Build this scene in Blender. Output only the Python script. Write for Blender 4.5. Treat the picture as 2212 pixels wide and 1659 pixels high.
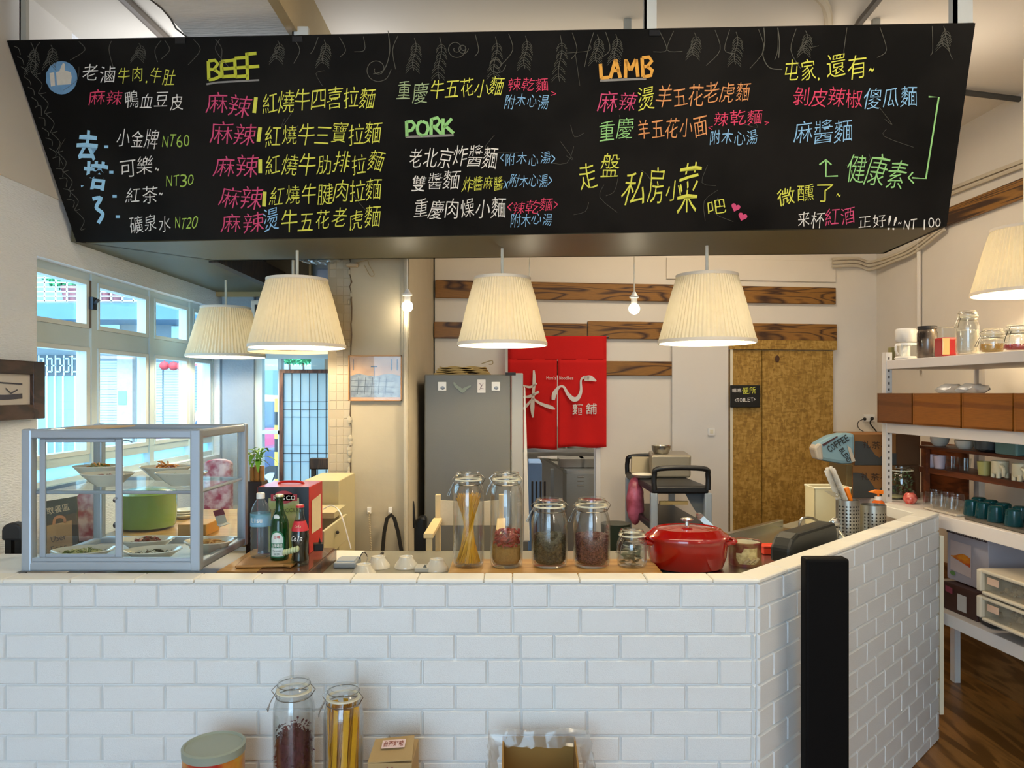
import bpy, bmesh, math, random
from mathutils import Vector, Matrix
random.seed(7)
for o in list(bpy.data.objects):
    bpy.data.objects.remove(o, do_unlink=True)
SC = bpy.context.scene
COL = SC.collection
R = math.radians
F = 1620.0; CX = 1106.0; HY = 850.0; EYE = 1.7
# ---------------------------------------------------------------- camera, sky, exposure
cam = bpy.data.cameras.new('camera'); co = bpy.data.objects.new('camera', cam); COL.objects.link(co)
co.location = (0, 0, EYE); co.rotation_euler = (R(90), 0, 0)
cam.sensor_width = 36; cam.lens = 36 * F / 2212; cam.shift_y = 20.5 / 2212; cam.clip_start = .05; cam.clip_end = 200
SC.camera = co
SC.view_settings.view_transform = 'Standard'; SC.view_settings.look = 'None'
SC.view_settings.gamma = 1; SC.view_settings.use_curve_mapping = False
SC.view_settings.exposure = 0.95
w = bpy.data.worlds.new('sky'); SC.world = w; w.use_nodes = True
bg = w.node_tree.nodes['Background']; bg.inputs[0].default_value = (.53, .78, 1.02, 1); bg.inputs[1].default_value = 3.9
def light(name, kind, loc, power, col, size=.1, rot=None, sx=None, sy=None, spot=None):
    l = bpy.data.lights.new(name, kind); l.energy = power; l.color = col
    if kind == 'AREA':
        l.shape = 'RECTANGLE'; l.size = sx; l.size_y = sy
    elif kind == 'SUN': l.angle = size
    else: l.shadow_soft_size = size
    o = bpy.data.objects.new(name, l); COL.objects.link(o); o.location = loc
    if rot: o.rotation_euler = rot
    return o
WARM = (1.0, .85, .60); WARM2 = (1.0, .86, .66)
# unseen lamps added to brighten the dining and prep sides, and the back kitchen's lamp
for lx, ly, lz, lw_ in ((2.2, -.9, 2.45, 15), (2.3, 1.4, 2.7, 10)): light('dining_fill_light', 'POINT', (lx, ly, lz), lw_, (1, .87, .70), .18)
light('alley_fill_sun', 'SUN', (-6, 2, 8), 2.6, (1, .98, .95), R(12), rot=(R(48), 0, R(12)))  # sun added to brighten the alley under an overcast sky
light('counter_fill_light', 'AREA', (.35, 1.95, 3.3), 18, (1, .83, .56), rot=(0, 0, 0), sx=2.8, sy=.3)  # unseen area light added to brighten the counter ledge
# fill lights added out of sight above the canopy to brighten the ceiling
light('ceiling_fill_light', 'AREA', (-1.25, 3.55, 2.96), 4.2, (.93, .95, 1.0), rot=(R(180), 0, 0), sx=1.2, sy=.25)
light('ceiling_fill_light', 'AREA', (.3, 3.5, 2.96), 1.3, (1, .88, .70), rot=(R(180), 0, 0), sx=1.4, sy=.2)
light('ceiling_fill_light', 'AREA', (1.75, 3.5, 2.96), 1.6, (1, .86, .70), rot=(R(180), 0, 0), sx=1.0, sy=.2)
light('prep_fill_light', 'AREA', (1.3, 4.3, 3.28), 13, (1, .84, .64), rot=(0, 0, 0), sx=1.0, sy=.5)  # added fill, raises the back wall and right wall
light('kitchen_ceiling_light', 'AREA', (.4, 6.9, 2.6), 16, (1, .92, .8), rot=(0, 0, 0), sx=.9, sy=.4)
LAMP_W = 9.0; BULB_W = .6

# ---------------------------------------------------------------- helpers
def X(px, d): return (px - CX) * d / F
def Z(py, d): return EYE + (HY - py) * d / F
def P(px, py, d): return Vector((X(px, d), d, Z(py, d)))
def hitp(px, py, p0, n):
    r = Vector(((px - CX) / F, 1, (HY - py) / F)); c = Vector((0, 0, EYE))
    t = (p0 - c).dot(n) / r.dot(n)
    return c + r * t
def lin(h):
    if not isinstance(h, str): return tuple(h)[:3]
    h = h.lstrip('#'); o = []
    for i in (0, 2, 4):
        v = int(h[i:i+2], 16) / 255
        o.append(v / 12.92 if v <= .04045 else ((v + .055) / 1.055) ** 2.4)
    return tuple(o)
_M = {}
def mat(name, c='#888888', r=.5, m=0.0, n=.06, ns=12, bump=0.0, bs=60, coat=0, em=0, emc=None, alpha=1, spec=.5, tr=0, ior=1.45, stretch=None, c2=None, sss=0):
    if name in _M: return _M[name]
    mt = bpy.data.materials.new(name); mt.use_nodes = True; _M[name] = mt
    nt = mt.node_tree; N = nt.nodes; L = nt.links
    b = N['Principled BSDF']; c = lin(c)
    b.inputs['Roughness'].default_value = r; b.inputs['Metallic'].default_value = m
    b.inputs['Coat Weight'].default_value = coat; b.inputs['Specular IOR Level'].default_value = spec
    b.inputs['Alpha'].default_value = alpha; b.inputs['Transmission Weight'].default_value = tr; b.inputs['IOR'].default_value = ior
    tc = N.new('ShaderNodeTexCoord'); mp = N.new('ShaderNodeMapping'); L.new(tc.outputs['Object'], mp.inputs[0])
    if stretch: mp.inputs['Scale'].default_value = stretch
    no = N.new('ShaderNodeTexNoise'); no.inputs['Scale'].default_value = ns; no.inputs['Detail'].default_value = 4
    L.new(mp.outputs[0], no.inputs[0])
    cr = N.new('ShaderNodeMix'); cr.data_type = 'RGBA'
    a = tuple(max(0, min(1, v * (1 - n))) for v in c); d = tuple(max(0, min(1, v * (1 + n))) for v in (lin(c2) if c2 else c))
    if c2: a = c; d = lin(c2)
    cr.inputs[6].default_value = (*a, 1); cr.inputs[7].default_value = (*d, 1)
    if c2:
        rp = N.new('ShaderNodeValToRGB'); rp.color_ramp.elements[0].position = .4; rp.color_ramp.elements[1].position = .6
        L.new(no.outputs[0], rp.inputs[0]); L.new(rp.outputs[0], cr.inputs[0])
    else: L.new(no.outputs[0], cr.inputs[0])
    L.new(cr.outputs[2], b.inputs['Base Color'])
    if em:
        b.inputs['Emission Color'].default_value = (*lin(emc or c), 1); b.inputs['Emission Strength'].default_value = em
    if bump:
        n2 = N.new('ShaderNodeTexNoise'); n2.inputs['Scale'].default_value = bs; n2.inputs['Detail'].default_value = 3
        L.new(mp.outputs[0], n2.inputs[0]); bp = N.new('ShaderNodeBump'); bp.inputs['Strength'].default_value = bump; bp.inputs['Distance'].default_value = .01
        L.new(n2.outputs[0], bp.inputs['Height']); L.new(bp.outputs[0], b.inputs['Normal'])
    return mt
def woodmat(name, c1, c2, scale=(1, 8, 8), band=2.2, dist=6, r=.45, lo=.35, hi=.75, coat=0):
    """grain runs along the axis whose scale is small"""
    if name in _M: return _M[name]
    mt = bpy.data.materials.new(name); mt.use_nodes = True; _M[name] = mt
    nt = mt.node_tree; N = nt.nodes; L = nt.links; b = N['Principled BSDF']; b.inputs['Roughness'].default_value = r
    b.inputs['Coat Weight'].default_value = coat
    tc = N.new('ShaderNodeTexCoord'); mp = N.new('ShaderNodeMapping'); mp.inputs['Scale'].default_value = scale
    L.new(tc.outputs['Object'], mp.inputs[0])
    no = N.new('ShaderNodeTexNoise'); no.inputs['Scale'].default_value = band; no.inputs['Detail'].default_value = 2; no.inputs['Distortion'].default_value = .6
    L.new(mp.outputs[0], no.inputs[0])
    mu = N.new('ShaderNodeMath'); mu.operation = 'MULTIPLY'; mu.inputs[1].default_value = dist; L.new(no.outputs[0], mu.inputs[0])
    fr = N.new('ShaderNodeMath'); fr.operation = 'PINGPONG'; fr.inputs[1].default_value = .5; L.new(mu.outputs[0], fr.inputs[0])
    rp = N.new('ShaderNodeValToRGB'); e = rp.color_ramp.elements
    e[0].position = lo * .5; e[0].color = (*lin(c2), 1); e[1].position = hi * .5; e[1].color = (*lin(c1), 1)
    L.new(fr.outputs[0], rp.inputs[0])
    fi = N.new('ShaderNodeTexNoise'); fi.inputs['Scale'].default_value = 30; L.new(mp.outputs[0], fi.inputs[0])
    mx = N.new('ShaderNodeMix'); mx.data_type = 'RGBA'; mx.blend_type = 'MULTIPLY'; mx.inputs[0].default_value = .45
    L.new(rp.outputs[0], mx.inputs[6]); L.new(fi.outputs[0], mx.inputs[7]); L.new(mx.outputs[2], b.inputs['Base Color'])
    return mt
def glassmat(name, tint=(1, 1, 1), refl=.09, rough=.02, body=0.0, bodyc=(.9, .95, .97), trl=.3):
    if name in _M: return _M[name]
    mt = bpy.data.materials.new(name); mt.use_nodes = True; _M[name] = mt
    nt = mt.node_tree; N = nt.nodes; L = nt.links; N.remove(N['Principled BSDF']); out = N['Material Output']
    t = N.new('ShaderNodeBsdfTransparent'); t.inputs[0].default_value = (*tint, 1)
    g = N.new('ShaderNodeBsdfGlossy'); g.inputs['Roughness'].default_value = rough
    lw = N.new('ShaderNodeLayerWeight'); lw.inputs[0].default_value = .5
    pw = N.new('ShaderNodeMath'); pw.operation = 'POWER'; pw.inputs[1].default_value = 3.2; L.new(lw.outputs['Facing'], pw.inputs[0])
    fz = N.new('ShaderNodeMath'); fz.operation = 'MULTIPLY_ADD'; fz.inputs[1].default_value = min(.9, refl*7); fz.inputs[2].default_value = refl*.45; L.new(pw.outputs[0], fz.inputs[0])
    no = N.new('ShaderNodeTexNoise'); no.inputs['Scale'].default_value = 3
    bp = N.new('ShaderNodeBump'); bp.inputs['Strength'].default_value = .05; L.new(no.outputs[0], bp.inputs['Height']); L.new(bp.outputs[0], g.inputs['Normal'])
    m1 = N.new('ShaderNodeMixShader'); L.new(fz.outputs[0], m1.inputs[0]); L.new(t.outputs[0], m1.inputs[1]); L.new(g.outputs[0], m1.inputs[2])
    last = m1
    if body:
        d = N.new('ShaderNodeBsdfDiffuse'); d.inputs[0].default_value = (*bodyc, 1); tl_ = N.new('ShaderNodeBsdfTranslucent'); tl_.inputs[0].default_value = (*bodyc, 1)
        m3 = N.new('ShaderNodeMixShader'); m3.inputs[0].default_value = trl; L.new(d.outputs[0], m3.inputs[1]); L.new(tl_.outputs[0], m3.inputs[2])
        m2 = N.new('ShaderNodeMixShader'); m2.inputs[0].default_value = body; L.new(m1.outputs[0], m2.inputs[1]); L.new(m3.outputs[0], m2.inputs[2]); last = m2
    L.new(last.outputs[0], out.inputs[0])
    return mt

def osbmat():
    mt = bpy.data.materials.new('osb'); mt.use_nodes = True; nt = mt.node_tree; N = nt.nodes; L = nt.links; b = N['Principled BSDF']; b.inputs['Roughness'].default_value = .6
    tc = N.new('ShaderNodeTexCoord'); no = N.new('ShaderNodeTexNoise'); no.inputs['Scale'].default_value = 9; L.new(tc.outputs['Object'], no.inputs[0])
    ad = N.new('ShaderNodeVectorMath'); ad.operation = 'MULTIPLY_ADD'; ad.inputs[1].default_value = (.035, .035, .035); L.new(no.outputs['Color'], ad.inputs[0]); L.new(tc.outputs['Object'], ad.inputs[2])
    cols = []
    for sc, rot in (((75, 75, 22), .25), ((32, 32, 75), .6)):
        mp = N.new('ShaderNodeMapping'); mp.inputs['Scale'].default_value = sc; mp.inputs['Rotation'].default_value = (0, rot, 0); L.new(ad.outputs[0], mp.inputs[0])
        vo = N.new('ShaderNodeTexVoronoi'); vo.inputs['Scale'].default_value = 1; L.new(mp.outputs[0], vo.inputs[0]); cols.append(vo.outputs['Color'])
    mx = N.new('ShaderNodeMix'); mx.data_type = 'RGBA'; mx.inputs[0].default_value = .5; L.new(cols[0], mx.inputs[6]); L.new(cols[1], mx.inputs[7])
    bw = N.new('ShaderNodeSeparateColor'); L.new(mx.outputs[2], bw.inputs[0])
    rp = N.new('ShaderNodeValToRGB'); e = rp.color_ramp.elements; e[0].position = .12; e[0].color = (*lin('#84601f'), 1); e[1].position = .85; e[1].color = (*lin('#b38c43'), 1); m = e.new(.45); m.color = (*lin('#9a742a'), 1)
    L.new(bw.outputs[0], rp.inputs[0]); L.new(rp.outputs[0], b.inputs['Base Color']); return mt
class MB:
    def __init__(s): s.v = []; s.f = []; s.mi = []; s.cm = 0
    def add(s, vs, fs):
        o = len(s.v); s.v += [tuple(v) for v in vs]
        for f in fs: s.f.append(tuple(i + o for i in f)); s.mi.append(s.cm)
        return s
    def mat(s, i): s.cm = i; return s
    def box(s, a, b, rz=0, c=None, ch=0):
        x0, y0, z0 = (min(a[i], b[i]) for i in range(3)); x1, y1, z1 = (max(a[i], b[i]) for i in range(3))
        if ch:
            return s.prismz([(x0+ch,y0),(x1-ch,y0),(x1,y0+ch),(x1,y1-ch),(x1-ch,y1),(x0+ch,y1),(x0,y1-ch),(x0,y0+ch)], z0, z1, rz=rz, c=c)
        vs = [Vector(p) for p in ((x0,y0,z0),(x1,y0,z0),(x1,y1,z0),(x0,y1,z0),(x0,y0,z1),(x1,y0,z1),(x1,y1,z1),(x0,y1,z1))]
        if rz:
            c = Vector(c) if c else Vector(((x0+x1)/2, (y0+y1)/2, 0)); m = Matrix.Rotation(rz, 3, 'Z')
            vs = [m @ (v - c) + c for v in vs]
        return s.add(vs, [(0,3,2,1),(4,5,6,7),(0,1,5,4),(1,2,6,5),(2,3,7,6),(3,0,4,7)])
    def prismz(s, pts, z0, z1, rz=0, c=None, sc=1.0):
        n = len(pts); m = Matrix.Rotation(rz, 2); c = Vector(c[:2]) if c else (sum((Vector(p) for p in pts), Vector((0, 0))) / n)
        lo = [m @ (Vector(p) - c) + c for p in pts]; hi = [m @ ((Vector(p) - c) * sc) + c for p in pts]
        vs = [(p.x, p.y, z0) for p in lo] + [(p.x, p.y, z1) for p in hi]
        return s.add(vs, [tuple(range(n))[::-1], tuple(range(n, 2*n))] + [(i, (i+1) % n, n+(i+1) % n, n+i) for i in range(n)])
    def slab(s, pts, off):
        """polygon of 3-D points, extruded by vector off"""
        n = len(pts); off = Vector(off); vs = [Vector(p) for p in pts] + [Vector(p) + off for p in pts]
        return s.add(vs, [tuple(range(n)), tuple(range(n, 2*n))[::-1]] + [(i, n+i, n+(i+1) % n, (i+1) % n) for i in range(n)])
    def lathe(s, prof, c=(0, 0, 0), n=24, sx=1, sy=1, ang=0, ripple=None, tilt=None):
        """prof: (r, z) list"""
        vs = []; fs = []
        for k, (r, z) in enumerate(prof):
            for i in range(n):
                a = 2*math.pi*i/n + ang; rr = r * (1 + (ripple(a, k/(len(prof)-1)) if ripple else 0))
                v = Vector((rr*math.cos(a)*sx, rr*math.sin(a)*sy, z))
                if tilt: v = tilt @ v
                vs.append(v + Vector(c))
        for k in range(len(prof)-1):
            for i in range(n):
                j = (i+1) % n; fs.append((k*n+i, k*n+j, (k+1)*n+j, (k+1)*n+i))
        if prof[0][0] > 1e-5: fs.append(tuple(range(n))[::-1]) if getattr(s, 'cap', True) else None
        if prof[-1][0] > 1e-5: fs.append(tuple(range((len(prof)-1)*n, len(prof)*n))) if getattr(s, 'cap', True) else None
        return s.add(vs, [f for f in fs if f])
    def tube(s, path, r, n=8, closed=False):
        path = [Vector(p) for p in path]; m = len(path); vs = []; fs = []; up = Vector((0, 0, 1)); prev = None
        rs = r if isinstance(r, (list, tuple)) else [r]*m
        for k, p in enumerate(path):
            a = path[(k-1) % m] if (closed or k > 0) else p; b = path[(k+1) % m] if (closed or k < m-1) else p
            t = (b - a); t = t.normalized() if t.length > 1e-9 else Vector((0, 0, 1))
            if prev is None:
                u = t.cross(up); u = u.normalized() if u.length > 1e-3 else Vector((1, 0, 0))
            else:
                u = prev - t*prev.dot(t); u = u.normalized() if u.length > 1e-6 else t.orthogonal().normalized()
            prev = u; w_ = t.cross(u)
            for i in range(n):
                q = 2*math.pi*i/n; vs.append(p + (u*math.cos(q) + w_*math.sin(q))*rs[k])
        for k in range(m if closed else m-1):
            for i in range(n):
                j = (i+1) % n; k2 = (k+1) % m; fs.append((k*n+i, k*n+j, k2*n+j, k2*n+i))
        if not closed: fs += [tuple(range(n))[::-1], tuple(range((m-1)*n, m*n))]
        return s.add(vs, fs)
    def ball(s, c, r, n=10, sx=1, sy=1, sz=1):
        k = max(4, n//2)
        return s.lathe([(max(1e-6, r*math.sin(math.pi*i/k)), -r*math.cos(math.pi*i/k)*sz) for i in range(k+1)], c, n, sx, sy)
    def build(s, name, m, parent=None, smooth=False, bevel=0, seg=2, tag_=None, kind=None, solid=0, label=None):
        if parent is None:
            xs = [v[0] for v in s.v]; ys = [v[1] for v in s.v]; zs = [v[2] for v in s.v]
            org = Vector(((min(xs)+max(xs))/2, (min(ys)+max(ys))/2, min(zs)))
        else:
            org = Vector((0, 0, 0)); q = parent
            while q: org = org + q.location; q = q.parent
        me = bpy.data.meshes.new(name); me.from_pydata([(v[0]-org.x, v[1]-org.y, v[2]-org.z) for v in s.v], [], s.f)
        ms = m if isinstance(m, (list, tuple)) else [m]
        for q in ms: me.materials.append(q)
        for p, i in zip(me.polygons, s.mi): p.material_index = min(i, len(ms)-1)
        if smooth: me.shade_smooth() if hasattr(me, 'shade_smooth') else None
        b = bmesh.new(); b.from_mesh(me); bmesh.ops.recalc_face_normals(b, faces=b.faces); b.to_mesh(me); b.free()
        if smooth:
            for p in me.polygons: p.use_smooth = True
            try: me.set_sharp_from_angle(angle=R(40))
            except Exception: pass
        o = bpy.data.objects.new(name, me); COL.objects.link(o)
        if parent: o.parent = parent
        else: o.location = org
        if bevel:
            bv = o.modifiers.new('bevel', 'BEVEL'); bv.width = bevel; bv.segments = seg; bv.limit_method = 'ANGLE'; bv.angle_limit = R(40)
        if solid:
            so = o.modifiers.new('solid', 'SOLIDIFY'); so.thickness = solid; so.offset = 0
        if kind: o['kind'] = kind
        if label: o['label'] = label
        return o
def tag(o, label, cat, group=None):
    o['label'] = label; o['category'] = cat
    if group: o['group'] = group
    return o
def thing(name, label, cat, loc=(0, 0, 0), rz=0, group=None):
    o = bpy.data.objects.new(name, None); COL.objects.link(o); o.location = loc; o.rotation_euler = (0, 0, rz)
    o.empty_display_size = .05
    return tag(o, label, cat, group)
def struct(name, mb, m, **k):
    return mb.build(name, m, kind='structure', **k)
def copy_tree(o, loc=None, rz=None, label=None, parent=None, scale=None):
    c = o.copy(); COL.objects.link(c)
    if parent: c.parent = parent
    if loc is not None: c.location = loc
    if rz is not None: c.rotation_euler = (0, 0, rz)
    if scale is not None: c.scale = scale
    if label: c['label'] = label
    for ch in o.children: copy_tree(ch, parent=c)
    return c
def put(o, loc, rz=0):
    o.location = loc; o.rotation_euler = (0, 0, rz); return o
# ---- lettering: every glyph of the built-in font once as a mesh, then laid on a surface
_G = {}; _A = {}
def glyph(ch, bold=0.0):
    k = (ch, bold)
    if k in _G: return _G[k]
    cu = bpy.data.curves.new('g', 'FONT'); cu.body = ch; cu.size = 1; cu.resolution_u = 2; cu.offset = bold; cu.fill_mode = 'FRONT'
    o = bpy.data.objects.new('g', cu); COL.objects.link(o)
    me = bpy.data.meshes.new_from_object(o)
    vs = [(v.co.x, v.co.y) for v in me.vertices]; fs = [tuple(p.vertices) for p in me.polygons]; ar = sum(p.area for p in me.polygons)
    bpy.data.objects.remove(o); bpy.data.meshes.remove(me); bpy.data.curves.remove(cu)
    _G[k] = (vs, fs); _A[k] = ar
    if bold < 0:
        g0 = glyph(ch, 0.0)
        if ar < .70 * _A[(ch, 0.0)]: _G[k] = g0
    return _G[k]
def adv(ch):
    if ord(ch) > 0x2000 and ch not in '…': return 1.0
    if ch == ' ': return .35
    if ch in '.,!-~|/:<>()\'I': return .36
    if ch in 'MWmw': return .8
    return .58
def write(mb, text, surf, p0, p1, h, bold=0.0, jit=0.0, slant=0.0):
    """p0,p1: the line's lower corners in the surface's own 2-D coordinates (y up); h: letter height; surf(x,y)->Vector"""
    tot = sum(adv(c) for c in text); x0, y0 = p0; x1, y1 = p1; ux, uy = x1-x0, y1-y0; ln = math.hypot(ux, uy); ux /= ln; uy /= ln
    at = 0
    for c in text:
        a = adv(c) / tot * ln; cjk = ord(c) > 0x2000
        if c != ' ':
            vs, fs = glyph(c, bold)
            if vs:
                if cjk: gx0, gx1, gy0, gy1 = .02, .98, -.10, .86
                else:
                    gx0 = min(v[0] for v in vs); gx1 = max(v[0] for v in vs); gy0, gy1 = 0, .72
                    if c in '-~.,': gx0 -= .1; gx1 += .1
                wc = a * (.94 if cjk else .86); gw = gx1-gx0
                if not cjk: wc = min(wc, gw/.72*h*1.15)
                ph = random.uniform(0, 6); wa = jit*.16
                th = random.uniform(-jit, jit); ys = random.uniform(-jit, jit)*h*.8; sc = 1 + random.uniform(-jit, jit)*.8
                out = []
                for x, y in vs:
                    u = ((x-gx0)/max(.01, gw) - .5)*wc*sc; v = ((y-gy0)/(gy1-gy0) - .5)*h*sc
                    if wa: u += wa*h*math.sin(y*5+ph+x*2); v += wa*h*math.sin(x*6+ph*2) + wa*.9*(x-.5)*h
                    u, v = u*math.cos(th)-v*math.sin(th) + slant*v, u*math.sin(th)+v*math.cos(th)
                    u += at + a/2; v += h/2 + ys
                    out.append(surf(x0 + ux*u - uy*v, y0 + uy*u + ux*v))
                mb.add(out, fs)
        at += a
    return mb
def stroke(mb, pts, wd, surf):
    """a chalk or brush stroke: a flat ribbon of varying width through 2-D points"""
    m = len(pts); ws = wd if isinstance(wd, (list, tuple)) else [wd]*m; vs = []
    for k, (x, y) in enumerate(pts):
        a = pts[max(0, k-1)]; b = pts[min(m-1, k+1)]; dx, dy = b[0]-a[0], b[1]-a[1]; l = math.hypot(dx, dy) or 1
        nx, ny = -dy/l*ws[k]/2, dx/l*ws[k]/2
        vs += [surf(x+nx, y+ny), surf(x-nx, y-ny)]
    return mb.add(vs, [(2*k, 2*k+1, 2*k+3, 2*k+2) for k in range(m-1)])
def smoothpts(pts, k=6):
    out = []
    for i in range(len(pts)-1):
        p0 = pts[max(0, i-1)]; p1 = pts[i]; p2 = pts[i+1]; p3 = pts[min(len(pts)-1, i+2)]
        for j in range(k):
            t = j/k; out.append(tuple(.5*((2*p1[q]) + (-p0[q]+p2[q])*t + (2*p0[q]-5*p1[q]+4*p2[q]-p3[q])*t*t + (-p0[q]+3*p1[q]-3*p2[q]+p3[q])*t**3) for q in range(len(p1))))
    out.append(tuple(pts[-1])); return out
# ---------------------------------------------------------------- materials
plaster = mat('plaster', '#d8d2c8', r=.85, n=.03, ns=4, bump=.06, bs=30)
plaster_warm = mat('plaster_warm', '#dcd3c4', r=.85, n=.04, ns=5, bump=.05, bs=40)
plaster_old = mat('plaster_old', '#aea38c', r=.9, n=.07, ns=6, bump=.25, bs=12)
ceil_m = mat('ceiling_paint', '#cfc8bc', r=.9, n=.05, ns=2, bump=.12, bs=14)
linen = mat('linen_wall', '#eef2f7', r=.9, n=.05, ns=60, bump=.5, bs=40, stretch=(1, 1, 6))
tile_m = mat('foam_tile', '#dcdedd', r=.45, n=.015, ns=3, bump=.25, bs=420)
tile_back = mat('foam_joint', '#e4e5e4', r=.5, n=.02)
floor_m = woodmat('floor_wood', '#b07c40', '#7d5426', scale=(6, .8, 1), band=1.6, dist=3, r=.35)
black_m = mat('chalkboard', '#100f0e', r=.6, ns=2.2, c2='#1d1b19', spec=.12, bump=.1, bs=3)
soffit_m = mat('soffit_grey', '#5a543c', r=.5, n=.05, ns=3, bump=.03)
grey_beam = mat('grey_beam', '#8c8578', r=.7, n=.06)
dark_wood = woodmat('dark_wood', '#4a3626', '#2c1f15', scale=(6, 6, 1), band=3)
white_m = mat('white_paint', '#e6e2da', r=.4, n=.02)
frame_m = mat('window_frame', '#ccdce0', r=.45, n=.03)
frame_w = mat('window_frame_light', '#dfe6e4', r=.4, n=.03)
steel = mat('steel', '#b9b7b0', r=.25, m=1, n=.05, ns=4)
steel_d = mat('steel_brushed', '#a39f94', r=.38, m=1, n=.1, ns=30, stretch=(1, 1, 14))
alu = mat('aluminium', '#a4afba', r=.35, m=.45, n=.03, ns=5)
wire = mat('wire', '#8d8a84', r=.25, m=1, n=.05)
black_p = mat('black_plastic', '#121214', r=.4, n=.1)
char = mat('charcoal', '#2a2624', r=.6, n=.12)
cream = mat('cream_paint', '#ddd3b8', r=.5, n=.03)
clear = glassmat('clear_glass', tint=(.96, .975, .97), refl=.07)
pane_g = glassmat('pane_glass', tint=(.86, .95, .97), refl=.06, rough=.01)
case_g = glassmat('case_glass', tint=(.95, .98, .985), refl=.05, rough=.01)
frost = glassmat('frosted_glass', tint=(.6, .78, .85), refl=.03, rough=.3, body=.55, bodyc=(.62, .86, .94), trl=.8)
jar_g = glassmat('jar_glass', tint=(.95, .96, .955), refl=.15, rough=.03)
slat_w = woodmat('burnt_pine', '#9c6a28', '#452408', scale=(.55, 3, 5), band=1.5, dist=9, r=.5, lo=.05, hi=.5)
slat_y = woodmat('burnt_pine_side', '#9c6a28', '#3d2008', scale=(3, .35, 9), band=1.5, dist=8, r=.5, lo=.2, hi=.6)
osb = osbmat()
crate_w = woodmat('crate_wood', '#94560f', '#7c4206', scale=(4, .5, 9), band=1.5, dist=3, r=.5)
bamboo_b = woodmat('bamboo_board', '#cfa05a', '#b98843', scale=(.6, 10, 4), band=2, dist=3, r=.4)
walnut = woodmat('walnut', '#6b3f1f', '#43240f', scale=(1.5, 5, 8), band=2, dist=4, r=.3, coat=.3)
white_cer = mat('ceramic', '#ddd6c4', r=.15, n=.04, coat=.5)
red_en = mat('red_enamel', '#960a05', r=.12, n=.05, coat=.8)
# ---------------------------------------------------------------- the room
CH = 3.35
SL = .13                                            # the back wall recedes to one side
def by(x): return 5.3 + SL*x
AB = math.atan(SL)
nb = Vector((SL, -1, 0)).normalized()               # back wall normal, towards the camera
def B(px, py, off=0.0):                             # a point on the back wall (off: in front of it)
    return hitp(px, py, Vector((0, 5.3, 0)) + nb*off, nb)
def bbox(mb, x0, y0, x1, y1, off, th):              # a board on the back wall seen between two pixels corners
    a = B(x0, y0, off); b = B(x1, y0, off); z1 = B((x0+x1)/2, y0, off).z; z0 = B((x0+x1)/2, y1, off).z
    t = -nb*th
    return mb.slab([(a.x, a.y, z0), (b.x, b.y, z0), (b.x, b.y, z1), (a.x, a.y, z1)], t)
fl = MB().box((-2.2, -3, -.1), (3.3, 5.9, 0)); struct('floor', fl, floor_m)
ce = MB().box((-2.2, -3, CH), (3.3, 5.9, CH+.1)); struct('ceiling', ce, ceil_m)
rwl = MB().box((.35, -3.1, 0), (3.3, -3, CH)); struct('wall_daylight_baffle', rwl, plaster)  # partial wall added out of view to narrow the daylight on the counter
# left wall with the window opening (x = -2)
WY0, WY1, WZ0, WZ1 = 3.18, 5.17, 1.28, 2.285
wl = MB()
wl.box((-2.17, -3, 0), (-2.015, WY0, CH)); wl.box((-2.17, WY0, 0), (-2.015, WY1, WZ0)); wl.box((-2.17, WY0, WZ1), (-2.015, WY1, CH)); wl.box((-2.17, WY1, 0), (-2.015, 5.36, CH))
struct('wall_left', wl, linen)
bm = MB().box((-2.015, -3, 2.56), (-2.007, 3.42, CH)); struct('trim_1', bm, plaster)
# lowered strip of ceiling over the window and its dark edge beam
so = MB().prismz([(-2.01, 3.42), (-1.965, 3.42), (-1.56, 3.90), (-1.56, 5.28), (-2.01, 5.28)], 2.392, 2.46); struct('trim_2', so, soffit_m)
so = MB().box((-1.585, 3.92, 2.385), (-1.535, 5.28, 2.52)); struct('trim_3', so, dark_wood)
bsb = MB().prismz([(2.735, 5.6), (2.985, -3), (3.0, -3), (2.75, 5.6)], 0, .62); struct('baseboard_right', bsb, woodmat('skirt_wood', '#94683a', '#6e4a22', scale=(6, .8, 6), band=1.6, dist=3))
# right wall, back wall (with the kitchen doorway), pillar
c1 = Vector((2.75, by(2.75)))
wr = MB().prismz([(2.75, c1.y), (3.0, -3), (3.14, -3), (2.9, c1.y+.1)], 0, CH); struct('wall_right', wr, plaster_warm)
wb = MB()
def bseg(x0, x1, z0, z1): wb.prismz([(x0, by(x0)), (x1, by(x1)), (x1, by(x1)+.14), (x0, by(x0)+.14)], z0, z1)
bseg(-.538, -.05, 0, CH); bseg(-.05, .61, 2.12, CH); bseg(.61, 2.95, 0, CH)
struct('wall_back', wb, plaster_warm)
pl = MB().prismz([(-.862, 4.0), (-.548, 4.0), (-.548, by(-.5)+.1), (-.862, by(-.5)+.1)], 0, CH)
pl.prismz([(-.588, 3.985), (-.57, 3.985), (-.57, 4.01), (-.588, 4.01)], 0, CH)
pillar = struct('wall_pillar', pl, plaster_old)
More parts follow.
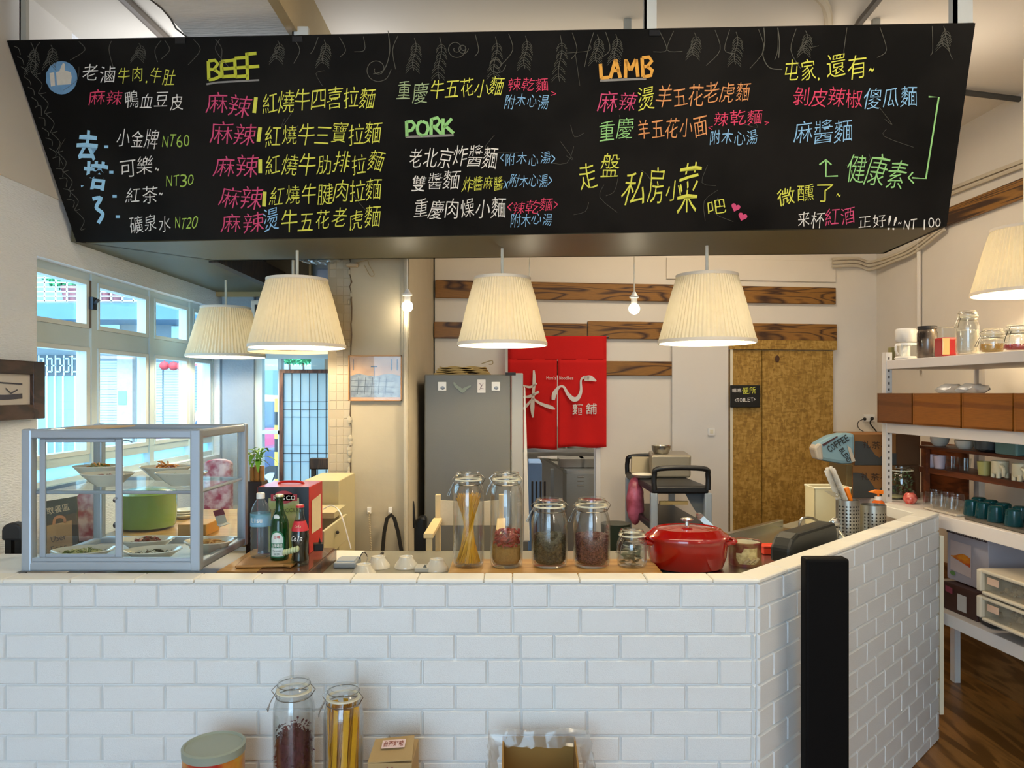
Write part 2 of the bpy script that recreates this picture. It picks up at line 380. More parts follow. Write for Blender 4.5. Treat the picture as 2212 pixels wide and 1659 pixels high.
# cracked edge and mosaic strip on the pillar
mo = MB()
mo.box((-.985, 4.012, 0), (-.862, 4.2, CH)); struct('wall_pillar_side', mo, mat('pillar_side', '#a99d86', r=.7, n=.05, ns=9, bump=.2, bs=20))
side = bpy.data.objects['wall_pillar_side']
tm = mat('mosaic', '#aea28b', r=.5, n=.04, ns=9)
tl = MB().box((0, .0093, 0), (.036, .012, .0445), ch=0)
t0 = None; k = 0
zz = 1.05
while zz < 2.42:
    for xx in (-.976, -.938, -.900):
        if random.random() < .1 or (xx < -.95 and 1.8 < zz < 1.95): continue
        if t0 is None:
            t0 = tl.build('mosaic_tile', tm, side, bevel=.003, seg=1)
            t0.location = Vector((xx, 4.001, zz)) - side.location; t0.data.transform(Matrix.Translation(Vector(side.location)))
        else:
            c = t0.copy(); COL.objects.link(c); c.parent = side; c.location = Vector((xx, 4.001, zz)) - side.location
    zz += .047
cr = MB(); random.seed(3); path = []
z_ = .95
while z_ < 2.45:
    path.append((-.862 + random.uniform(-.008, .010), 3.997, z_)); z_ += random.uniform(.02, .06)
cr.tube(path, [random.uniform(.001, .0045) for _ in path], 4)
cr.build('crack', mat('crack_dark', '#5a4732', r=.9), side)
cb = MB()
for i in range(26):
    z_ = random.uniform(.95, 2.4); cb.ball((-.868 + random.uniform(-.004, .012), 3.998, z_), random.uniform(.006, .016), 6, 1, .5, 1.5)
cb.build('plaster_lump', plaster_old, side)
# white pipe down the pillar
pp = MB().tube([(-.562, 3.97, 0), (-.562, 3.97, CH)], .012, 8); struct('trim_4', pp, mat('pipe_paint', '#b3a993', r=.5), smooth=True)
# facade closing the left bay
fc = MB()
fd = 5.2
fc.box((-2.0, fd, 0), (X(548, fd), fd+.1, CH)); fc.box((X(548, fd), fd, 2.08), (-.9, fd+.1, CH)); fc.box((X(735, fd)-.06, fd, 0), (-.9, fd+.1, 2.1))
struct('wall_facade', fc, mat('facade_paint', '#a8b5c0', r=.7, n=.05))
up = MB()                                            # tan boards and dark laths above
up.box((X(455, 5.1), 5.1, Z(640, 5.1)), (X(672, 5.1), 5.14, 2.95)); struct('wall_upper', up, mat('tan_board', '#a8946c', r=.7, n=.08, ns=3))
uo = bpy.data.objects['wall_upper']
for a, b in ((510, 522), (566, 588)):
    l = MB().slab([(X(a, 5.08), 5.08, Z(610, 5.08)), (X(a+12, 5.08), 5.08, Z(610, 5.08)), (X(a+4, 5.08), 5.08, 2.9), (X(a-10, 5.08), 5.08, 2.9)], (0, .02, 0)); l.build('lath', dark_wood, uo)
MB().box((X(575, 5.08), 5.08, 2.37), (X(665, 5.08), 5.098, 2.7)).build('panel', mat('brown_panel', '#5a4c36', r=.7), uo)  # evenly dark brown panel in front of the tan boards
# back kitchen
kb = MB().box((-1.4, 8.6, 0), (1.6, 8.7, 2.8)); kb.box((-1.5, 5.6, 0), (-1.4, 8.7, 2.8)); kb.box((1.6, 5.7, 0), (1.7, 8.7, 2.8)); struct('wall_kitchen', kb, plaster)
kf = MB().box((-1.5, 5.5, -.1), (1.7, 8.7, .0)); struct('floor_kitchen', kf, mat('kitchen_floor', '#6b655c', r=.5))
kc = MB().box((-1.5, 5.5, 2.8), (1.7, 8.7, 2.9)); struct('ceiling_kitchen', kc, ceil_m)
# door jamb
dj = MB(); a = B(1291, 900, .01)
dj.box((a.x-.012, a.y-.01, 0), (a.x+.02, a.y+.13, 2.12)); struct('trim_5', dj, white_m)
# ceiling beam of rough board-marked concrete, tan side fascia, conduits
be = MB().box((-1.33, -3, 3.16), (-.87, 5.2, CH)); struct('trim_6', be, mat('rough_beam', '#d3d2cc', r=.9, n=.08, ns=8, bump=.6, bs=16, stretch=(1, 5, 1)))
be = MB().box((-.87, -3, 3.10), (-.83, 5.2, CH)); struct('trim_7', be, mat('fascia', '#a89876', r=.6, n=.05))
cr = MB(); path = []; y_ = 1.4
while y_ < 5: path.append((-1.335+random.uniform(-.012, .012), y_, 3.158)); y_ += random.uniform(.05, .12)
cr.tube(path, .004, 4); struct('trim_8', cr, mat('crack_grey', '#4c4a46', r=.9))
cd = MB().tube([(X(185, 3.0)*.97, 1.5, CH-.02), (X(285, 3.0)-.02, 5.1, CH-.02)], .02, 8); struct('trim_9', cd, mat('conduit_brown', '#6d6358', r=.5), smooth=True)
# swing of the painted pipes on the ceiling, right
def ctube(name, pts, r, m_, s=True):
    b = MB().tube(smoothpts([tuple(p) for p in pts], 5), r, 8); return struct(name, b, m_, smooth=s)
def C(px, py, z=CH-.03):
    d = (z-EYE)*F/(HY-py); return (X(px, d), d, z)
cpaint = mat('pipe_cream', '#c9bda6', r=.6)
ctube('trim_10', [C(1740, -30), C(1775, 0), C(1787, 25), C(1790, 60), C(1788, 110)], .018, cpaint)
ctube('trim_11', [C(1920, -30), C(1880, 20), C(1850, 60), C(1835, 110)], .016, mat('conduit_dark', '#55504a', r=.5))
ctube('trim_12', [C(2085, 200), C(2150, 208), C(2260, 222)], .016, mat('conduit_dark2', '#3c3a36', r=.5))
ctube('trim_13', [C(-40, 330), C(10, 303), C(45, 290), C(100, 292)], .014, cpaint)
ctube('trim_14', [C(-20, 8), C(18, 40), C(60, 75), C(110, 110)], .014, cpaint)
# pipes along the top of the right wall and the bundle over the back corner
def RW(px, py, off=.02):
    p0 = Vector((2.75-off, c1.y, 0)); dr = Vector((.25, -3-c1.y, 0)).normalized(); n = Vector((dr.y, -dr.x, 0))
    return hitp(px, py, p0, n)
for i, (o1, o2) in enumerate(((0, 0), (11, 10))):
    p = MB().tube([RW(2000, 432+o1), RW(2058, 406+o1), RW(2135, 376+o1), RW(2300, 313+o1)], .012, 6); struct('trim_%d' % (15+i), p, cpaint, smooth=True)
for i in range(3):
    o1 = i*8
    q = smoothpts([tuple(B(1798, 560+o1, .03)), tuple(B(1850, 558+o1, .03)), tuple(B(1880, 566+o1, .03)), tuple(RW(1930, 552+o1*.8, .04)), tuple(RW(1975, 530+o1, .03)), tuple(RW(2040, 480+o1, .03))], 5)
    p = MB().tube(q, .011, 6); struct('trim_%d' % (17+i), p, cpaint, smooth=True)
p = MB().tube([RW(1985, 800, .02), RW(1985, 380, .02)], .014, 8); struct('trim_20', p, plaster_warm, smooth=True)
# plaster panel edges on the back wall
q = MB(); bbox(q, 1440, 560, 1806, 606, .012, .012); struct('trim_21', q, plaster_warm, bevel=.004)
q = MB(); bbox(q, 1452, 738, 1574, 1500, .03, .03); struct('trim_22', q, plaster, bevel=.004)
# burnt pine battens on the back wall
def batten(lab, rects, z01=None):
    t = thing('wall_batten', lab, 'batten', tuple(B(rects[0][0], rects[0][3], .02)))
    for x0, y0, x1, y1 in rects:
        m_ = MB(); bbox(m_, x0, y0, x1, y1, .025, .025); m_.build('plank', slat_w, t, bevel=.003, seg=1)
    return t
batten('uppermost scorched pine batten along the cream back wall', [(940, 613, 1806, 650)])
batten('scorched pine batten of two planks just under the uppermost one, over the red curtain', [(938, 697, 1268, 732), (1270, 697, 1808, 734)])
batten('short knotty pine batten sticking out beside the red curtain', [(1180, 780, 1452, 811)])
t = thing('wall_batten', 'scorched pine board high on the wall over the white shelving', 'batten', tuple(RW(2050, 490, .03)))
m_ = MB(); a = RW(2010, 500, .03); b = RW(2300, 415, .03); z0, z1 = 2.76, 2.87
m_.slab([(a.x, a.y, z0), (b.x, b.y, z0), (b.x, b.y, z1), (a.x, a.y, z1)], (.02, 0, 0)); m_.build('plank', slat_y, t)
# OSB toilet door
t = thing('toilet_door', 'oriented strand board door and side panel with a small black sign', 'door', tuple(B(1690, 1560, .03)))
m_ = MB(); bbox(m_, 1577, 756, 1645, 1560, .03, .03); m_.build('side_panel', osb, t)
m_ = MB(); bbox(m_, 1647, 757, 1800, 1560, .035, .03); m_.build('door_leaf', osb, t)
m_ = MB(); bbox(m_, 1577, 735, 1808, 755, .05, .05); m_.build('lintel_board', osb, t)
m_ = MB(); bbox(m_, 1578, 745, 1583, 1560, .045, .01); m_.build('edge_strip', cream, t)
p = B(1679, 775, .04); m_ = MB().ball((p.x, p.y, p.z), .018, 8, 1, .25, 1.5); m_.build('knot', mat('knot', '#4a2c12', r=.6), t)
t = thing('toilet_sign', 'small black chalk sign reading TOILET in front of the strand board door', 'sign', tuple(B(1611, 880, .05)))
m_ = MB(); bbox(m_, 1578, 832, 1643, 880, .062, .012); m_.build('panel', mat('sign_black', '#0d0d0c', r=.5), t, bevel=.004)
SF = lambda x, y: B(x, -y, .064)
chw = mat('chalk_white', '#ece8e0', r=.9, n=.15, ns=90); chy = mat('chalk_yellow', '#dede58', r=.9, n=.15, ns=90); chp = mat('chalk_pink', '#d9507c', r=.9, n=.15, ns=90)
chr_ = mat('chalk_red', '#e0476a', r=.9, n=.15, ns=90); chb = mat('chalk_blue', '#92c4ec', r=.9, n=.15, ns=90); chg = mat('chalk_green', '#9bd486', r=.9, n=.15, ns=90)
cho = mat('chalk_orange', '#e39a60', r=.9, n=.15, ns=90); chlb = mat('chalk_light_blue', '#a2d4f0', r=.9, n=.15, ns=90); chO = mat('chalk_amber', '#e3a548', r=.9, n=.15, ns=90)
chG = mat('chalk_lime', '#a9c957', r=.9, n=.15, ns=90); chf = mat('chalk_faint', '#5a5850', r=.9, n=.25, ns=60)
write(MB(), '嗯嗯', SF, (1581, -848), (1602, -848), 9).build('lettering', chw, t)
write(MB(), '便所', SF, (1603, -852), (1634, -850), 15).build('lettering', chy, t)
write(MB(), '<TOILET>', SF, (1587, -869), (1632, -867), 9).build('lettering', chw, t)
# sockets, outlets
t = thing('light_switch', 'small white wall switch beside the strand board door', 'switch', tuple(B(1538, 945, .03)))
m_ = MB(); bbox(m_, 1530, 925, 1545, 941, .04, .01); m_.build('plate', white_m, t, bevel=.002); m_ = MB(); bbox(m_, 1534, 928, 1541, 937, .044, .005); m_.build('rocker', cream, t)
t = thing('wall_outlet', 'white double outlet with black plugs near the shelving post', 'outlet', tuple(B(1878, 915, .02)))
m_ = MB(); bbox(m_, 1866, 895, 1890, 911, .012, .012); m_.build('plate', white_m, t, bevel=.002)
p = B(1868, 905, .03); m_ = MB().ball(p, .013, 8); p2 = B(1884, 904, .03); m_.ball(p2, .014, 8); m_.build('plug', black_p, t)
m_ = MB().tube(smoothpts([tuple(B(x, y, .03)) for x, y in ((1866, 905), (1854, 912), (1855, 925), (1872, 936))]), .003, 5); m_.tube(smoothpts([tuple(B(x, y, .03)) for x, y in ((1884, 904), (1880, 915), (1893, 932), (1896, 945))]), .005, 5); m_.build('cable', black_p, t)
# smoke-detector like round ceiling fitting at the frame's edge
d = 1.6*F/615
m_ = MB().lathe([(.0, CH), (.07, CH), (.11, CH-.05), (.10, CH-.10), (.05, CH-.125), (0, CH-.13)], (X(2222, d)+.03, d, 0), 20); tag(m_.build('ceiling_fitting', white_m, smooth=True), 'round white dome fitting on the ceiling beyond the menu board end', 'ceiling fitting')

# ---------------------------------------------------------------- window on the left (x = -2.07)
def wbar(y0, y1, z0, z1, x=-2.09, t=.05): return MB().box((x-t/2, y0, z0), (x+t/2, y1, z1))
win = wbar(WY0, WY1, WZ1-.035, WZ1).build('window_1', frame_m, kind='structure')
def wp(name, mb, m_): return mb.build(name, m_, win)
for a in ((WY0, WY1, 1.925, 2.015), (WY0, WY1, 1.365, 1.405), (WY0, WY1, WZ0, WZ0+.03)): wp('rail', wbar(*a), frame_m)
ys = [(WY0, 3.68), (3.70, 4.27), (4.29, 4.80), (4.82, WY1)]
for i, (a, b) in enumerate(ys):
    wp('mullion', wbar(b-.015, b+.035, WZ0, WZ1, t=.072), frame_m)
    for z0, z1 in ((1.405, 1.925), (2.015, WZ1-.035)):
        q = MB(); x = -2.09
        for r_ in ((a+.036, a+.05, z0+.001, z1-.001), (b-.05, b-.0155, z0+.001, z1-.001), (a+.05, b-.05, z0+.001, z0+.022), (a+.05, b-.05, z1-.022, z1-.001)):
            q.box((x-.02, r_[0], r_[2]), (x+.03, r_[1], r_[3]))
        wp('sash', q, frame_w)
        wp('pane', MB().box((x-.003, a+.03, z0+.02), (x+.001, b-.04, z1-.02)), pane_g)
    wp('pane', MB().box((-2.095, a+.02, 1.31), (-2.089, b-.02, 1.365)), frost)
for y_, z_ in ((3.665, 2.14),):
    q = MB().box((-2.06, y_-.015, z_-.03), (-2.04, y_+.02, z_+.03)); q.tube([(-2.04, y_, z_), (-2.0, y_-.04, z_+.01)], .008, 6); wp('latch', q, mat('latch_dark', '#3a3d45', r=.4, m=.6))
q = MB().box((-2.06, 3.655, 2.02), (-2.055, 3.665, 2.25)); wp('rod', q, mat('rod_brown', '#6a5748', r=.5))
# glazed door bay in the facade
dw = 5.16
def fbox(x0, y0, x1, y1, d=dw, th=.06): return MB().box((X(x0, d), d, Z(y1, d)), (X(x1, d), d+th, Z(y0, d)))
dr = fbox(548, 755, 736, 775).build('door_1', frame_m, kind='structure')
for r_ in ((548, 775, 566, 1240), (724, 775, 736, 1240), (600, 775, 608, 1240), (566, 930, 603, 938), (548, 1150, 736, 1240)): fbox(*r_).build('frame', frame_m, dr)
fbox(566, 775, 724, 1150, dw+.03, .004).build('pane', pane_g, dr)
fbox(480, 600, 548, 1240, 5.14, .05).build('pier', mat('pier_paint', '#98a4b0', r=.7, n=.05, ns=20, bump=.3), dr)
# blue meter cabinet high on the facade
t = thing('meter_cabinet', 'pale blue steel cabinet above the glazed door bay', 'cabinet', (X(706, 5.0), 5.0, Z(745, 5.0)))
fbox(684, 580, 733, 745, 5.0, .16).build('body', mat('blue_steel', '#8f9db8', r=.5, n=.05), t, bevel=.004)
fbox(686, 582, 731, 683, 4.99, .01).build('door', mat('blue_steel2', '#9aa7c1', r=.5, n=.05), t, bevel=.002)
q = MB().box((X(722, 4.98), 4.975, Z(588, 4.98)), (X(726, 4.98), 4.99, Z(580, 4.98))); q.build('handle', black_p, t)
t = thing('wall_fan', 'white wall fan unit mounted where the window wall meets the facade', 'fan', (X(558, 5.05), 5.05, Z(695, 5.05)))
fbox(541, 648, 580, 690, 5.0, .12).build('housing', white_m, t, bevel=.01); fbox(550, 658, 558, 680, 4.995, .01).build('slot', char, t)
# wooden lattice screen door with pale blue glass
t = thing('lattice_screen', 'brown wooden framed glass screen with a fine black grid', 'screen', (X(666, 4.95), 4.95, 0))
sd = 4.95
for r_ in ((603, 798, 611, 1330), (721, 798, 729, 1330), (611, 798, 721, 806), (611, 1320, 721, 1330)): MB().box((X(r_[0], sd), sd, Z(r_[3], sd) if r_[3] != 1330 or r_[1] == 1320 else 0), (X(r_[2], sd), sd+.035, Z(r_[1], sd))).build('stile', dark_wood if False else woodmat('red_wood', '#7a5140', '#57352a', scale=(6, 6, 1)), t)
MB().box((X(610, sd), sd+.02, .05), (X(722, sd), sd+.026, Z(805, sd))).build('pane', glassmat('blue_pane', tint=(.8, .96, 1), refl=.02, rough=.2, body=.8, bodyc=(.86, .96, 1), trl=.8), t)
for px in (629, 648, 667, 685, 703): MB().box((X(px, sd)-.0018, sd+.013, .05), (X(px, sd)+.0018, sd+.018, Z(805, sd))).build('grid_bar', black_p, t)
for py in (868, 885, 901, 962, 980, 998): MB().box((X(611, sd), sd+.013, Z(py, sd)-.0018), (X(722, sd), sd+.018, Z(py, sd)+.0018)).build('grid_bar', black_p, t)
# picture frame with a sepia print on the window wall
PYa, PYb = 2.6, 3.155
t = thing('picture_frame', 'weathered brown wooden frame with a grey landscape print on the woven wall', 'picture', (-1.99, 2.9, 1.57))
old = woodmat('old_frame', '#5c4031', '#402c20', scale=(8, 1, 3), band=3, dist=4)
zt, zb = 1.832, 1.595
q = MB(); q.box((-2, PYa, zt-.055), (-1.965, PYb, zt)); q.box((-2, PYa, zb), (-1.965, PYb, zb+.06)); q.box((-2, PYb-.075, zb), (-1.963, PYb, zt)); q.box((-2, PYa, zb), (-1.963, PYa+.07, zt)); q.build('frame', old, t, bevel=.004)
MB().box((-1.985, PYa+.05, zb+.05), (-1.98, PYb-.07, zt-.05)).build('mat_board', mat('mat_board', '#cfc8c0', r=.8), t)
q = MB(); S2 = lambda x, y: Vector((-1.978, x, y))
stroke(q, smoothpts([(2.67, 1.745), (2.8, 1.75), (2.9, 1.742), (3.03, 1.738)]), [.006]*100, S2)
stroke(q, [(2.85, 1.74), (2.85, 1.68)], .006, S2); stroke(q, smoothpts([(2.7, 1.69), (2.8, 1.70), (2.9, 1.685), (3.03, 1.69)]), [.02]*100, S2); stroke(q, [(2.93, 1.72), (2.96, 1.70), (3.0, 1.715)], .006, S2)
q.build('print', mat('sepia_print', '#55545e', r=.8, n=.3, ns=30), t)
# ---------------------------------------------------------------- street outside
sd = 20.0
conc = mat('street_concrete', '#868f94', r=.8, n=.12, ns=.8)
t = thing('street_building', 'grey building across the alley with roller shutters and a railed balcony', 'building', (X(250, sd), sd, 0))
q = MB(); q.box((X(-260, sd), sd, -.12), (X(470, sd), sd+.3, 9.5)); q.build('wall', conc, t)
MB().box((X(-200, sd), sd-1.5, Z(690, sd-1.5)), (X(470, sd), sd, Z(655, sd-1.5))).build('balcony_slab', mat('slab_blue', '#56778f', r=.8, n=.1, ns=2), t)
rail = MB(); bd = sd-1.5
for k in range(6): rail.box((X(-150, bd), bd, Z(600+k*10, bd)-.013), (X(470, bd), bd+.03, Z(600+k*10, bd)+.013))
for k in range(26): rail.box((X(-120+k*24, bd)-.016, bd, Z(653, bd)), (X(-120+k*24, bd)+.016, bd+.03, Z(585, bd)))
rail.build('balcony_railing', mat('rail_white', '#cfd8da', r=.5), t)
slm = mat('shutter_slat', '#d4d8d9', r=.5, n=.05)
for x0, x1, y0 in ((200, 258, 780), (332, 350, 782), (354, 398, 792), (412, 452, 790)):
    q = MB(); yy = y0
    while yy < 996:
        q.slab([(X(x0, sd-.08), sd-.08, Z(yy, sd)), (X(x1, sd-.08), sd-.08, Z(yy, sd)), (X(x1, sd-.04), sd-.03, Z(yy+5.1, sd)), (X(x0, sd-.04), sd-.03, Z(yy+5.1, sd))], (0, .04, 0)); yy += 5.6
    q.build('shutter', slm, t)
MB().box((X(261, sd), sd-.2, 0), (X(294, sd), sd-.01, Z(757, sd))).build('stone_pier', mat('stone', '#b3aaa4', r=.8, n=.2, ns=12), t)
MB().box((X(264, sd), sd-.215, Z(874, sd)), (X(282, sd), sd-.205, Z(845, sd))).build('notice', mat('green_paper', '#7ddf8d', r=.7), t)
MB().box((X(80, sd), sd-.06, 0), (X(168, sd), sd-.01, Z(812, sd))).build('glazed_door', mat('glazed', '#7d949c', r=.3, n=.1, ns=3), t)
for px in (84, 105, 122, 140, 166): MB().box((X(px, sd)-.02, sd-.09, 0), (X(px, sd)+.02, sd-.06, Z(812, sd))).build('door_stile', frame_w, t)
MB().box((X(80, sd), sd-.07, Z(812, sd)), (X(170, sd), sd-.01, Z(767, sd))).build('grille_panel', mat('grille_dark', '#4b555c', r=.5), t)
q = MB()
for k in range(5):
    a = X(88+k*18, sd); q.box((a-.018, sd-.09, Z(811, sd)), (a+.018, sd-.07, Z(768, sd)))
    for yy in (775, 803): q.box((a, sd-.09, Z(yy, sd)-.02), (a+.13, sd-.07, Z(yy, sd)+.02))
    q.box((a+.11, sd-.09, Z(803, sd)), (a+.145, sd-.07, Z(775, sd))); q.box((a-.11, sd-.09, Z(790, sd)-.018), (a, sd-.07, Z(790, sd)+.018))
q.build('grille', mat('rail_white'), t)
MB().slab([(X(395, 18.6), 18.6, Z(790, 18.6)), (X(480, 18.6), 18.6, Z(790, 18.6)), (X(480, 19.9), 19.9, Z(768, 19.9)), (X(380, 19.9), 19.9, Z(768, 19.9))], (0, 0, .04)).build('awning', mat('awning_red', '#b56a72', r=.7, c2='#d8c8c4', ns=6), t)
for (x0, y0, x1, y1) in ((205, 700, 260, 740), (372, 705, 396, 730)): MB().box((X(x0, sd), sd-.05, Z(y1, sd)), (X(x1, sd), sd-.01, Z(y0, sd))).build('window', mat('bright_pane', '#cfeef4', r=.3), t)
for i, (px, py) in enumerate(((355, 790), (375, 791), (392, 792))):
    p = P(px, py, 18.2); q = MB().ball((0, 0, 0), .12, 10, 1, 1, .9); q.v = [(v[0]+p.x, v[1]+p.y, v[2]+p.z) for v in q.v]
    q.box((p.x-.005, p.y-.005, p.z+.1), (p.x+.005, p.y+.005, p.z+.26))
    tag(q.build('paper_lantern', mat('lantern_red', '#c23b3f', r=.6), smooth=True), 'round red paper lantern across the alley, ' + ('first', 'second', 'third')[i] + ' counted from the stone pier', 'lantern', 'red lanterns across the alley')
def foliage(name, lab, c, r, n, leafm, cat='shrub', group=None, lf=.12, seed=1, seg=1):
    random.seed(seed); q = MB()
    for _ in range(n):
        a = random.uniform(0, 6.28); b = random.uniform(-1, 1); rr = r*random.random()**.4; s = math.sqrt(1-b*b)
        p = Vector((c[0]+rr*s*math.cos(a), c[1]+rr*s*math.sin(a)*.6, c[2]+rr*b*.7)); u = Vector((random.uniform(-1, 1), random.uniform(-1, 1), random.uniform(-1, 1))).normalized(); v = u.orthogonal().normalized()
        q.add([p-u*lf, p+v*lf*.4, p+u*lf, p-v*lf*.4], [(0, 1, 2, 3)])
    o = q.build(name, leafm); return tag(o, lab, cat, group)
leafg = mat('leaf_street', '#4fa06c', r=.6, n=.3, ns=2)
for i, px in enumerate((130, 165, 215, 250, 290, 345)):
    foliage('balcony_shrub', 'loose green shrub behind the balcony railing across the alley', P(px, 600, 19.0), .36, 160, leafg, group='balcony plants', seed=i+3)
for i, px in enumerate((148, 160, 208, 228, 250, 352, 370, 390)):
    p = P(px, 643, 18.75); q = MB().lathe([(.11, 0), (.16, .3), (.18, .3), (.18, .38)], (p.x, p.y, p.z-.1), 10)
    tag(q.build('flower_pot', mat('terracotta_street', '#a86a70', r=.7), smooth=True), 'small terracotta flower pot on the balcony across the alley', 'flower pot', 'balcony flower pots')
# the alley ground, the far building seen through the glazed door bay
MB().box((-32, -12, -.3), (14, 34, -.12)).build('ground', mat('asphalt', '#8e979c', r=.8, n=.1, ns=2), kind='structure')
t = thing('far_building', 'pale building at the end of the alley behind the parked car', 'building', (-5, 19, 0))
MB().box((X(486, 19), 19, -.1), (X(900, 19), 19.3, 5)).build('wall', mat('far_pale', '#8fa2ab', r=.8, n=.08, ns=1), t)
MB().box((X(560, 18.9), 18.9, Z(930, 18.9)), (X(640, 18.9), 19, Z(800, 18.9))).build('window', mat('far_dark', '#5d7385', r=.4), t)
for i, px in enumerate((625, 655, 690, 720)): 
    c_ = P(px, 770, 17.5); t = thing('alley_tree', 'green leafy tree beyond the glazed door bay, ' + ('first', 'second', 'third', 'last')[i] + ' from the striped post', 'tree', (c_.x, 17.5, -.12), group='trees beyond the glazed door bay')
    MB().tube([(c_.x, 17.5, -.12), (c_.x+.03, 17.5, 1.2), (c_.x, 17.5, c_.z)], [.05, .04, .02], 6).build('trunk', dark_wood, t)
    cr_ = foliage('crown', 'x', c_, .2, 260, leafg, 'x', lf=.13, seed=i+20); del cr_['label'], cr_['category']; cr_.parent = t; cr_.location = cr_.location - t.location
# yellow and black post
p = P(592, 870, 9.0); t = thing('striped_post', 'yellow and black striped post standing in the alley outside the glass door', 'post', (p.x, 9, -.12))
q = MB()
for k in range(11): q.mat(k % 2); q.lathe([(.045, k*.16-.12), (.045, k*.16+.04)], (p.x+.05, 9, 0), 10)
q.build('post', [mat('post_yellow', '#d6b83a', r=.5), black_p], t)
# parked vehicles: body by side profile
def car(name, lab, px, d, length, bodym, hgt, rz=0, group=None):
    x = X(px, d); t = thing(name, lab, 'car', (0, 0, 0))
    L_ = length; h = hgt; W_ = .8
    prof = [(0, .25), (0, .72*h*.7), (.06*L_, h*.58), (.22*L_, h*.62), (.34*L_, h*.97), (.5*L_, h), (.8*L_, h*.97), (.95*L_, h*.62), (L_, h*.55), (L_, .25)]
    MB().slab([(a, 0, b) for a, b in prof], (0, 1.6, 0)).build('body', bodym, t, bevel=.04)
    gl = [(.27*L_, h*.64), (.36*L_, h*.92), (.56*L_, h*.93), (.56*L_, h*.63)]; MB().slab([(a, -.01, b) for a, b in gl], (0, .02, 0)).build('side_window', mat('car_glass', '#48566a', r=.15), t)
    gl = [(.58*L_, h*.63), (.58*L_, h*.93), (.8*L_, h*.92), (.9*L_, h*.64)]; MB().slab([(a, -.01, b) for a, b in gl], (0, .02, 0)).build('side_window', mat('car_glass'), t)
    for wx in (.18*L_, .8*L_):
        wq = MB(); m3 = Matrix.Rotation(R(90), 3, 'X')
        wq.lathe([(.0, -.1), (.2, -.1), (.31, -.08), (.31, .08), (.2, .1), (0, .1)], (wx, .08, .31), 18, tilt=m3); w_ = wq.build('wheel', mat('tyre', '#1b1c1f', r=.7), t, smooth=True)
        hq = MB(); hq.lathe([(0, 0), (.19, 0), (.2, .02)], (wx, -.02, .31), 14, tilt=m3)
        for a in range(5): hq.slab([(wx+.03*math.cos(a*1.257+.8), -.04, .31+.03*math.sin(a*1.257+.8)), (wx+.18*math.cos(a*1.257-.12), -.04, .31+.18*math.sin(a*1.257-.12)), (wx+.18*math.cos(a*1.257+.12), -.04, .31+.18*math.sin(a*1.257+.12))], (0, .02, 0))
        hq.build('hub_cap', alu, t)
    put(t, (x, d, -.12), rz); return t
car('parked_car', 'dark blue car parked beyond the glazed door bay', 499, 12.5, 3.9, mat('car_blue', '#3a4560', r=.25, coat=.5), 1.5)
car('parked_van', 'white and red van parked at the end of the shutters', 311, 15, 3.6, mat('car_white', '#d4d9e4', r=.3, coat=.4, c2='#a33b5c', ns=.7), 1.8)
# bicycles and scooter
def bicycle(lab, px, d, colr, rz):
    t = thing('bicycle', lab, 'bicycle', (0, 0, 0), group='bicycles by the shutters')
    for x in (-.5, .5):
        q = MB(); q.tube([(x+.31*math.cos(a*R(18)), 0, .33+.31*math.sin(a*R(18))) for a in range(20)], .016, 6, True)
        for a in range(8): q.tube([(x, 0, .33), (x+.31*math.cos(a*R(45)), 0, .33+.31*math.sin(a*R(45)))], .003, 4)
        q.build('wheel', mat('tyre'), t)
    q = MB(); F_ = [(-.5, 0, .33), (-.15, 0, .32), (-.28, 0, .8), (-.5, 0, .33)]; q.tube(F_, .014, 6); q.tube([(-.15, 0, .32), (.36, 0, .78), (-.26, 0, .74)], .015, 6); q.tube([(.5, 0, .33), (.38, 0, .72), (.34, 0, .95)], .014, 6)
    q.build('frame', colr, t)
    MB().tube([(.3, -.25, .97), (.36, 0, .96), (.3, .25, .97)], .013, 6).build('handlebar', wire, t); MB().ball((-.3, 0, .84), .1, 8, 1.3, .6, .35).build('saddle', black_p, t)
    return put(t, (X(px, d), d, -.12), rz)
bicycle('dark bicycle leaning near the wide roller shutter', 378, 18.4, black_p, R(12))
bicycle('pale framed bicycle leaning beside the stone pier', 312, 18.8, mat('bike_pale', '#aab6c8', r=.4), R(-8))
t = thing('motor_scooter', 'parked scooter with a pale front shield seen through the lower window', 'scooter', (0, 0, 0))
MB().slab([(0, -.12, .35), (.25, -.12, .3), (.8, -.12, .32), (1.2, -.12, .75), (.75, -.12, .8), (.6, -.12, .45), (.3, -.12, .42), (.15, -.12, .95), (.02, -.12, .9)], (0, .24, 0)).build('body', mat('scooter_blue', '#53678e', r=.3, coat=.4), t, bevel=.03)
MB().slab([(-.06, -.18, .45), (.06, -.18, .4), (.18, -.18, 1.0), (.06, -.18, 1.05)], (0, .36, 0)).build('front_shield', mat('car_white'), t, bevel=.02)
MB().tube([(.12, -.32, 1.08), (.15, 0, 1.05), (.12, .32, 1.08)], .02, 6).build('handlebar', black_p, t)
for wx in (.0, 1.15): q = MB(); q.lathe([(.1, -.05), (.24, -.05), (.24, .05), (.1, .05)], (wx, 0, .24), 14, tilt=Matrix.Rotation(R(90), 3, 'X')); q.build('wheel', mat('tyre'), t)
MB().box((.45, -.14, .8), (1.1, .14, .88)).build('seat', black_p, t, bevel=.03)
put(t, (X(100, 8.6), 8.6, -.12), R(-15))
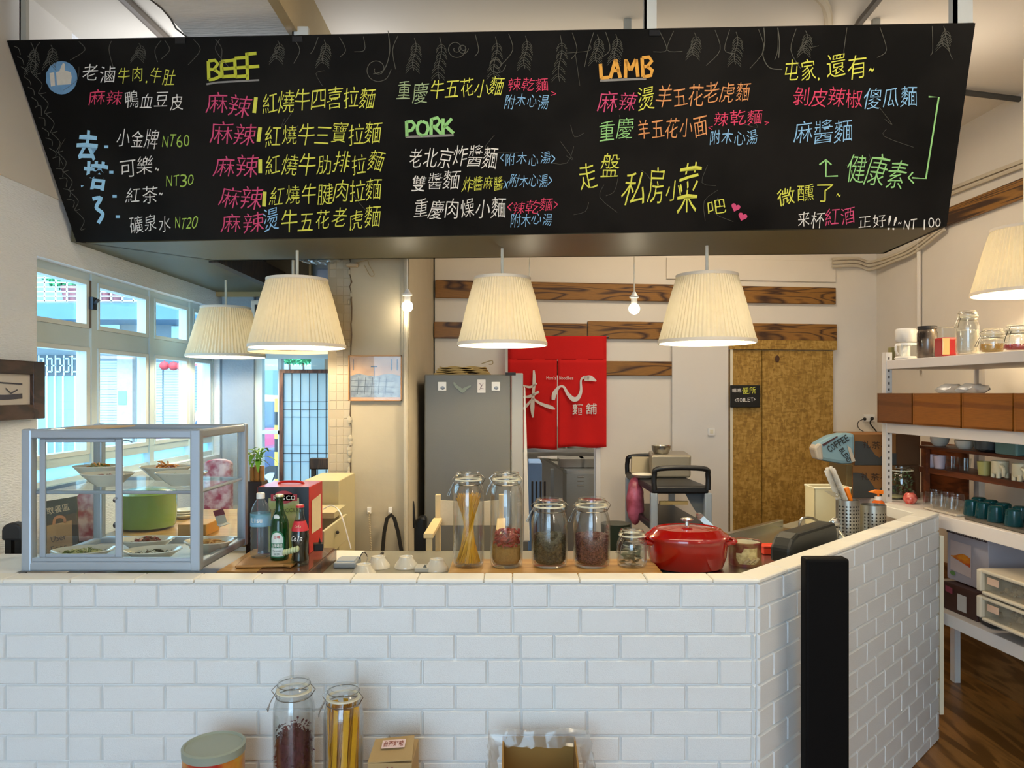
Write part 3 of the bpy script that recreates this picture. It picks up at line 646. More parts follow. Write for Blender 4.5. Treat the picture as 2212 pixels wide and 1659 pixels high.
# ---------------------------------------------------------------- the hanging menu board
HB = .69
TL = P(15, 88, 1.40*F/762); BL = P(165, 523, HB*F/327); ZB = BL.z
BR = P(2045, 489, HB*F/361)                          # level lower edge
nrm = (BR-BL).cross(TL-BL).normalized()
if nrm.y > 0: nrm = -nrm
TR = hitp(2107, 50, TL, nrm)
RR = P(1910, 548, (ZB-EYE)*F/(HY-548)); RL = P(463, 563, (ZB-EYE)*F/(HY-563))
board = thing('menu_board', 'long black chalkboard canopy with a handwritten menu hanging over the counter', 'menu board', tuple((BL+BR)/2))
MB().slab([TL, TR, BR, BL], -nrm*.018).build('front_panel', black_m, board)
so = MB().slab([BL + Vector((.02, .02, 0)), BR + Vector((-.02, .02, 0)), RR, RL], (0, 0, .03)); so.build('bottom_panel', soffit_m, board)
up = Vector((0, 0, .5))
MB().slab([BL, TL-nrm*(-.02) + Vector((.03, .03, -.01)), RL + up, RL], Vector((.015, 0, 0))).build('side_panel', black_m, board)
MB().slab([BR, TR + Vector((-.03, .03, -.01)), RR + up, RR], Vector((-.015, 0, 0))).build('side_panel', black_m, board)
MB().slab([RL, RR, RR + up, RL + up], (0, -.015, 0)).build('rear_panel', soffit_m, board)
e1 = (TR-TL).normalized()
for px, w_ in ((42, 15), (1408, 24), (647, 34), (2086, 34)):
    p = hitp(px, 80 if px < 1000 else 60, TL, nrm); p.z = 0
    wd = w_*2.9/F; q = MB(); zt_ = TL.z - .01
    base = TL + e1*((p-Vector((TL.x, TL.y, 0))).dot(e1))
    q.box((base.x-wd/2, base.y+.012, base.z-.012), (base.x+wd/2, base.y+.032, 3.12 if px == 647 else CH)); q.box((base.x-wd/2, base.y+.012, base.z-.012), (base.x-wd/2+.006, base.y+.06, 3.12 if px == 647 else CH))
    q.build('hanger', mat('hanger_grey', '#b8bcbd', r=.5, n=.05) if px != 42 else mat('hanger_tan', '#a49f92', r=.5), board)
for px, py in ((1356, 0), (1894, 20)):
    q = MB(); a = (X(px, 3.3), 3.3); q.box((a[0]-.016, a[1], 2.9), (a[0]+.016, a[1]+.02, CH)); q.build('hanger', mat('hanger_tan'), board)
for px, py in ((388, 84), (641, 80), (1413, 67)):
    q = MB(); a = hitp(px-10, py-2, TL+nrm*.004, nrm); b = hitp(px+12, py-2, TL+nrm*.004, nrm); c = hitp(px+12, py+10, TL+nrm*.004, nrm); d_ = hitp(px-10, py+10, TL+nrm*.004, nrm)
    q.slab([a, b, c, d_], -nrm*.01); q.build('clip', black_p, board)
BS = lambda x, y: hitp(x, -y, TL + nrm*.002, nrm)
BS2 = lambda x, y: hitp(x, -y, TL + nrm*.0012, nrm)
random.seed(11)
def wr(text, x0, y0, x1, y1, h, m_, bold=.0, slant=.12, lab=None):
    o = write(MB(), text, BS, (x0, -y0), (x1, -y1), h, bold if bold else -.007, .13, slant).build('chalk_writing', m_, board)
    if lab: o['label'] = lab
RD, YW, WH, GR, BU, OR = chr_, chy, chw, chg, chb, cho
for a in [
 ('老滷', 178, 180, 252, 176, 38, WH), ('牛肉.牛肚', 252, 178, 380, 183, 38, YW), ('麻辣', 190, 227, 266, 228, 34, RD), ('鴨血豆皮', 268, 236, 398, 236, 38, WH),
 ('小金牌', 250, 322, 342, 326, 42, WH), ('NT60', 350, 317, 411, 315, 28, chG), ('可樂~', 258, 382, 346, 378, 40, WH), ('紅茶~', 270, 440, 356, 436, 38, WH), ('NT30', 358, 402, 420, 400, 27, chG),
 ('礦泉水', 280, 503, 372, 498, 38, WH), ('NT20', 378, 494, 428, 492, 27, chG),
 ('麻辣', 444, 246, 542, 248, 46, chp), ('紅燒牛四喜拉麵', 566, 242, 812, 236, 46, YW), ('麻辣', 453, 314, 553, 318, 48, chp), ('紅燒牛三寶拉麵', 572, 314, 824, 312, 46, YW),
 ('麻辣', 460, 384, 558, 386, 48, chp), ('紅燒牛肋排拉麵', 571, 378, 832, 374, 48, YW), ('麻辣', 472, 450, 565, 456, 48, chp), ('紅燒牛腱肉拉麵', 582, 448, 826, 434, 46, YW),
 ('麻辣', 476, 506, 572, 503, 44, chp), ('燙', 570, 504, 604, 502, 48, BU), ('牛五花老虎麵', 608, 500, 824, 494, 48, YW),
 ('重慶', 855, 222, 926, 222, 46, mat('chalk_pale_green', '#a3b58a', r=.9)), ('牛五花小麵', 930, 217, 1090, 210, 42, YW), ('辣乾麵', 1097, 198, 1186, 196, 30, RD), ('>', 1190, 210, 1202, 210, 14, RD), ('附木心湯', 1089, 234, 1186, 234, 32, BU),
 ('老北京炸醬麵', 882, 362, 1075, 362, 46, WH), ('<附木心湯>', 1080, 358, 1200, 358, 30, BU), ('雙醬麵', 888, 414, 994, 410, 40, WH), ('炸醬麻醬', 1000, 412, 1088, 410, 32, YW), ('x附木心湯>', 1088, 406, 1192, 406, 28, BU),
 ('重慶肉燥小麵', 893, 474, 1094, 472, 44, WH), ('<辣乾麵>', 1096, 462, 1206, 458, 29, RD), ('附木心湯', 1102, 488, 1194, 488, 29, BU),
 ('麻辣', 1291, 240, 1378, 240, 46, chp), ('燙', 1378, 238, 1416, 236, 50, YW), ('羊五花老虎麵', 1420, 236, 1624, 220, 46, OR),
 ('重慶', 1293, 308, 1372, 302, 48, GR), ('羊五花小面', 1376, 306, 1530, 298, 46, OR), ('<', 1529, 282, 1540, 282, 14, RD), ('辣乾麵', 1541, 276, 1650, 266, 34, RD), ('>', 1650, 272, 1664, 270, 14, RD), ('附木心湯', 1532, 316, 1638, 312, 34, BU),
 ('走', 1250, 410, 1296, 404, 66, YW), ('盤', 1297, 390, 1342, 388, 58, YW), ('私', 1346, 440, 1400, 438, 74, YW), ('房', 1402, 444, 1440, 442, 80, YW), ('小', 1440, 434, 1476, 430, 44, YW), ('菜', 1470, 470, 1520, 464, 112, YW), ('吧', 1526, 470, 1572, 466, 36, YW),
 ('屯家.', 1692, 176, 1778, 172, 50, YW), ('還有~', 1786, 172, 1892, 164, 52, YW), ('剝皮辣椒', 1713, 232, 1864, 230, 40, RD), ('傻瓜麵', 1866, 234, 1984, 230, 46, BU),
 ('麻醬麵', 1714, 314, 1844, 312, 50, BU), ('健康素', 1826, 400, 1958, 408, 66, GR), ('微醺了~', 1678, 442, 1820, 434, 40, YW),
 ('来杯', 1722, 492, 1782, 490, 36, WH), ('紅酒', 1782, 492, 1850, 488, 40, chp), ('正好!!~', 1852, 494, 1950, 494, 30, WH), ('NT 100', 1952, 496, 2034, 492, 22, WH)]:
    wr(*a)
q = MB()
def bst(mb, pts, w_): stroke(mb, [(x, -y) for x, y in pts], w_, BS)
wr('去', 164, 350, 210, 352, 62, chlb, .028, 0); wr('搭', 174, 412, 232, 416, 62, chlb, .028, 0)
q = MB(); bst(q, smoothpts([(200, 430), (218, 428), (208, 448), (222, 462), (212, 482)], 4), 8); q.build('chalk_writing', chlb, board)
q = MB()
for x, y in ((225, 317), (236, 372), (243, 424), (250, 468)): q = MB(); bst(q, [(x, y), (x+9, y)], 6); q.build('chalk_mark', chlb, board)
q = MB()
for x0, y0, x1, y1 in ((553, 210, 549, 244), (562, 275, 558, 306), (562, 344, 562, 374), (572, 414, 570, 446)): q = MB(); bst(q, [(x0, y0), (x1, y1)], 8); q.build('chalk_mark', chy, board)
# block capitals drawn with the side of the chalk
q = MB()
for s in ([(450, 132), (451, 172)], [(450, 132), (464, 130), (471, 138), (462, 150), (454, 150)], [(462, 150), (474, 158), (474, 166), (462, 171), (451, 172)],
          [(478, 132), (480, 168)], [(478, 133), (504, 130)], [(480, 149), (505, 147)], [(480, 166), (506, 164)], [(507, 126), (509, 168)], [(507, 126), (531, 124)], [(508, 147), (533, 145)], [(509, 166), (535, 164)],
          [(533, 114), (535, 174)], [(533, 117), (554, 115)], [(533, 145), (560, 143)]): bst(q, s, 7)
q.build('chalk_writing', mat('chalk_strong_yellow', '#c9cc3f', r=.9, n=.1, ns=80), board, label='BEEF in thick yellow chalk capitals')
q = MB()
for s in ([(878, 262), (879, 296)], [(878, 264), (890, 262), (896, 270), (890, 281), (879, 283)], [(912, 262), (922, 266), (925, 278), (920, 291), (911, 293), (903, 287), (901, 275), (905, 265), (912, 262)],
          [(932, 256), (931, 292)], [(932, 258), (945, 254), (951, 262), (944, 272), (932, 274)], [(938, 274), (954, 290)], [(957, 256), (957, 291)], [(976, 256), (958, 276)], [(962, 272), (980, 288)]): bst(q, s, 7)
q.build('chalk_writing', chg, board, label='PORK in thick green chalk capitals')
q = MB()
for s in ([(1297, 138), (1299, 170)], [(1298, 169), (1316, 167)], [(1318, 169), (1330, 128)], [(1330, 128), (1340, 168)], [(1323, 153), (1338, 152)], [(1351, 168), (1352, 128)], [(1352, 130), (1362, 152)], [(1362, 152), (1374, 128)], [(1374, 128), (1378, 166)],
          [(1387, 125), (1389, 166)], [(1387, 125), (1402, 123), (1408, 132), (1399, 143), (1390, 144)], [(1398, 143), (1409, 152), (1406, 163), (1389, 167)]): bst(q, s, 7.5)
q.build('chalk_writing', chO, board, label='LAMB in thick amber chalk capitals')
fm = mat('chalk_smear', '#8f8c88', r=.9, n=.4, ns=30)
for s_, w_ in (([(446, 182), (470, 178), (560, 173)], 4), ([(876, 296), (980, 292)], 5), ([(1296, 174), (1396, 170)], 5)): q = MB(); bst(q, s_, w_); q.build('chalk_smear', fm, board)
for s_ in ([(2006, 209), (2028, 210), (2000, 386), (1970, 384)], [(1972, 372), (1962, 384), (1974, 396)], [(1810, 380), (1784, 381), (1784, 346)], [(1770, 356), (1784, 345), (1796, 356)]): q = MB(); bst(q, s_, 3.5); q.build('chalk_mark', chg, board)
for hx, hy in ((1589, 448), (1604, 468)):
    pts = []
    for k in range(24):
        a = k/24*2*math.pi; x = 16*math.sin(a)**3; y = 13*math.cos(a)-5*math.cos(2*a)-2*math.cos(3*a)-math.cos(4*a); th = -.35; pts.append(BS(hx + .62*(x*math.cos(th)-y*math.sin(th)), -(hy - .62*(x*math.sin(th)+y*math.cos(th)))))
    MB().add(pts, [tuple(range(24))]).build('chalk_heart', chp, board)
# thumbs-up badge
pts = [BS2(133 + 34*math.cos(a*R(15))*(1+.03*math.sin(a*3)), -(168 - 36*math.sin(a*R(15)))) for a in range(24)]
MB().add(pts, [tuple(range(24))]).build('chalk_badge', mat('badge_blue', '#6f98bb', r=.9, n=.25, ns=25), board)
MB().add([BS(x, -y) for x, y in ((123, 184), (121, 156), (128, 154), (133, 142), (136, 136), (140, 138), (140, 152), (153, 156), (155, 166), (153, 182))], [tuple(range(10))]).build('chalk_thumb', mat('thumb_cream', '#d2c9b8', r=.9, n=.15, ns=60), board)
MB().add([BS(x, -y) for x, y in ((107, 158), (117, 156), (119, 185), (110, 187))], [(0, 1, 2, 3)]).build('chalk_thumb', mat('thumb_cream'), board)
# faint garlands drawn along the top and down the side
q = MB(); random.seed(5)
def leafy(x, y, ln, w_=1.3, ang=-90):
    a = R(ang); pts = [(x + k*ln/6*math.cos(a) + 4*math.sin(k), y - k*ln/6*math.sin(a)) for k in range(7)]; bst(q, smoothpts(pts, 3), w_)
    for k in range(1, 6):
        px, py = pts[k]
        for s in (-1, 1):
            for dy in (0, 5): bst(q, smoothpts([(px, py+dy), (px+s*6, py+3+dy), (px+s*(10+k), py+13+dy)], 3), w_*.7)
for x, ln in ((70, 60), (110, 45), (300, 30), (600, 40), (700, 52), (895, 70), (950, 90), (1070, 90), (1135, 70), (1210, 100), (1290, 60), (1330, 60), (1500, 50), (1590, 70), (1740, 50), (2040, 40)):
    leafy(x, 94 - 40*(x-15)/2092 + 5, ln)
for cx_, cy_, r0 in ((815, 150, 30), (985, 105, 22), (1073, 140, 20), (1000, 105, 12)):
    bst(q, smoothpts([(cx_+r0*(1-k/16)*math.cos(k*.75), cy_+r0*(1-k/16)*math.sin(k*.75)) for k in range(14)], 3), 1.4)
bst(q, smoothpts([(1650, 60), (1652, 90), (1648, 120), (1662, 146), (1690, 150)], 4), 2); bst(q, smoothpts([(1680, 60), (1684, 90), (1682, 125)], 4), 2)
bst(q, smoothpts([(838, 66), (842, 110), (830, 150), (806, 160)], 4), 1.6)
for k in range(9): bst(q, smoothpts([(60+k*13, 120+k*42), (78+k*13, 140+k*42), (70+k*13, 160+k*42), (88+k*12, 158+k*42)], 4), 1.3)
for k in range(16): bst(q, smoothpts([(30+k*7.6, 100+k*22), (40+k*8, 96+k*22+random.uniform(0, 14)), (44+k*7.6, 118+k*22)], 3), 1.4)
for k in range(30): x = random.uniform(60, 2040); bst(q, smoothpts([(x, 93-38*x/2100), (x+random.uniform(-16, 16), 108), (x+random.uniform(-20, 20), random.uniform(110, 150))], 4), 1.3)
for _ in range(26):
    x = random.uniform(120, 1950); y = random.uniform(80, 480); bst(q, smoothpts([(x, y), (x+random.uniform(-30, 30), y+random.uniform(5, 40)), (x+random.uniform(-60, 60), y+random.uniform(10, 70))], 3), .8)
q.build('chalk_doodle', chf, board)['kind'] = 'stuff'
# ---------------------------------------------------------------- lamps
def shademat():
    mt = bpy.data.materials.new('lamp_shade_fabric'); mt.use_nodes = True; nt = mt.node_tree; N = nt.nodes; L = nt.links; N.remove(N['Principled BSDF'])
    tc = N.new('ShaderNodeTexCoord'); no = N.new('ShaderNodeTexNoise'); no.inputs['Scale'].default_value = 40; L.new(tc.outputs['Object'], no.inputs[0])
    mx = N.new('ShaderNodeMix'); mx.data_type = 'RGBA'; mx.inputs[6].default_value = (*lin('#cfc3a6'), 1); mx.inputs[7].default_value = (*lin('#dacfb4'), 1); L.new(no.outputs[0], mx.inputs[0])
    d = N.new('ShaderNodeBsdfDiffuse'); t = N.new('ShaderNodeBsdfTranslucent'); t.inputs[0].default_value = (1, .86, .52, 1); L.new(mx.outputs[2], d.inputs[0])
    m = N.new('ShaderNodeMixShader'); m.inputs[0].default_value = .028; L.new(d.outputs[0], m.inputs[1]); L.new(t.outputs[0], m.inputs[2]); L.new(m.outputs[0], N['Material Output'].inputs[0])
    return mt
shade_m = shademat(); trim_m = mat('shade_trim', '#ddd2c0', r=.8)
cord_m = mat('white_cord', '#e9e2cf', r=.5)
bulb_m = mat('bulb_glow', '#fff2d0', em=5, emc='#ffe0a0')
def pendant(lab, px, ytop_cord, ytop, ybot, wpx, d, zc=None, group='pleated pendant lamps', pw=None):
    x = X(px, d); zb = Z(ybot, d) ; h = (ybot-ytop)*d/F; rb = wpx/2*d/F; rt = rb*.63; ztc = zc if zc else Z(ytop_cord, d)
    zb += rb*.0
    t = thing('pendant_lamp', lab, 'lamp', (x, d, zb), group=group)
    q = MB(); q.cap = False; n = 288
    rip = lambda a, k: .020*math.sin(a*72)*(.25+.75*math.sin(math.pi*min(1, k*1.05))) + .004*math.sin(a*29+k)
    q.lathe([(rb, .012), (rb-(rb-rt)*.25, h*.25), (rb-(rb-rt)*.5, h*.5), (rb-(rb-rt)*.75, h*.75), (rt, h-.01)], (x, d, zb), n, ripple=rip)
    q.build('lamp_shade', shade_m, t, smooth=True)
    q = MB(); q.cap = False; q.lathe([(rb+.003, 0), (rb+.003, .016), (rb-.003, .016), (rb-.003, 0), (rb+.003, 0)], (x, d, zb), 64); q.build('rim', trim_m, t, smooth=True); q = MB(); q.cap = False; q.lathe([(rt+.003, h-.014), (rt+.003, h), (rt-.004, h), (rt-.004, h-.012)], (x, d, zb), 64)
    q.build('top_rim', trim_m, t, smooth=True)
    q = MB(); q.cap = False; q.lathe([(rt-.004, h-.008), (.02, h-.004)], (x, d, zb), 40); q.build('top_disc', shade_m, t)
    MB().tube([(x, d, zb+h-.09), (x, d, ztc)], .0075, 8).build('cord', cord_m, t)
    so_ = MB().lathe([(.02, h-.1), (.022, h), (.0, h+.005)], (x, d, zb), 12).build('socket', cord_m, t)
    MB().ball((x, d, zb+h*.5), .04, 12, 1, 1, 1.2).build('bulb', bulb_m, so_, smooth=True)
    l = light('pendant_light', 'POINT', (x, d, zb+h*.5), pw or LAMP_W, WARM, .045); l.parent = t; l.location = (0, 0, h*.5)
    l.location = (0, 0, h*.5-.07)
    return t
pendant('white pleated pendant lamp nearest the window, hanging behind its neighbour', 488, 612, 664, 772, 163, 4.57, ZB+.02)
pendant('white pleated pendant lamp over the bottles, in front of the window bay', 642, 541, 603, 752, 204, 3.62, ZB)
pendant('white pleated pendant lamp almost hidden behind the one over the bottles', 633, 541, 620, 761, 184, 4.0, CH, pw=1.5)
pendant('white pleated pendant lamp in front of the fridge', 1085, 537, 600, 747, 192, 3.57, ZB)
pendant('white pleated pendant lamp before the end of the battens, over the pot', 1527, 531, 594, 742, 206, 3.50, ZB)
pendant('white pleated pendant lamp hanging high over the white shelving', 2214, 400, 492, 636, 204, 3.7, CH)
def bulbpend(lab, px, ybulb, d, wpx=26):
    x, z = X(px, d), Z(ybulb, d); t = thing('bare_bulb', lab, 'light bulb', (x, d, z-.03), group='bare hanging bulbs')
    MB().ball((x, d, z), .030, 14).build('globe', mat('bulb_white', '#fff6e0', em=12, emc='#fff0cc'), t, smooth=True)
    MB().lathe([(.016, .02), (.017, .055), (.026, .058), (.026, .066), (.018, .07), (.008, .09)], (x, d, z), 14).build('socket', white_m, t, smooth=True)
    MB().tube([(x, d, z+.085), (x, d, CH)], .0035, 6).build('cord', cord_m, t)
    l = light('bulb_light', 'POINT', (x, d, z-.05), BULB_W, (1, .88, .66), .035); l.parent = t; l.location = (0, 0, -.02)
bulbpend('lit bare bulb on a thin cord beside the pillar', 880, 662, 3.93)
bulbpend('lit bare bulb on a thin cord in front of the burnt battens', 1370, 667, 4.0)
bulbpend('bare bulb half hidden behind the pendant lamp shade before the fridge', 1144, 662, 4.0)
MB().tube([B(1587, 545, .1), B(1587, 640, .1)], .003, 5)
# ---------------------------------------------------------------- service counter clad in white foam brick
CF = 2.365
D0 = Vector((.78, CF)); DD = Vector((1, 1)).normalized(); DN = Vector((1, -1)).normalized()   # diagonal run, its outward normal
L2 = 1.868
D1 = D0 + DD*L2
th = .087
cnt = thing('service_counter', 'L-shaped service counter clad in white brick-pattern panels', 'counter', (0, CF, 0))
i0 = Vector((D0.x - th*math.tan(R(22.5)), CF+th)); i1 = D1 - DN*th
ret = Vector((-.07, .34))
core = MB().prismz([(-2, CF+.008), (D0.x-.003, CF+.008), (D1.x-.006, D1.y+.006), (i1.x, i1.y), (i0.x, i0.y), (-2, CF+th)], 0, 1.10)
core.build('core', tile_back, cnt)
core = MB().box((-2, CF+th, 0), (-1.93, 2.75, 1.10)); core.box((-2, CF+th, 1.10), (-1.63, 2.75, 1.112)); core.build('return_ledge', tile_back, cnt)
q = MB().prismz([(D1.x-.11, D1.y-.03), (D1.x, D1.y), (D1.x-.07, D1.y+.36), (D1.x-.15, D1.y+.35)], 1.055, 1.11); q.build('return_ledge', mat('cap_warm', '#e6e2d6', r=.45, n=.02), cnt, bevel=.004)
BRM = {}
def brick_mesh(wd, ht, key, m_):
    k = (round(wd, 3), round(ht, 3), key)
    if k in BRM: return BRM[k]
    c = .0055; dp = .008; me = bpy.data.meshes.new('brick')
    vs = [(0, 0, 0), (wd, 0, 0), (wd, 0, ht), (0, 0, ht), (c, -dp, c), (wd-c, -dp, c), (wd-c, -dp, ht-c), (c, -dp, ht-c)]
    me.from_pydata(vs, [], [(4, 5, 6, 7), (0, 1, 5, 4), (1, 2, 6, 5), (2, 3, 7, 6), (3, 0, 4, 7)]); me.materials.append(m_); BRM[k] = me; return me
base = Vector(cnt.location)
def brick(x, y, z, wd, ht, rz, key='brick'):
    o = bpy.data.objects.new('brick', brick_mesh(wd-.0015, ht-.0015, key, tile_m)); COL.objects.link(o); o.parent = cnt
    o.location = Vector((x, y, z)) - base; o.rotation_euler = (random.uniform(-.006, .006), random.uniform(-.002, .002), rz); return o
random.seed(21)
rows = [1261, 1313, 1370, 1424.5, 1480, 1534, 1589.5, 1645, 1700]
def zr(y): return Z(y, CF)
A = [-264, -200, -66, 68, 134, 205, 341, 477, 614, 687, 825, 965, 1106, 1185, 1327.5, 1471, 1614, 1634]
A1 = [-264, -134, 0, 134, 272, 408, 544, 615, 754, 894.6, 1035, 1107, 1253.6, 1398, 1541, 1615, 1634]
O = [-264, -126, 12, 147, 220, 356, 492, 629, 703, 841, 983, 1124, 1196.6, 1340, 1483, 1626, 1636]
E = [-264, -195, -60, 78, 147, 286, 423, 558, 631, 770, 912, 1052.5, 1126, 1268, 1410, 1554, 1627, 1636]
for k in range(8):
    J = A if k == 0 else A1 if k == 1 else (O if k % 2 == 0 else E)
    zt, zb = zr(rows[k]), zr(rows[k+1])
    for a, b in zip(J, J[1:]): brick(X(a, CF), CF+.008, zb, (b-a)*CF/F, zt-zb, 0)
hrow = .0802; z = zr(rows[8])
zrow = [(zr(rows[k+1]), zr(rows[k])) for k in range(8)]
zz = zr(rows[8]); 
while zz > .02: zrow.append((max(0, zz-hrow), zz)); zz -= hrow
for k, (zb, zt) in enumerate(zrow):
    s = 0; first = .10 if k % 2 else .2
    if k < 2: first -= .03
    cuts = [0]; t_ = first
    while t_ < L2-.03: cuts.append(t_); t_ += .2035
    cuts.append(L2)
    for a, b in zip(cuts, cuts[1:]):
        p = D0 + DD*a - DN*.008
        brick(p.x, p.y, zb, b-a, zt-zb, R(45), 'diag')
# cap tiles along the ledge
capm = mat('cap_warm')
cc = [-264, -130, 5, 150, 290, 418, 547, 620, 757, 900, 1045, 1107, 1253, 1398, 1541, 1634]
for a, b in zip(cc, cc[1:]):
    x0, x1 = X(a, CF)+.001, X(b, CF)-.001
    q = MB()
    if b == 1634: q.prismz([(x0, CF), (D0.x, CF), (i0.x+.0, i0.y), (x0, CF+th)], 1.10, 1.1135)
    else: q.box((x0, CF, 1.10), (x1, CF+th, 1.1135))
    q.build('cap_tile', capm, cnt, bevel=.003, seg=1)
n_ = 9
for k in range(n_):
    a, b = L2*k/n_+.001, L2*(k+1)/n_-.001
    p = [D0+DD*a, D0+DD*b, D0+DD*b-DN*th, D0+DD*a-DN*th]
    if k == 0: p[3] = i0
    MB().prismz([tuple(v) for v in p], 1.10, 1.1135).build('cap_tile', capm, cnt, bevel=.003, seg=1)
# end trim of the counter, black plank standing in front of it
q = MB(); p = D1 + Vector((.004, .004)); q.box((p.x, p.y, .12), (p.x+.02, p.y+.05, 1.0)); tag(q.build('end_strip', cream), 'thin cream wooden strip upright at the counter end next to the shelving', 'strip')
q = MB().box((X(1729, 2.45), 2.40, 0), (X(1821, 2.45), 2.455, Z(1203, 2.43))); tag(q.build('black_post', mat('post_black', '#090808', r=.7, n=.2, spec=.15), bevel=.008), 'tall flat black post standing against the angled brick face of the counter', 'post')
# ---------------------------------------------------------------- worktop behind the ledge
wt = thing('worktop', 'grey-green prep worktop behind the counter ledge', 'worktop', (0, 2.8, 0))
tp = [(-1.62, CF+th+.002), (i0.x-.002, CF+th+.002), (i1.x-.03, i1.y-.002), (1.66, 4.02), (1.40, 3.78), (.745, 3.1), (-1.62, 3.1)]
MB().prismz(tp, 1.02, 1.05).build('top', mat('worktop_grey', '#7f7c6d', r=.3, n=.04, ns=6), wt, bevel=.003)
MB().prismz([(-1.60, 2.5), (.72, 2.5), (1.8, 3.6), (1.45, 3.8), (.72, 3.06), (-1.6, 3.06)], 0.02, 1.02).build('cabinet', mat('cabinet_dark', '#45413a', r=.5), wt)
# stainless sink rim running along the angled side
sk = thing('sink', 'stainless steel sink let into the angled worktop with a raised rim', 'sink', (1.2, 3.4, 1.05))
def dpt(s, t): p = D0 + DD*s - DN*t; return p      # along the diagonal, inwards
q = MB(); p = [dpt(.15, .16), dpt(1.25, .16), dpt(1.25, .55), dpt(.30, .55)]; q.prismz([tuple(v) for v in p], 1.052, 1.056); q.build('deck', steel, sk)
q = MB(); p = [dpt(.30, .53), dpt(1.3, .53), dpt(1.3, .56), dpt(.30, .56)]; q.prismz([tuple(v) for v in p], 1.05, 1.085); q.build('rim', steel, sk, bevel=.004)
a = P(1732, 1138, 3.35); q = MB().tube(smoothpts([(a.x-.01, 3.35, 1.06), (a.x-.005, 3.35, 1.135), (a.x+.05, 3.38, 1.14), (a.x+.10, 3.43, 1.12)], 4), .006, 8); q.build('tap', steel, sk, smooth=True)
# rounded dark tub lying against the ledge
q = MB(); c0 = dpt(.33, .17); c1_ = dpt(.80, .17); pts = []
for s, t_ in ((.34, .13), (.78, .13), (.78, .2), (.34, .2)): pts.append(dpt(s, t_))
prof = [(0, 1.06), (0, 1.115), (.03, 1.15), (.08, 1.165), (.42, 1.165), (.44, 1.15), (.45, 1.12), (.45, 1.06)]
A_ = [Vector((*(dpt(.50+s, .13)), z)) for s, z in prof]; off = dpt(.5, .21)-dpt(.5, .13)
q.slab(A_, (off.x, off.y, 0)); tag(q.build('dish_tub', mat('tub_black', '#22231f', r=.45, n=.1), bevel=.012), 'rounded dark plastic tub standing in the sink against the ledge', 'tub')

# ---------------------------------------------------------------- clip-top glass jars
def jar(lab, x, y, z, r, h, kind, group=None, clip=1, lidh=.028, rz=0, sq=0, name='glass_jar', wires=True, tall=False):
    t = thing(name, lab, 'jar', (0, 0, 0), group=group)
    nk = r*.80; b = h-lidh; sh = h*.16 if not tall else h*.10
    prof = [(.001, .003), (r*.80, 0), (r*.94, .006), (r, .02), (r*1.0, b-sh*1.6), (r*.97, b-sh*1.1), (nk*1.04, b-sh*.35), (nk, b-.018), (nk*1.06, b-.012), (nk*1.06, b-.004), (nk*.98, b)]
    inner = [(nk*.9, b-.003), (nk*.92, b-.02), (r*.90, b-sh*1.2), (r*.94, b-sh*1.7), (r*.94, .022), (r*.86, .012), (.001, .011)]
    q = MB(); q.cap = False
    if sq: prof = [(a, c) for a, c in prof]
    q.lathe(prof + inner, (0, 0, 0), 28); q.build('body', jar_g, t, smooth=True)
    q = MB(); q.cap = False; q.lathe([(nk*1.08, b), (nk*1.08, b+lidh*.35), (nk*.95, b+lidh*.55), (nk*.93, b+lidh*.95), (nk*.86, b+lidh), (nk*.80, b+lidh*.8), (.001, b+lidh*.72)], (0, 0, 0), 28); q.build('lid', jar_g, t, smooth=True)
    q = MB(); q.cap = False; q.lathe([(nk*1.09, b-.0015), (nk*1.09, b+.0025), (nk*.9, b+.0025), (nk*.9, b-.0015)], (0, 0, 0), 28); q.build('seal', mat('rubber_seal', '#d8d2b8', r=.6), t)
    if wires:
        q = MB(); q.tube([(nk*1.07*math.cos(a*R(15)), nk*1.07*math.sin(a*R(15)), b-.016) for a in range(24)], .0013, 5, True)
        q.tube([(nk*1.0*math.cos(a*R(15)), nk*1.0*math.sin(a*R(15)), b+lidh*.6) for a in range(24)], .0013, 5, True)
        for s in (-1, 1):
            q.tube([(s*nk*1.07, -.006, b-.016), (s*(nk*1.07+.012), -.008, b+.004), (s*nk*1.03, -.004, b+lidh*.6)], .0014, 5)
        s = -1
        q.tube([(s*nk*1.1, -.01, b-.006), (s*(nk*1.1+.014), -.012, b-.03), (s*(nk*1.1+.020), -.012, b-.055), (s*(nk*1.1+.026), .004, b-.055), (s*(nk*1.1+.014), .006, b-.03), (s*nk*1.1, .008, b-.006)], .0016, 5)
        q.build('clasp', wire, t)
    put(t, (x, y, z), rz); return t
def fill(t, r, z0, z1, m_, n=600, size=.006, kind='blob', seed=1):
    random.seed(seed); q = MB(); rr = r*.90
    q.lathe([(.001, z0), (rr*.86, z0), (rr, z0+.012), (rr, z1-.004), (rr*.7, z1), (.001, z1+.003)], (0, 0, 0), 24)
    for _ in range(n):
        a = random.uniform(0, 6.28); z = random.uniform(z0+.01, z1); k = random.random(); rad = rr*.99 if k < .72 else rr*math.sqrt(random.random()); z = z if k < .72 else z1
        c = Vector((rad*math.cos(a), rad*math.sin(a), z)); s = size*random.uniform(.5, 1)
        u = Vector((random.uniform(-1, 1), random.uniform(-1, 1), random.uniform(-1, 1))).normalized()*s; v = u.orthogonal().normalized()*s*.6; w_ = u.cross(v).normalized()*s*.6
        q.add([c+u, c-u, c+v, c-v, c+w_, c-w_], [(0, 2, 4), (2, 1, 4), (1, 3, 4), (3, 0, 4), (2, 0, 5), (1, 2, 5), (3, 1, 5), (0, 3, 5)])
    o = q.build('filling', m_, t); o['kind'] = 'stuff'; return o
JZ = 1.08
bd_ = thing('cutting_board', 'long pale bamboo board under the row of jars', 'board', (.15, 2.66, 1.05))
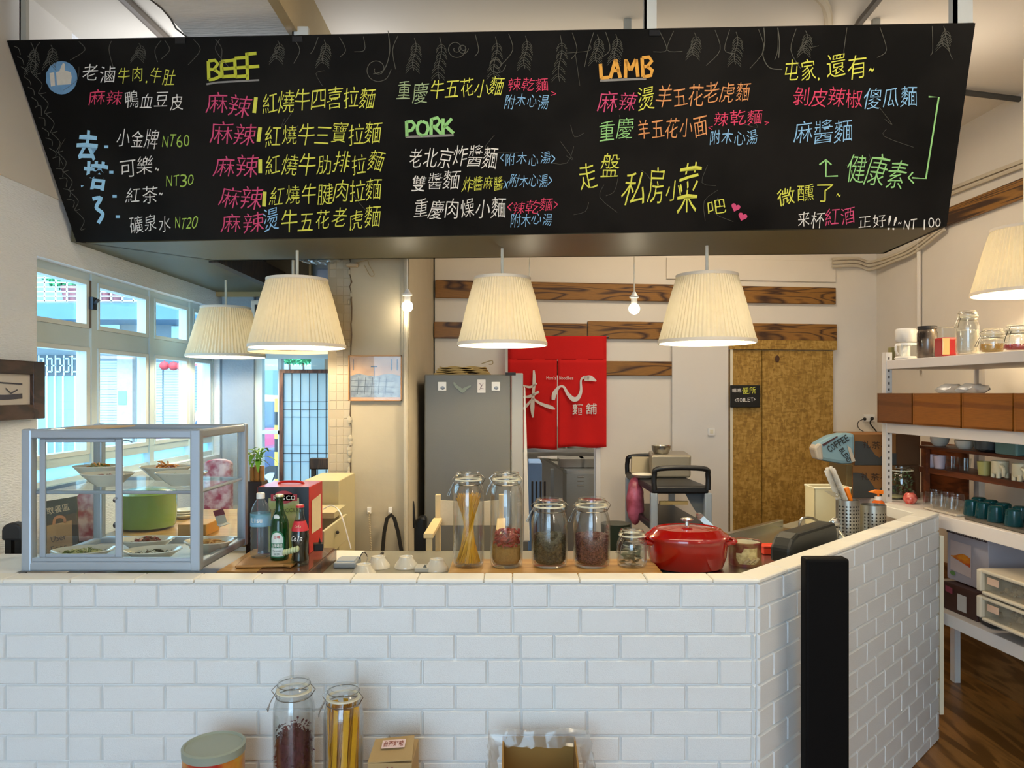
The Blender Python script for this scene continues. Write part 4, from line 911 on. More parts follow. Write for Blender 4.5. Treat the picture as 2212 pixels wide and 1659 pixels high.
MB().box((-.222, 2.465, 1.05), (.522, 2.812, 1.08)).build('plank', bamboo_b, bd_, bevel=.003)
PASTA = mat('spaghetti', '#e0a81c', r=.45, n=.15, ns=60)
def pasta(t, r, h, n=240, twist=1.9, rs=.0011, waist=.35, seed=1, m_=PASTA):
    random.seed(seed); q = MB()
    for i in range(n):
        a = random.uniform(0, 6.28); rad = r*.86*math.sqrt(random.uniform(.15, 1)); tw = twist + random.uniform(-.25, .25); hh = h*random.uniform(.9, 1.0)
        p0 = Vector((rad*math.cos(a), rad*math.sin(a), .016)); p1 = Vector((rad*math.cos(a+tw), rad*.9*math.sin(a+tw), hh))
        q.tube([p0, p1], rs, 3)
    o = q.build('spaghetti', m_, t); o['kind'] = 'stuff'; return o
def jx(px, d=2.70): return X(px, d)
j = jar('tall clip-top jar holding yellow spaghetti on the bamboo board', 0, 0, 0, .056, .338, 0, tall=True); pasta(j, .052, .262, 260, 2.5); put(j, (jx(1012), 2.70, JZ), .2)
j = jar('tall clip-top jar half full of dried red chilli on a brown layer', 0, 0, 0, .059, .338, 0, tall=True)
fill(j, .056, .014, .072, mat('brown_sugar', '#a07a3e', r=.8, n=.3, ns=200), 400, .004)
random.seed(4); q = MB()
for i in range(150):
    a = random.uniform(0, 6.28); rad = .048*math.sqrt(random.random()); z = random.uniform(.075, .125); c = Vector((rad*math.cos(a), rad*math.sin(a), z)); b = random.uniform(0, 6.28); l = .018; e = Vector((math.cos(b)*l, math.sin(b)*l, random.uniform(-.01, .018)))
    e2 = c+e; 
    if math.hypot(e2.x, e2.y) > .05: e2.x *= .7; e2.y *= .7
    q.tube([c, (c+e2)/2 + Vector((0, 0, .003)), e2], [.004, .005, .0015], 5)
o = q.build('dried_chilli', mat('chilli', '#9c2a22', r=.4, n=.3, ns=40), j, smooth=True); o['kind'] = 'stuff'
put(j, (jx(1094), 2.70, JZ), -.3)
j = jar('squat clip-top jar of dark green peppercorns on the bamboo board', 0, 0, 0, .065, .242, 0); fill(j, .062, .014, .112, mat('green_pepper', '#24220f', r=.7, ns=170, c2='#514c30'), 2600, .006); put(j, (jx(1187), 2.70, JZ), 0)
j = jar('squat clip-top jar of dark red peppercorns on the bamboo board', 0, 0, 0, .066, .244, 0); fill(j, .063, .014, .112, mat('red_pepper', '#42110e', r=.6, ns=170, c2='#7e4a40'), 2600, .006, seed=2); put(j, (jx(1278), 2.70, JZ), .1)
j = jar('smallest clip-top jar with grey-green bay leaves at the end of the bamboo board', 0, 0, 0, .054, .132, 0, lidh=.022)
random.seed(8); q = MB()
for i in range(60):
    a = random.uniform(0, 6.28); rad = .032*math.sqrt(random.random()); c = Vector((rad*math.cos(a), rad*math.sin(a), random.uniform(.016, .07))); u = Vector((random.uniform(-1, 1), random.uniform(-1, 1), random.uniform(-.3, .3))).normalized()*.016; v = Vector((-u.y, u.x, random.uniform(-.008, .008)))*.5
    q.add([c-u, c-u*.3+v, c+u*.4+v*.9, c+u, c+u*.3-v, c-u*.4-v], [(0, 1, 2, 3, 4, 5)])
q.build('bay_leaves', mat('bay_leaf', '#6a7258', r=.5, n=.3, ns=50), j)['kind'] = 'stuff'
put(j, (jx(1365), 2.70, JZ), .6)
# red enamel casserole
t = thing('casserole', 'oval red enamelled casserole with a lid and steel knob', 'pot', (X(1487, 2.78), 2.78, 1.05))
cx_, cy_ = X(1484, 2.78), 2.78; sx, sy = .148, .122
q = MB(); q.lathe([(.001, 1.053), (.72, 1.053), (.88, 1.062), (.97, 1.10), (1, 1.145), (1.0, 1.165), (.96, 1.165), (.93, 1.12), (.001, 1.08)], (cx_, cy_, 0), 40, sx, sy); q.build('body', red_en, t, smooth=True)
q = MB(); q.lathe([(1.04, 1.165), (1.045, 1.174), (1.0, 1.182), (.93, 1.186), (.84, 1.200), (.78, 1.203), (.74, 1.199), (.45, 1.207), (.15, 1.211), (.001, 1.212)], (cx_, cy_, 0), 40, sx, sy); ld_ = q.build('lid', red_en, t, smooth=True)
q = MB(); q.lathe([(.008, 1.21), (.007, 1.226), (.022, 1.231), (.023, 1.236), (.014, 1.240), (.001, 1.241)], (cx_, cy_, 0), 20); q.build('knob', steel, ld_, smooth=True)
for s in (-1, 1):
    q = MB(); q.tube(smoothpts([(cx_+s*.13, cy_-.04, 1.15), (cx_+s*.166, cy_-.034, 1.155), (cx_+s*.174, cy_, 1.156), (cx_+s*.166, cy_+.034, 1.155), (cx_+s*.13, cy_+.04, 1.15)], 4), .009, 8); q.build('handle', red_en, t, smooth=True)
# tongs leaning on the casserole
t = thing('tongs', 'steel kitchen tongs leaning over the red casserole', 'tongs', (.78, 2.86, 1.1)); a = P(1512, 1116, 3.0); b = P(1586, 1186, 2.93)
for s in (-.012, .012):
    q = MB(); dvec = (b-a).normalized(); nn = dvec.cross(Vector((0, 1, 0))).normalized(); q.slab([a+nn*.012+Vector((0, s, 0)), b+nn*.009+Vector((0, s, 0)), b-nn*.009+Vector((0, s, 0)), a-nn*.012+Vector((0, s, 0))], (0, .003, 0)); q.build('arm', steel, t, bevel=.001)
q = MB(); q.tube([a+Vector((0, -.014, 0)), a+Vector((0, .016, 0))], .014, 10); q.build('hinge', steel, t, smooth=True)
# biscuit tin
t = thing('round_tin', 'open round tin with a dark red picture band beside the casserole', 'tin', (X(1609, 2.84), 2.84, 1.05)); cx_, cy_ = X(1609, 2.84), 2.84; r_ = .060
zt_ = Z(1168, 2.84)
q = MB(); q.cap = False; q.lathe([(.001, 1.051), (r_, 1.051), (r_, zt_-.01), (r_*1.03, zt_-.004), (r_*1.0, zt_), (r_*.95, zt_-.002), (r_*.95, zt_-.03)], (cx_, cy_, 0), 32); q.build('body', mat('tin_red', '#6b1a14', r=.35, n=.5, ns=18, c2='#8a6a40'), t, smooth=True)
q = MB(); q.cap = False; q.lathe([(r_*.95, zt_-.002)] + [(r_*(.95 - .003*(k % 2)*6), zt_-.006-.008*k) for k in range(10)] + [(.001, zt_-.08)], (cx_, cy_, 0), 32); q.build('inside', mat('tin_cream', '#d8cfae', r=.3), t, smooth=True)
LB = lambda x, y: Vector((cx_ + (r_+.001)*math.sin(x/r_), cy_ - (r_+.001)*math.cos(x/r_), y))
q = MB(); q.add([LB(-.05+.01*k+(.003*math.sin(k*2)), 1.065+(.02 if k in (0, 8) else 0)) for k in range(9)] + [LB(.03-.01*k, 1.125-.02*(k > 5)) for k in range(9)], [(i, i+1, 16-i, 17-i) for i in range(8)]); q.build('picture', mat('tin_picture', '#a8925c', r=.5, n=.5, ns=60, c2='#c8b57c'), t)
q = MB()
for s in range(3): q.tube([LB(-.02+.018*s, 1.07), LB(.0+.018*s, 1.085)], .007, 8)
q.build('print', mat('tin_print', '#9c8a64', r=.5), t, smooth=True)
q = MB(); c = P(1660, 1207, 3.02); q.box((c.x-.03, c.y-.03, 1.057), (c.x+.03, c.y+.03, 1.085)); q.box((c.x-.033, c.y-.033, 1.085), (c.x+.033, c.y+.033, 1.092)); tag(q.build('red_tub', mat('orange_red', '#d63a1c', r=.4), bevel=.006), 'small orange-red plastic tub behind the round tin', 'tub')
# perforated steel utensil holders
def holder(lab, px, d, wpx, ytop):
    r = wpx/2*d/F; x = X(px, d); zt = Z(ytop, d); z0 = 1.058; t = thing('utensil_holder', lab, 'utensil holder', (x, d, z0), group='perforated steel utensil holders')
    q = MB(); q.cap = False; q.lathe([(.001, z0), (r, z0), (r, zt), (r*.94, zt), (r*.94, z0+.004)], (x, d, 0), 28); q.build('cup', steel_d, t, smooth=True)
    q = MB(); m3 = []
    for k in range(-3, 4):
        a = -math.pi/2 + k*.30 - .2
        for j_ in range(int((zt-z0-.03)/.0155)):
            z = z0+.02+j_*.0155; c = Vector((x+(r+.0004)*math.cos(a), d+(r+.0004)*math.sin(a), z)); u = Vector((-math.sin(a), math.cos(a), 0))*.0042; v = Vector((0, 0, .0042))
            q.add([c+u*math.cos(b*R(60))+v*math.sin(b*R(60)) for b in range(6)], [tuple(range(6))])
    q.build('perforation', mat('hole_dark', '#1c1610', r=.8), t)['kind'] = 'stuff'
    return x, d, zt, r
h1 = holder('perforated steel utensil holder with an orange handled tool and a brush', 1831, 3.33, 48, 1079)
h2 = holder('perforated steel utensil holder beside the orange pump bottle', 1886, 3.52, 52, 1090)
x, d, zt, r = h1
t = thing('orange_peeler', 'orange handled tool in the first steel holder', 'utensil', (x, d, zt)); q = MB(); a = P(1838, 1082, d); b = P(1828, 1054, d); q.tube([a, b], [.010, .012], 8); q.tube([a-(b-a)*1.5, a], .005, 6); q.build('handle', mat('orange_plastic', '#f07a10', r=.35), t, bevel=.002)
t = thing('bottle_brush', 'white bristle bottle brush leaning in the first steel holder', 'brush', (x-.02, d, zt)); a = P(1820, 1082, d); b = P(1790, 1010, d)
MB().tube([a-(b-a)*.7, a], .003, 6).build('stem', wire, t); q = MB(); random.seed(2)
dv = (b-a).normalized(); u0 = dv.orthogonal().normalized(); v0 = dv.cross(u0)
for i in range(1400):
    s = random.random(); an = random.uniform(0, 6.28); c = a+(b-a)*s; ra = .024 if s < .93 else .016; e = c+(u0*math.cos(an)+v0*math.sin(an))*ra+dv*random.uniform(-.004, .004); n1 = dv*.0016
    q.add([c-n1, c+n1, e+n1, e-n1], [(0, 1, 2, 3)])
q.build('bristles', mat('bristle_white', '#e9e0cf', r=.8), t)['kind'] = 'stuff'
t = thing('serving_knife', 'pale flat blade leaning out of the first steel holder', 'utensil', (x-.03, d, zt)); a = P(1822, 1078, d-.01); b = P(1780, 1060, d-.01); q = MB(); q.slab([a, P(1800, 1073, d-.01), b, P(1790, 1060, d-.01), P(1812, 1066, d-.01)], (0, .002, 0)); q.build('blade', mat('blade_grey', '#b9ad90', r=.3, m=.5), t)
# white cutting block box behind the holders
t = thing('white_bin', 'cream plastic bin standing open behind the steel holders', 'bin', (X(1790, 3.62), 3.62, 1.056)); a = X(1760, 3.6); b = X(1838, 3.6); zt_ = Z(1054, 3.6)
q = MB(); q.box((a, 3.6, 1.056), (b, 3.606, zt_)); q.box((a, 3.6, 1.056), (a+.005, 3.72, zt_)); q.box((b-.005, 3.6, 1.056), (b, 3.72, zt_-.03)); q.box((a, 3.715, 1.056), (b, 3.72, zt_)); q.box((a, 3.6, 1.056), (b, 3.72, 1.06)); q.build('shell', mat('bin_cream', '#cfc39a', r=.4), t, bevel=.004)
q = MB(); q.tube([(a, 3.6, zt_), (b, 3.6, zt_), (b, 3.72, zt_), (a, 3.72, zt_)], .006, 6, True); q.build('rim', mat('bin_rim', '#e3dcbc', r=.4), t)
# ladle and steel cups between tub and holders
t = thing('ladle', 'steel ladle resting bowl up next to the dark tub', 'ladle', (X(1803, 3.25), 3.25, 1.1)); c = P(1803, 1130, 3.22); q = MB(); q.ball(c, .024, 14, 1, .5, 1); q.build('bowl', steel, t, smooth=True); q = MB(); q.tube(smoothpts([tuple(c+Vector((.008, 0, -.01))), tuple(P(1815, 1148, 3.24)), tuple(P(1830, 1168, 3.24))], 3), .005, 6); q.build('handle', steel, t, smooth=True)
for i, (px, py, r_) in enumerate(((1785, 1160, .022), (1800, 1163, .02))):
    c = P(px, py, 3.18+.04*i); q = MB(); q.lathe([(.5*r_, 0), (r_, .03), (r_*1.1, .07), (r_*.95, .07), (.001, .01)], (c.x, c.y, 1.057), 16); tag(q.build('steel_cup', steel, smooth=True), 'small polished steel cup beside the dark tub, ' + ('in front' if i == 0 else 'behind the other'), 'cup', 'small steel cups')
# orange pump bottle
t = thing('pump_bottle', 'orange liquid soap bottle with an orange pump head', 'bottle', (X(1897, 3.68), 3.68, 1.056)); cx_, cy_ = X(1897, 3.68), 3.68; zb = Z(1092, 3.68)
q = MB(); q.lathe([(.03, 1.056), (.034, 1.06), (.034, zb), (.026, zb+.02), (.014, zb+.028)], (cx_, cy_, 0), 20); q.build('body', mat('orange_soap', '#d8641c', r=.2, coat=.5), t, smooth=True)
q = MB(); q.lathe([(.016, zb+.026), (.016, zb+.045)], (cx_, cy_, 0), 14); q.build('collar', white_m, t); q = MB(); q.tube([(cx_, cy_, zb+.045), (cx_, cy_, zb+.06)], .006, 8); q.slab([(cx_-.045, cy_-.008, zb+.066), (cx_-.01, cy_-.012, zb+.058), (cx_+.022, cy_-.01, zb+.056), (cx_+.022, cy_-.01, zb+.075), (cx_-.012, cy_-.012, zb+.078)], (0, .022, 0)); q.build('pump_head', mat('orange_plastic'), t, bevel=.002)
# ---------------------------------------------------------------- glass display case
cf_, cb_ = 2.47, 2.92; xl, xr = X(49, cf_), X(430, cf_); cz0, cz1 = 1.1135, Z(930, cf_)
dc = thing('display_case', 'aluminium framed glass food display case on the counter end by the window', 'display case', ((xl+xr)/2, (cf_+cb_)/2, cz0))
fr = .022
def bar(a, b, r=fr/2, name='frame_bar', m_=alu, bev=.006):
    a = Vector(a); b = Vector(b); lo = [min(a[i], b[i])-r for i in range(3)]; hi = [max(a[i], b[i])+r for i in range(3)]
    return MB().box(lo, hi).build(name, m_, dc, bevel=bev)
x0, x1, y0, y1, z0, z1 = xl+.013, xr-.013, cf_+.013, cb_-.013, cz0+.016, cz1-.012
for y in (y0, y1):
    bar((x0, y, z0), (x1, y, z0), .016); bar((x0, y, z1), (x1, y, z1), .015)
    for x in (x0, x1): bar((x, y, z0), (x, y, z1), .017)
for x in (x0, x1):
    for z in (z0, z1): bar((x, y0, z), (x, y1, z), .014)
for x in (x0, x1):
    for y in (y0, y1):
        for z in (z0, z1): MB().ball((x, y, z), .0185, 10).build('corner_cap', alu, dc, smooth=True)
zs = Z(1066, cf_)
for a, b in (((x0, y0+.015, zs), (x1, y0+.015, zs)), ((x0, y1-.01, zs), (x1, y1-.01, zs)), ((x0, y0, zs), (x0, y1, zs)), ((x1, y0, zs), (x1, y1, zs))): bar(a, b, .006, 'shelf_rail')
MB().box((x0, cf_+.002, z0+.016), (x1, cf_+.022, z0+.028)).build('door_track', alu, dc, bevel=.002)
MB().box((x0, y0+.01, zs+.006), (x1, y1-.01, zs+.011)).build('shelf', case_g, dc)
MB().box((x0, y0, cz0+.004), (x1, y1, cz0+.010)).build('floor_panel', mat('case_floor', '#c9c7c0', r=.3, n=.04), dc)
MB().box((x0, y0, z1), (x1, y1, z1+.004)).build('top_pane', case_g, dc)
MB().box((x0, y1+.001, z0), (x1, y1+.004, z1)).build('rear_pane', case_g, dc)
MB().box((x1+.001, y0, z0), (x1+.004, y1, z1)).build('side_pane', case_g, dc); MB().box((x0-.004, y0, z0), (x0-.001, y1, z1)).build('side_pane', case_g, dc)
# sliding doors
xm = X(243, cf_); zd0, zd1 = z0+.016, z1-.016
dl = MB(); ya = cf_+.016
for r_ in ((X(78, cf_), X(91, cf_), zd0, zd1), (X(243, cf_), X(258, cf_), zd0, zd1), (X(91, cf_)+.0003, X(243, cf_)-.0003, zd0, zd0+.022), (X(91, cf_)+.0003, X(243, cf_)-.0003, zd1-.012, zd1)): dl.box((r_[0], ya, r_[2]), (r_[1], ya+.008, r_[3]))
dd_ = dl.build('sliding_door', alu, dc, bevel=.0015, seg=1)
MB().box((X(91, cf_), ya+.003, zd0), (X(243, cf_), ya+.005, zd1)).build('pane', case_g, dd_)
MB().box((X(258, cf_), ya+.014, zd0), (x1, ya+.016, zd1)).build('pane', case_g, dc)
c = P(249, 1077, cf_+.01); MB().lathe([(.0045, -.012), (.0045, .004), (.001, .004)], tuple(c), 12, tilt=Matrix.Rotation(R(90), 3, 'X')).build('lock', steel, dd_, smooth=True)
q = MB(); c0 = cz1+.001; q.box((xl+.08, cf_+.10, c0), (xl+.22, cf_+.30, c0+.004)); tag(q.build('cardboard_sheet', mat('card_sheet', '#c9b08a', r=.8)), 'flat piece of cardboard lying on top of the display case', 'cardboard')
# plates of food
plate_m = mat('dish_cream', '#d9d0bb', r=.12, n=.03, coat=.6); dec_m = mat('dish_line', '#8d8a84', r=.3)
def dish(lab, px, py, d, a_, b_, h, food, n=60, z=None, rz=0, seed=1, fr_=.6, fs=.010, hh=1.0, long=2.2):
    t = thing('food_dish', lab, 'dish', (0, 0, 0), group='dishes of food in the display case')
    q = MB(); q.cap = False; q.lathe([(.001, .004), (.42, .0), (.45, .004), (.62, .30*h), (.86, .78*h), (1, h), (.985, h+.003), (.84, .80*h+.003), (.6, .32*h+.004), (.3, .010), (.001, .008)], (0, 0, 0), 36, 1, 1)
    q.v = [(v[0]*a_, v[1]*b_, v[2]) for v in q.v]; q.build('bowl', plate_m, t, smooth=True)
    q = MB(); random.seed(seed)
    for k in range(10):
        an = k*.63; c = Vector((.82*a_*math.cos(an), .82*b_*math.sin(an), .72*h+.004))
        q.tube([c+Vector((.13*a_*math.cos(w_), .13*b_*math.sin(w_), .06*h*math.cos(w_-an))) for w_ in [i*.6 for i in range(8)]], .0007, 3)
    q.build('rim_pattern', dec_m, t)
    for fi, fm_ in enumerate(food):
        q = MB()
        for _ in range(n//len(food)):
            rr = math.sqrt(random.random())*fr_; an = random.uniform(0, 6.28); hgt = h*.36*(rr/.62) + .008 + (1-(rr/fr_)**2)*.024*hh*random.uniform(.4, 1)
            c = Vector((rr*a_*math.cos(an), rr*b_*math.sin(an), hgt)); th_ = random.uniform(0, 3.14); e = Vector((math.cos(th_), math.sin(th_), random.uniform(-.1, .3)))*fs*long*(.5+.5*(1-rr/fr_))
            q.tube([c-e, c+Vector((0, 0, fs*.5)), c+e], [fs*.25, fs*.42, fs*.2], 4)
        q.build('food', fm_, t)['kind'] = 'stuff'
    return put(t, (X(px, d), d, z), rz)
f_g = mat('food_green', '#67752e', r=.4, n=.3, ns=60); f_p = mat('food_pale', '#b8b070', r=.4, n=.2, ns=60); f_o = mat('food_orange', '#d98a2a', r=.35, n=.25, ns=60); f_r = mat('food_red', '#8a3418', r=.35, n=.4, ns=60)
f_b = mat('food_brown', '#7a5238', r=.4, n=.3, ns=60); f_t = mat('food_tan', '#d2a262', r=.4, n=.2, ns=60); f_d = mat('food_dark', '#35351f', r=.4, n=.4, ns=60); f_w = mat('food_white', '#cfcbb4', r=.4, n=.1)
zsh = zs+.0115; zfl = cz0+.0105
dish('dish of green and yellow cabbage low behind the sliding door', 180, 0, 2.60, .105, .075, .034, [f_g, f_p], 70, zfl, .12, 2)
dish('dish of dark seaweed and white slices at the front of the case floor', 330, 0, 2.58, .095, .07, .038, [f_d, f_w], 60, zfl, .2, 3)
dish('dish of red-brown braised meat behind the seaweed dish', 316, 0, 2.76, .10, .065, .04, [f_r, f_b], 70, zfl, .1, 4, hh=1.4)
dish('dish of pale tan bean curd strips in the case corner', 452, 0, 2.72, .088, .075, .042, [f_t], 60, zfl, .1, 5, hh=1.4, long=3)
dish('upper shelf dish of dark sliced meat nearest the sliding door', 232, 0, 2.58, .088, .065, .042, [f_b, f_r], 50, zsh, .05, 6)
dish('upper shelf dish of mixed vegetables stacked behind the dark sliced meat', 212, 0, 2.74, .088, .06, .052, [f_p, f_g, f_o], 60, zsh, .05, 7, hh=2.2)
dish('upper shelf dish heaped with orange carrot and egg', 358, 0, 2.76, .092, .07, .048, [f_o, f_o, f_r], 80, zsh, 0, 8, hh=2.4)
dish('upper shelf dish of pale greens in front of the orange one', 392, 0, 2.60, .088, .065, .044, [f_w, f_g], 50, zsh, .1, 9)
# delivery pick-up sign with a printed kraft bag
sg = thing('pickup_sign', 'black card sign with a printed brown paper bag behind the display case', 'sign', (X(130, 3.02), 3.02, 1.05)); sdp = 3.02
q = MB(); pts = [P(90, 1205, sdp), P(170, 1190, sdp), P(165, 1072, sdp), P(90, 1084, sdp)]; q.slab(pts, (0, .006, 0)); q.build('panel', mat('sign_char', '#2b2926', r=.5), sg)
SG = lambda x, y: P(x, -y, sdp-.002)
q = MB(); q.add([SG(101, -1198), SG(157, -1182), SG(155, -1124), SG(101, -1136)], [(0, 1, 2, 3)]); q.build('bag_print', mat('kraft_print', '#b98552', r=.7), sg)
q = MB(); stroke(q, smoothpts([(116, -1134), (119, -1120), (130, -1116), (139, -1120), (140, -1130)], 4), 6, SG); q.build('bag_handle', mat('kraft_handle', '#c2764a', r=.7), sg)
SG3 = lambda x, y: P(x, -y, sdp-.004)
write(MB(), '取餐區', SG3, (102, -1113), (152, -1102), 16, .01).build('lettering', mat('kraft_letter', '#cfa983', r=.7), sg)
write(MB(), 'Uber', SG3, (111, -1172), (146, -1164), 13).build('lettering', mat('ink_brown', '#5a3a22', r=.7), sg); write(MB(), 'Eats', SG3, (111, -1193), (147, -1185), 13).build('lettering', mat('ink_brown'), sg)
# ---------------------------------------------------------------- dining side seen through the case
tb = thing('wooden_table', 'pale high wooden table behind the display case', 'table', (-1.3, 3.5, 0))
MB().box((-1.74, 3.13, 1.06), (-1.0, 3.9, 1.10)).build('table_top', bamboo_b, tb, bevel=.003)
for x in (-1.7, -1.04):
    for y in (3.17, 3.86): MB().box((x-.025, y-.025, 0), (x+.025, y+.025, 1.06)).build('leg', dark_wood, tb)
t = thing('green_pot', 'large olive green enamelled pot with dark lugs on the pale table', 'pot', (X(318, 3.34), 3.34, 1.10)); cx_, cy_ = X(318, 3.34), 3.34; OZ = 1.10
q = MB(); q.lathe([(.09, .001), (.115, .012), (.122, .05), (.124, .15), (.127, .158), (.11, .17), (.03, .185), (.001, .185)], (cx_, cy_, OZ), 32); q.build('body', mat('olive_enamel', '#76923e', r=.25, n=.06, coat=.5), t, smooth=True)
for z in (1.235, 1.125): q = MB(); q.tube([(cx_-.12, cy_-.04, z), (cx_-.10, cy_-.08, z), (cx_-.07, cy_-.105, z)], .010, 8); q.build('lug', black_p, t, smooth=True)
for i in range(3):
    q = MB(); q.cap = False; c = (X(398, 3.6), 3.6, 1.101+.011*i); q.lathe([(.001, 0), (.03, 0), (.055, .018), (.053, .022), (.03, .006), (.001, .006)], c, 24); tag(q.build('stacked_bowl', white_cer, smooth=True), ('lowest', 'middle', 'topmost')[i] + ' small cream bowl of the stack beside the green pot', 'bowl', 'stacked bowls by the green pot')
t = thing('wooden_tray', 'honey coloured wooden tray box on the pale table', 'box', (X(425, 3.2), 3.2, 1.10)); MB().box((X(395, 3.2), 3.15, 1.101), (X(455, 3.2), 3.3, 1.15)).build('body', mat('tray_wood', '#cf9442', r=.5, n=.08, stretch=(1, 8, 8)), t, bevel=.003)
t = thing('tent_card', 'small folded card with a dark picture standing on the worktop behind the case', 'card', (X(474, 3.0), 3.0, 1.05))
q = MB(); q.slab([P(470, 1133, 3.0), P(490, 1127, 3.0), P(482, 1100, 3.0), P(461, 1107, 3.0)], (0, .003, 0)); q.build('panel', mat('card_cream', '#ddd2b8', r=.7), t); MB().slab([P(464, 1116, 2.995), P(486, 1111, 2.995), P(481, 1098, 2.995), P(460, 1104, 2.995)], (0, .002, 0)).build('picture', mat('card_pic', '#7a3038', r=.6, n=.4, ns=50), t)
MB().slab([P(468, 1134, 3.0), P(490, 1128, 3.0), P(496, 1132, 2.93), P(474, 1139, 2.93)], (0, 0, .002)).build('foot', mat('card_cream'), t)
flor = mat('floral_maroon', '#a03a58', r=.8, c2='#e0c8d0', ns=16)
def chair(name, lab, px0, px1, y0_, y1_, d, m_, legm, group=None, rounded=True):
    t = thing(name, lab, 'chair', (X((px0+px1)/2, d), d, 0), group=group); a, b = X(px0, d), X(px1, d); zt, zb = Z(y0_, d), Z(y1_, d)
    n = 9; pts = []
    for k in range(n):
        an = math.pi*k/(n-1); pts.append(((a+b)/2-(b-a)/2*math.cos(an)**(1 if not rounded else 1)*1.0, d, zt-(.03*(1-math.sin(an)) if rounded else 0)))
    pts = [(a, d, zb)] + [tuple(p) for p in pts] + [(b, d, zb)]
    MB().slab(pts, (0, .05, 0)).build('backrest', m_, t, bevel=.008)
    MB().box((a-.01, d+.04, .44), (b+.01, d+.42, .50)).build('seat', m_, t, bevel=.02)
    for x in (a+.02, b-.02):
        MB().box((x-.012, d+.01, .0), (x+.012, d+.045, zb+.03)).build('back_post', legm, t); MB().box((x-.012, d+.37, 0), (x+.012, d+.40, .44)).build('leg', legm, t)
    return t
chair('upholstered_chair', 'maroon chair with a white blossom pattern behind the display case corner', 440, 498, 992, 1150, 4.4, flor, dark_wood)
chair('upholstered_chair', 'maroon blossom patterned chair between the pickup sign and the green pot', 163, 214, 1062, 1170, 3.28, flor, dark_wood)
chair('dining_chair', 'black chair with a wide flat back rail beside the return ledge', 2, 46, 1130, 1168, 2.86, char, black_p)
chair('dining_chair', 'chair with a dark wooden back rail in front of the lattice screen', 668, 722, 990, 1014, 4.5, dark_wood, char, rounded=False)
# ---------------------------------------------------------------- bottles and carton on a low chest
ch = thing('low_chest', 'dark walnut box with a lighter top board carrying the bottles', 'box', (-.85, 2.72, 1.05))
MB().box((-1.0, 2.525, 1.05), (-.685, 2.92, 1.096)).build('body', walnut, ch, bevel=.002); MB().box((-.995, 2.53, 1.096), (-.86, 2.9, 1.10)).build('top_board', bamboo_b, ch); MB().box((-.86, 2.53, 1.096), (-.69, 2.915, 1.10)).build('top_board', mat('walnut_sheen', '#6a4a33', r=.18, n=.1, coat=.4), ch)
tr = thing('wooden_tray', 'leaf shaped brown wooden tray under the three bottles', 'tray', (X(600, 2.62), 2.62, 1.10))
q = MB(); p3 = [P(x, y, 1) for x, y in ((0, 0),)]
def onz(px, py, z): d = (z-EYE)*F/(HY-py); return Vector((X(px, d), d, z))
pts = [onz(*a, 1.112) for a in ((507, 1222), (528, 1204), (560, 1198), (640, 1190), (662, 1193), (636, 1216), (628, 1221), (612, 1219))]
q.slab(pts, (0, 0, -.010)); q.build('plate', mat('tray_brown', '#a5783f', r=.4, n=.15, ns=20, stretch=(1, 6, 6)), tr, bevel=.004)
def bottle(name, lab, x, y, z, prof, m_, fillm=None, fz=None, n=28):
    t = thing(name, lab, 'bottle', (0, 0, 0)); q = MB(); q.cap = False; q.lathe(prof, (0, 0, 0), n); q.build('body', m_, t, smooth=True)
    if fillm:
        q = MB(); q.cap = False; q.lathe([(.001, .004)] + [(r*.93, zz_) for r, zz_ in prof if .004 < zz_ < fz] + [(.001, fz)], (0, 0, 0), n); q.build('drink', fillm, t, smooth=True)
    return t
BZ = 1.1125; k_ = .0355
wb_ = bottle('water_bottle', 'clear plastic water bottle with a blue label and white cap', 0, 0, 0, [(.02, 0), (.033, .002), (k_, .012)] + [(k_-(.0016 if i % 2 else 0), .02+.0095*i) for i in range(11)] + [(k_, .128), (k_, .155), (k_*.93, .168), (k_*.72, .188), (.014, .206), (.0125, .212)], glassmat('pet', tint=(.90, .94, .96), refl=.10, rough=.06, body=.05))
LBw = lambda r: (lambda x, y: Vector((r*math.sin(x/r), -r*math.cos(x/r), y)))
q = MB(); q.cap = False; q.lathe([(k_+.0008, .112), (k_+.0008, .158)], (0, 0, 0), 28); q.build('label', mat('label_blue', '#86b2cf', r=.4, c2='#5f8f98', ns=9, stretch=(1, 1, 6)), wb_, smooth=True)
q = MB(); write(q, 'Lisu', LBw(k_+.0016), (-.024, .128), (.018, .128), .018, .02); q.build('lettering', white_m, wb_)
q = MB(); q.lathe([(.0145, .210), (.0145, .228), (.012, .230)], (0, 0, 0), 20); q.build('cap', white_m, wb_, smooth=True)
put(wb_, (X(563, 2.70), 2.70, BZ))
be_ = bottle('beer_bottle', 'green glass beer bottle with a white and green label', 0, 0, 0, [(.02, 0), (.031, .002), (.032, .01), (.032, .115), (.029, .138), (.018, .165), (.014, .18), (.0125, .215), (.014, .217), (.014, .224)], glassmat('green_bottle', tint=(.04, .34, .10), refl=.14, rough=.03, body=.25, bodyc=(.01, .10, .03)))
q = MB(); q.cap = False
LBe = LBw(.0327); q.add([LBe(-.026+.0065*i, .012) for i in range(9)] + [LBe(.026-.0065*i, .080+.026*math.sin(i/8*math.pi)**.5) for i in range(9)], [(i, i+1, 16-i, 17-i) for i in range(8)]); q.build('label', mat('label_dgreen', '#2c7550', r=.4), be_)
LBf = LBw(.0333); q = MB(); q.add([LBf(-.022+.0055*i, .016) for i in range(9)] + [LBf(.022-.0055*i, .078+.022*math.sin(i/8*math.pi)**.5) for i in range(9)], [(i, i+1, 16-i, 17-i) for i in range(8)]); q.build('label', mat('label_white', '#d9e2dc', r=.4), be_)
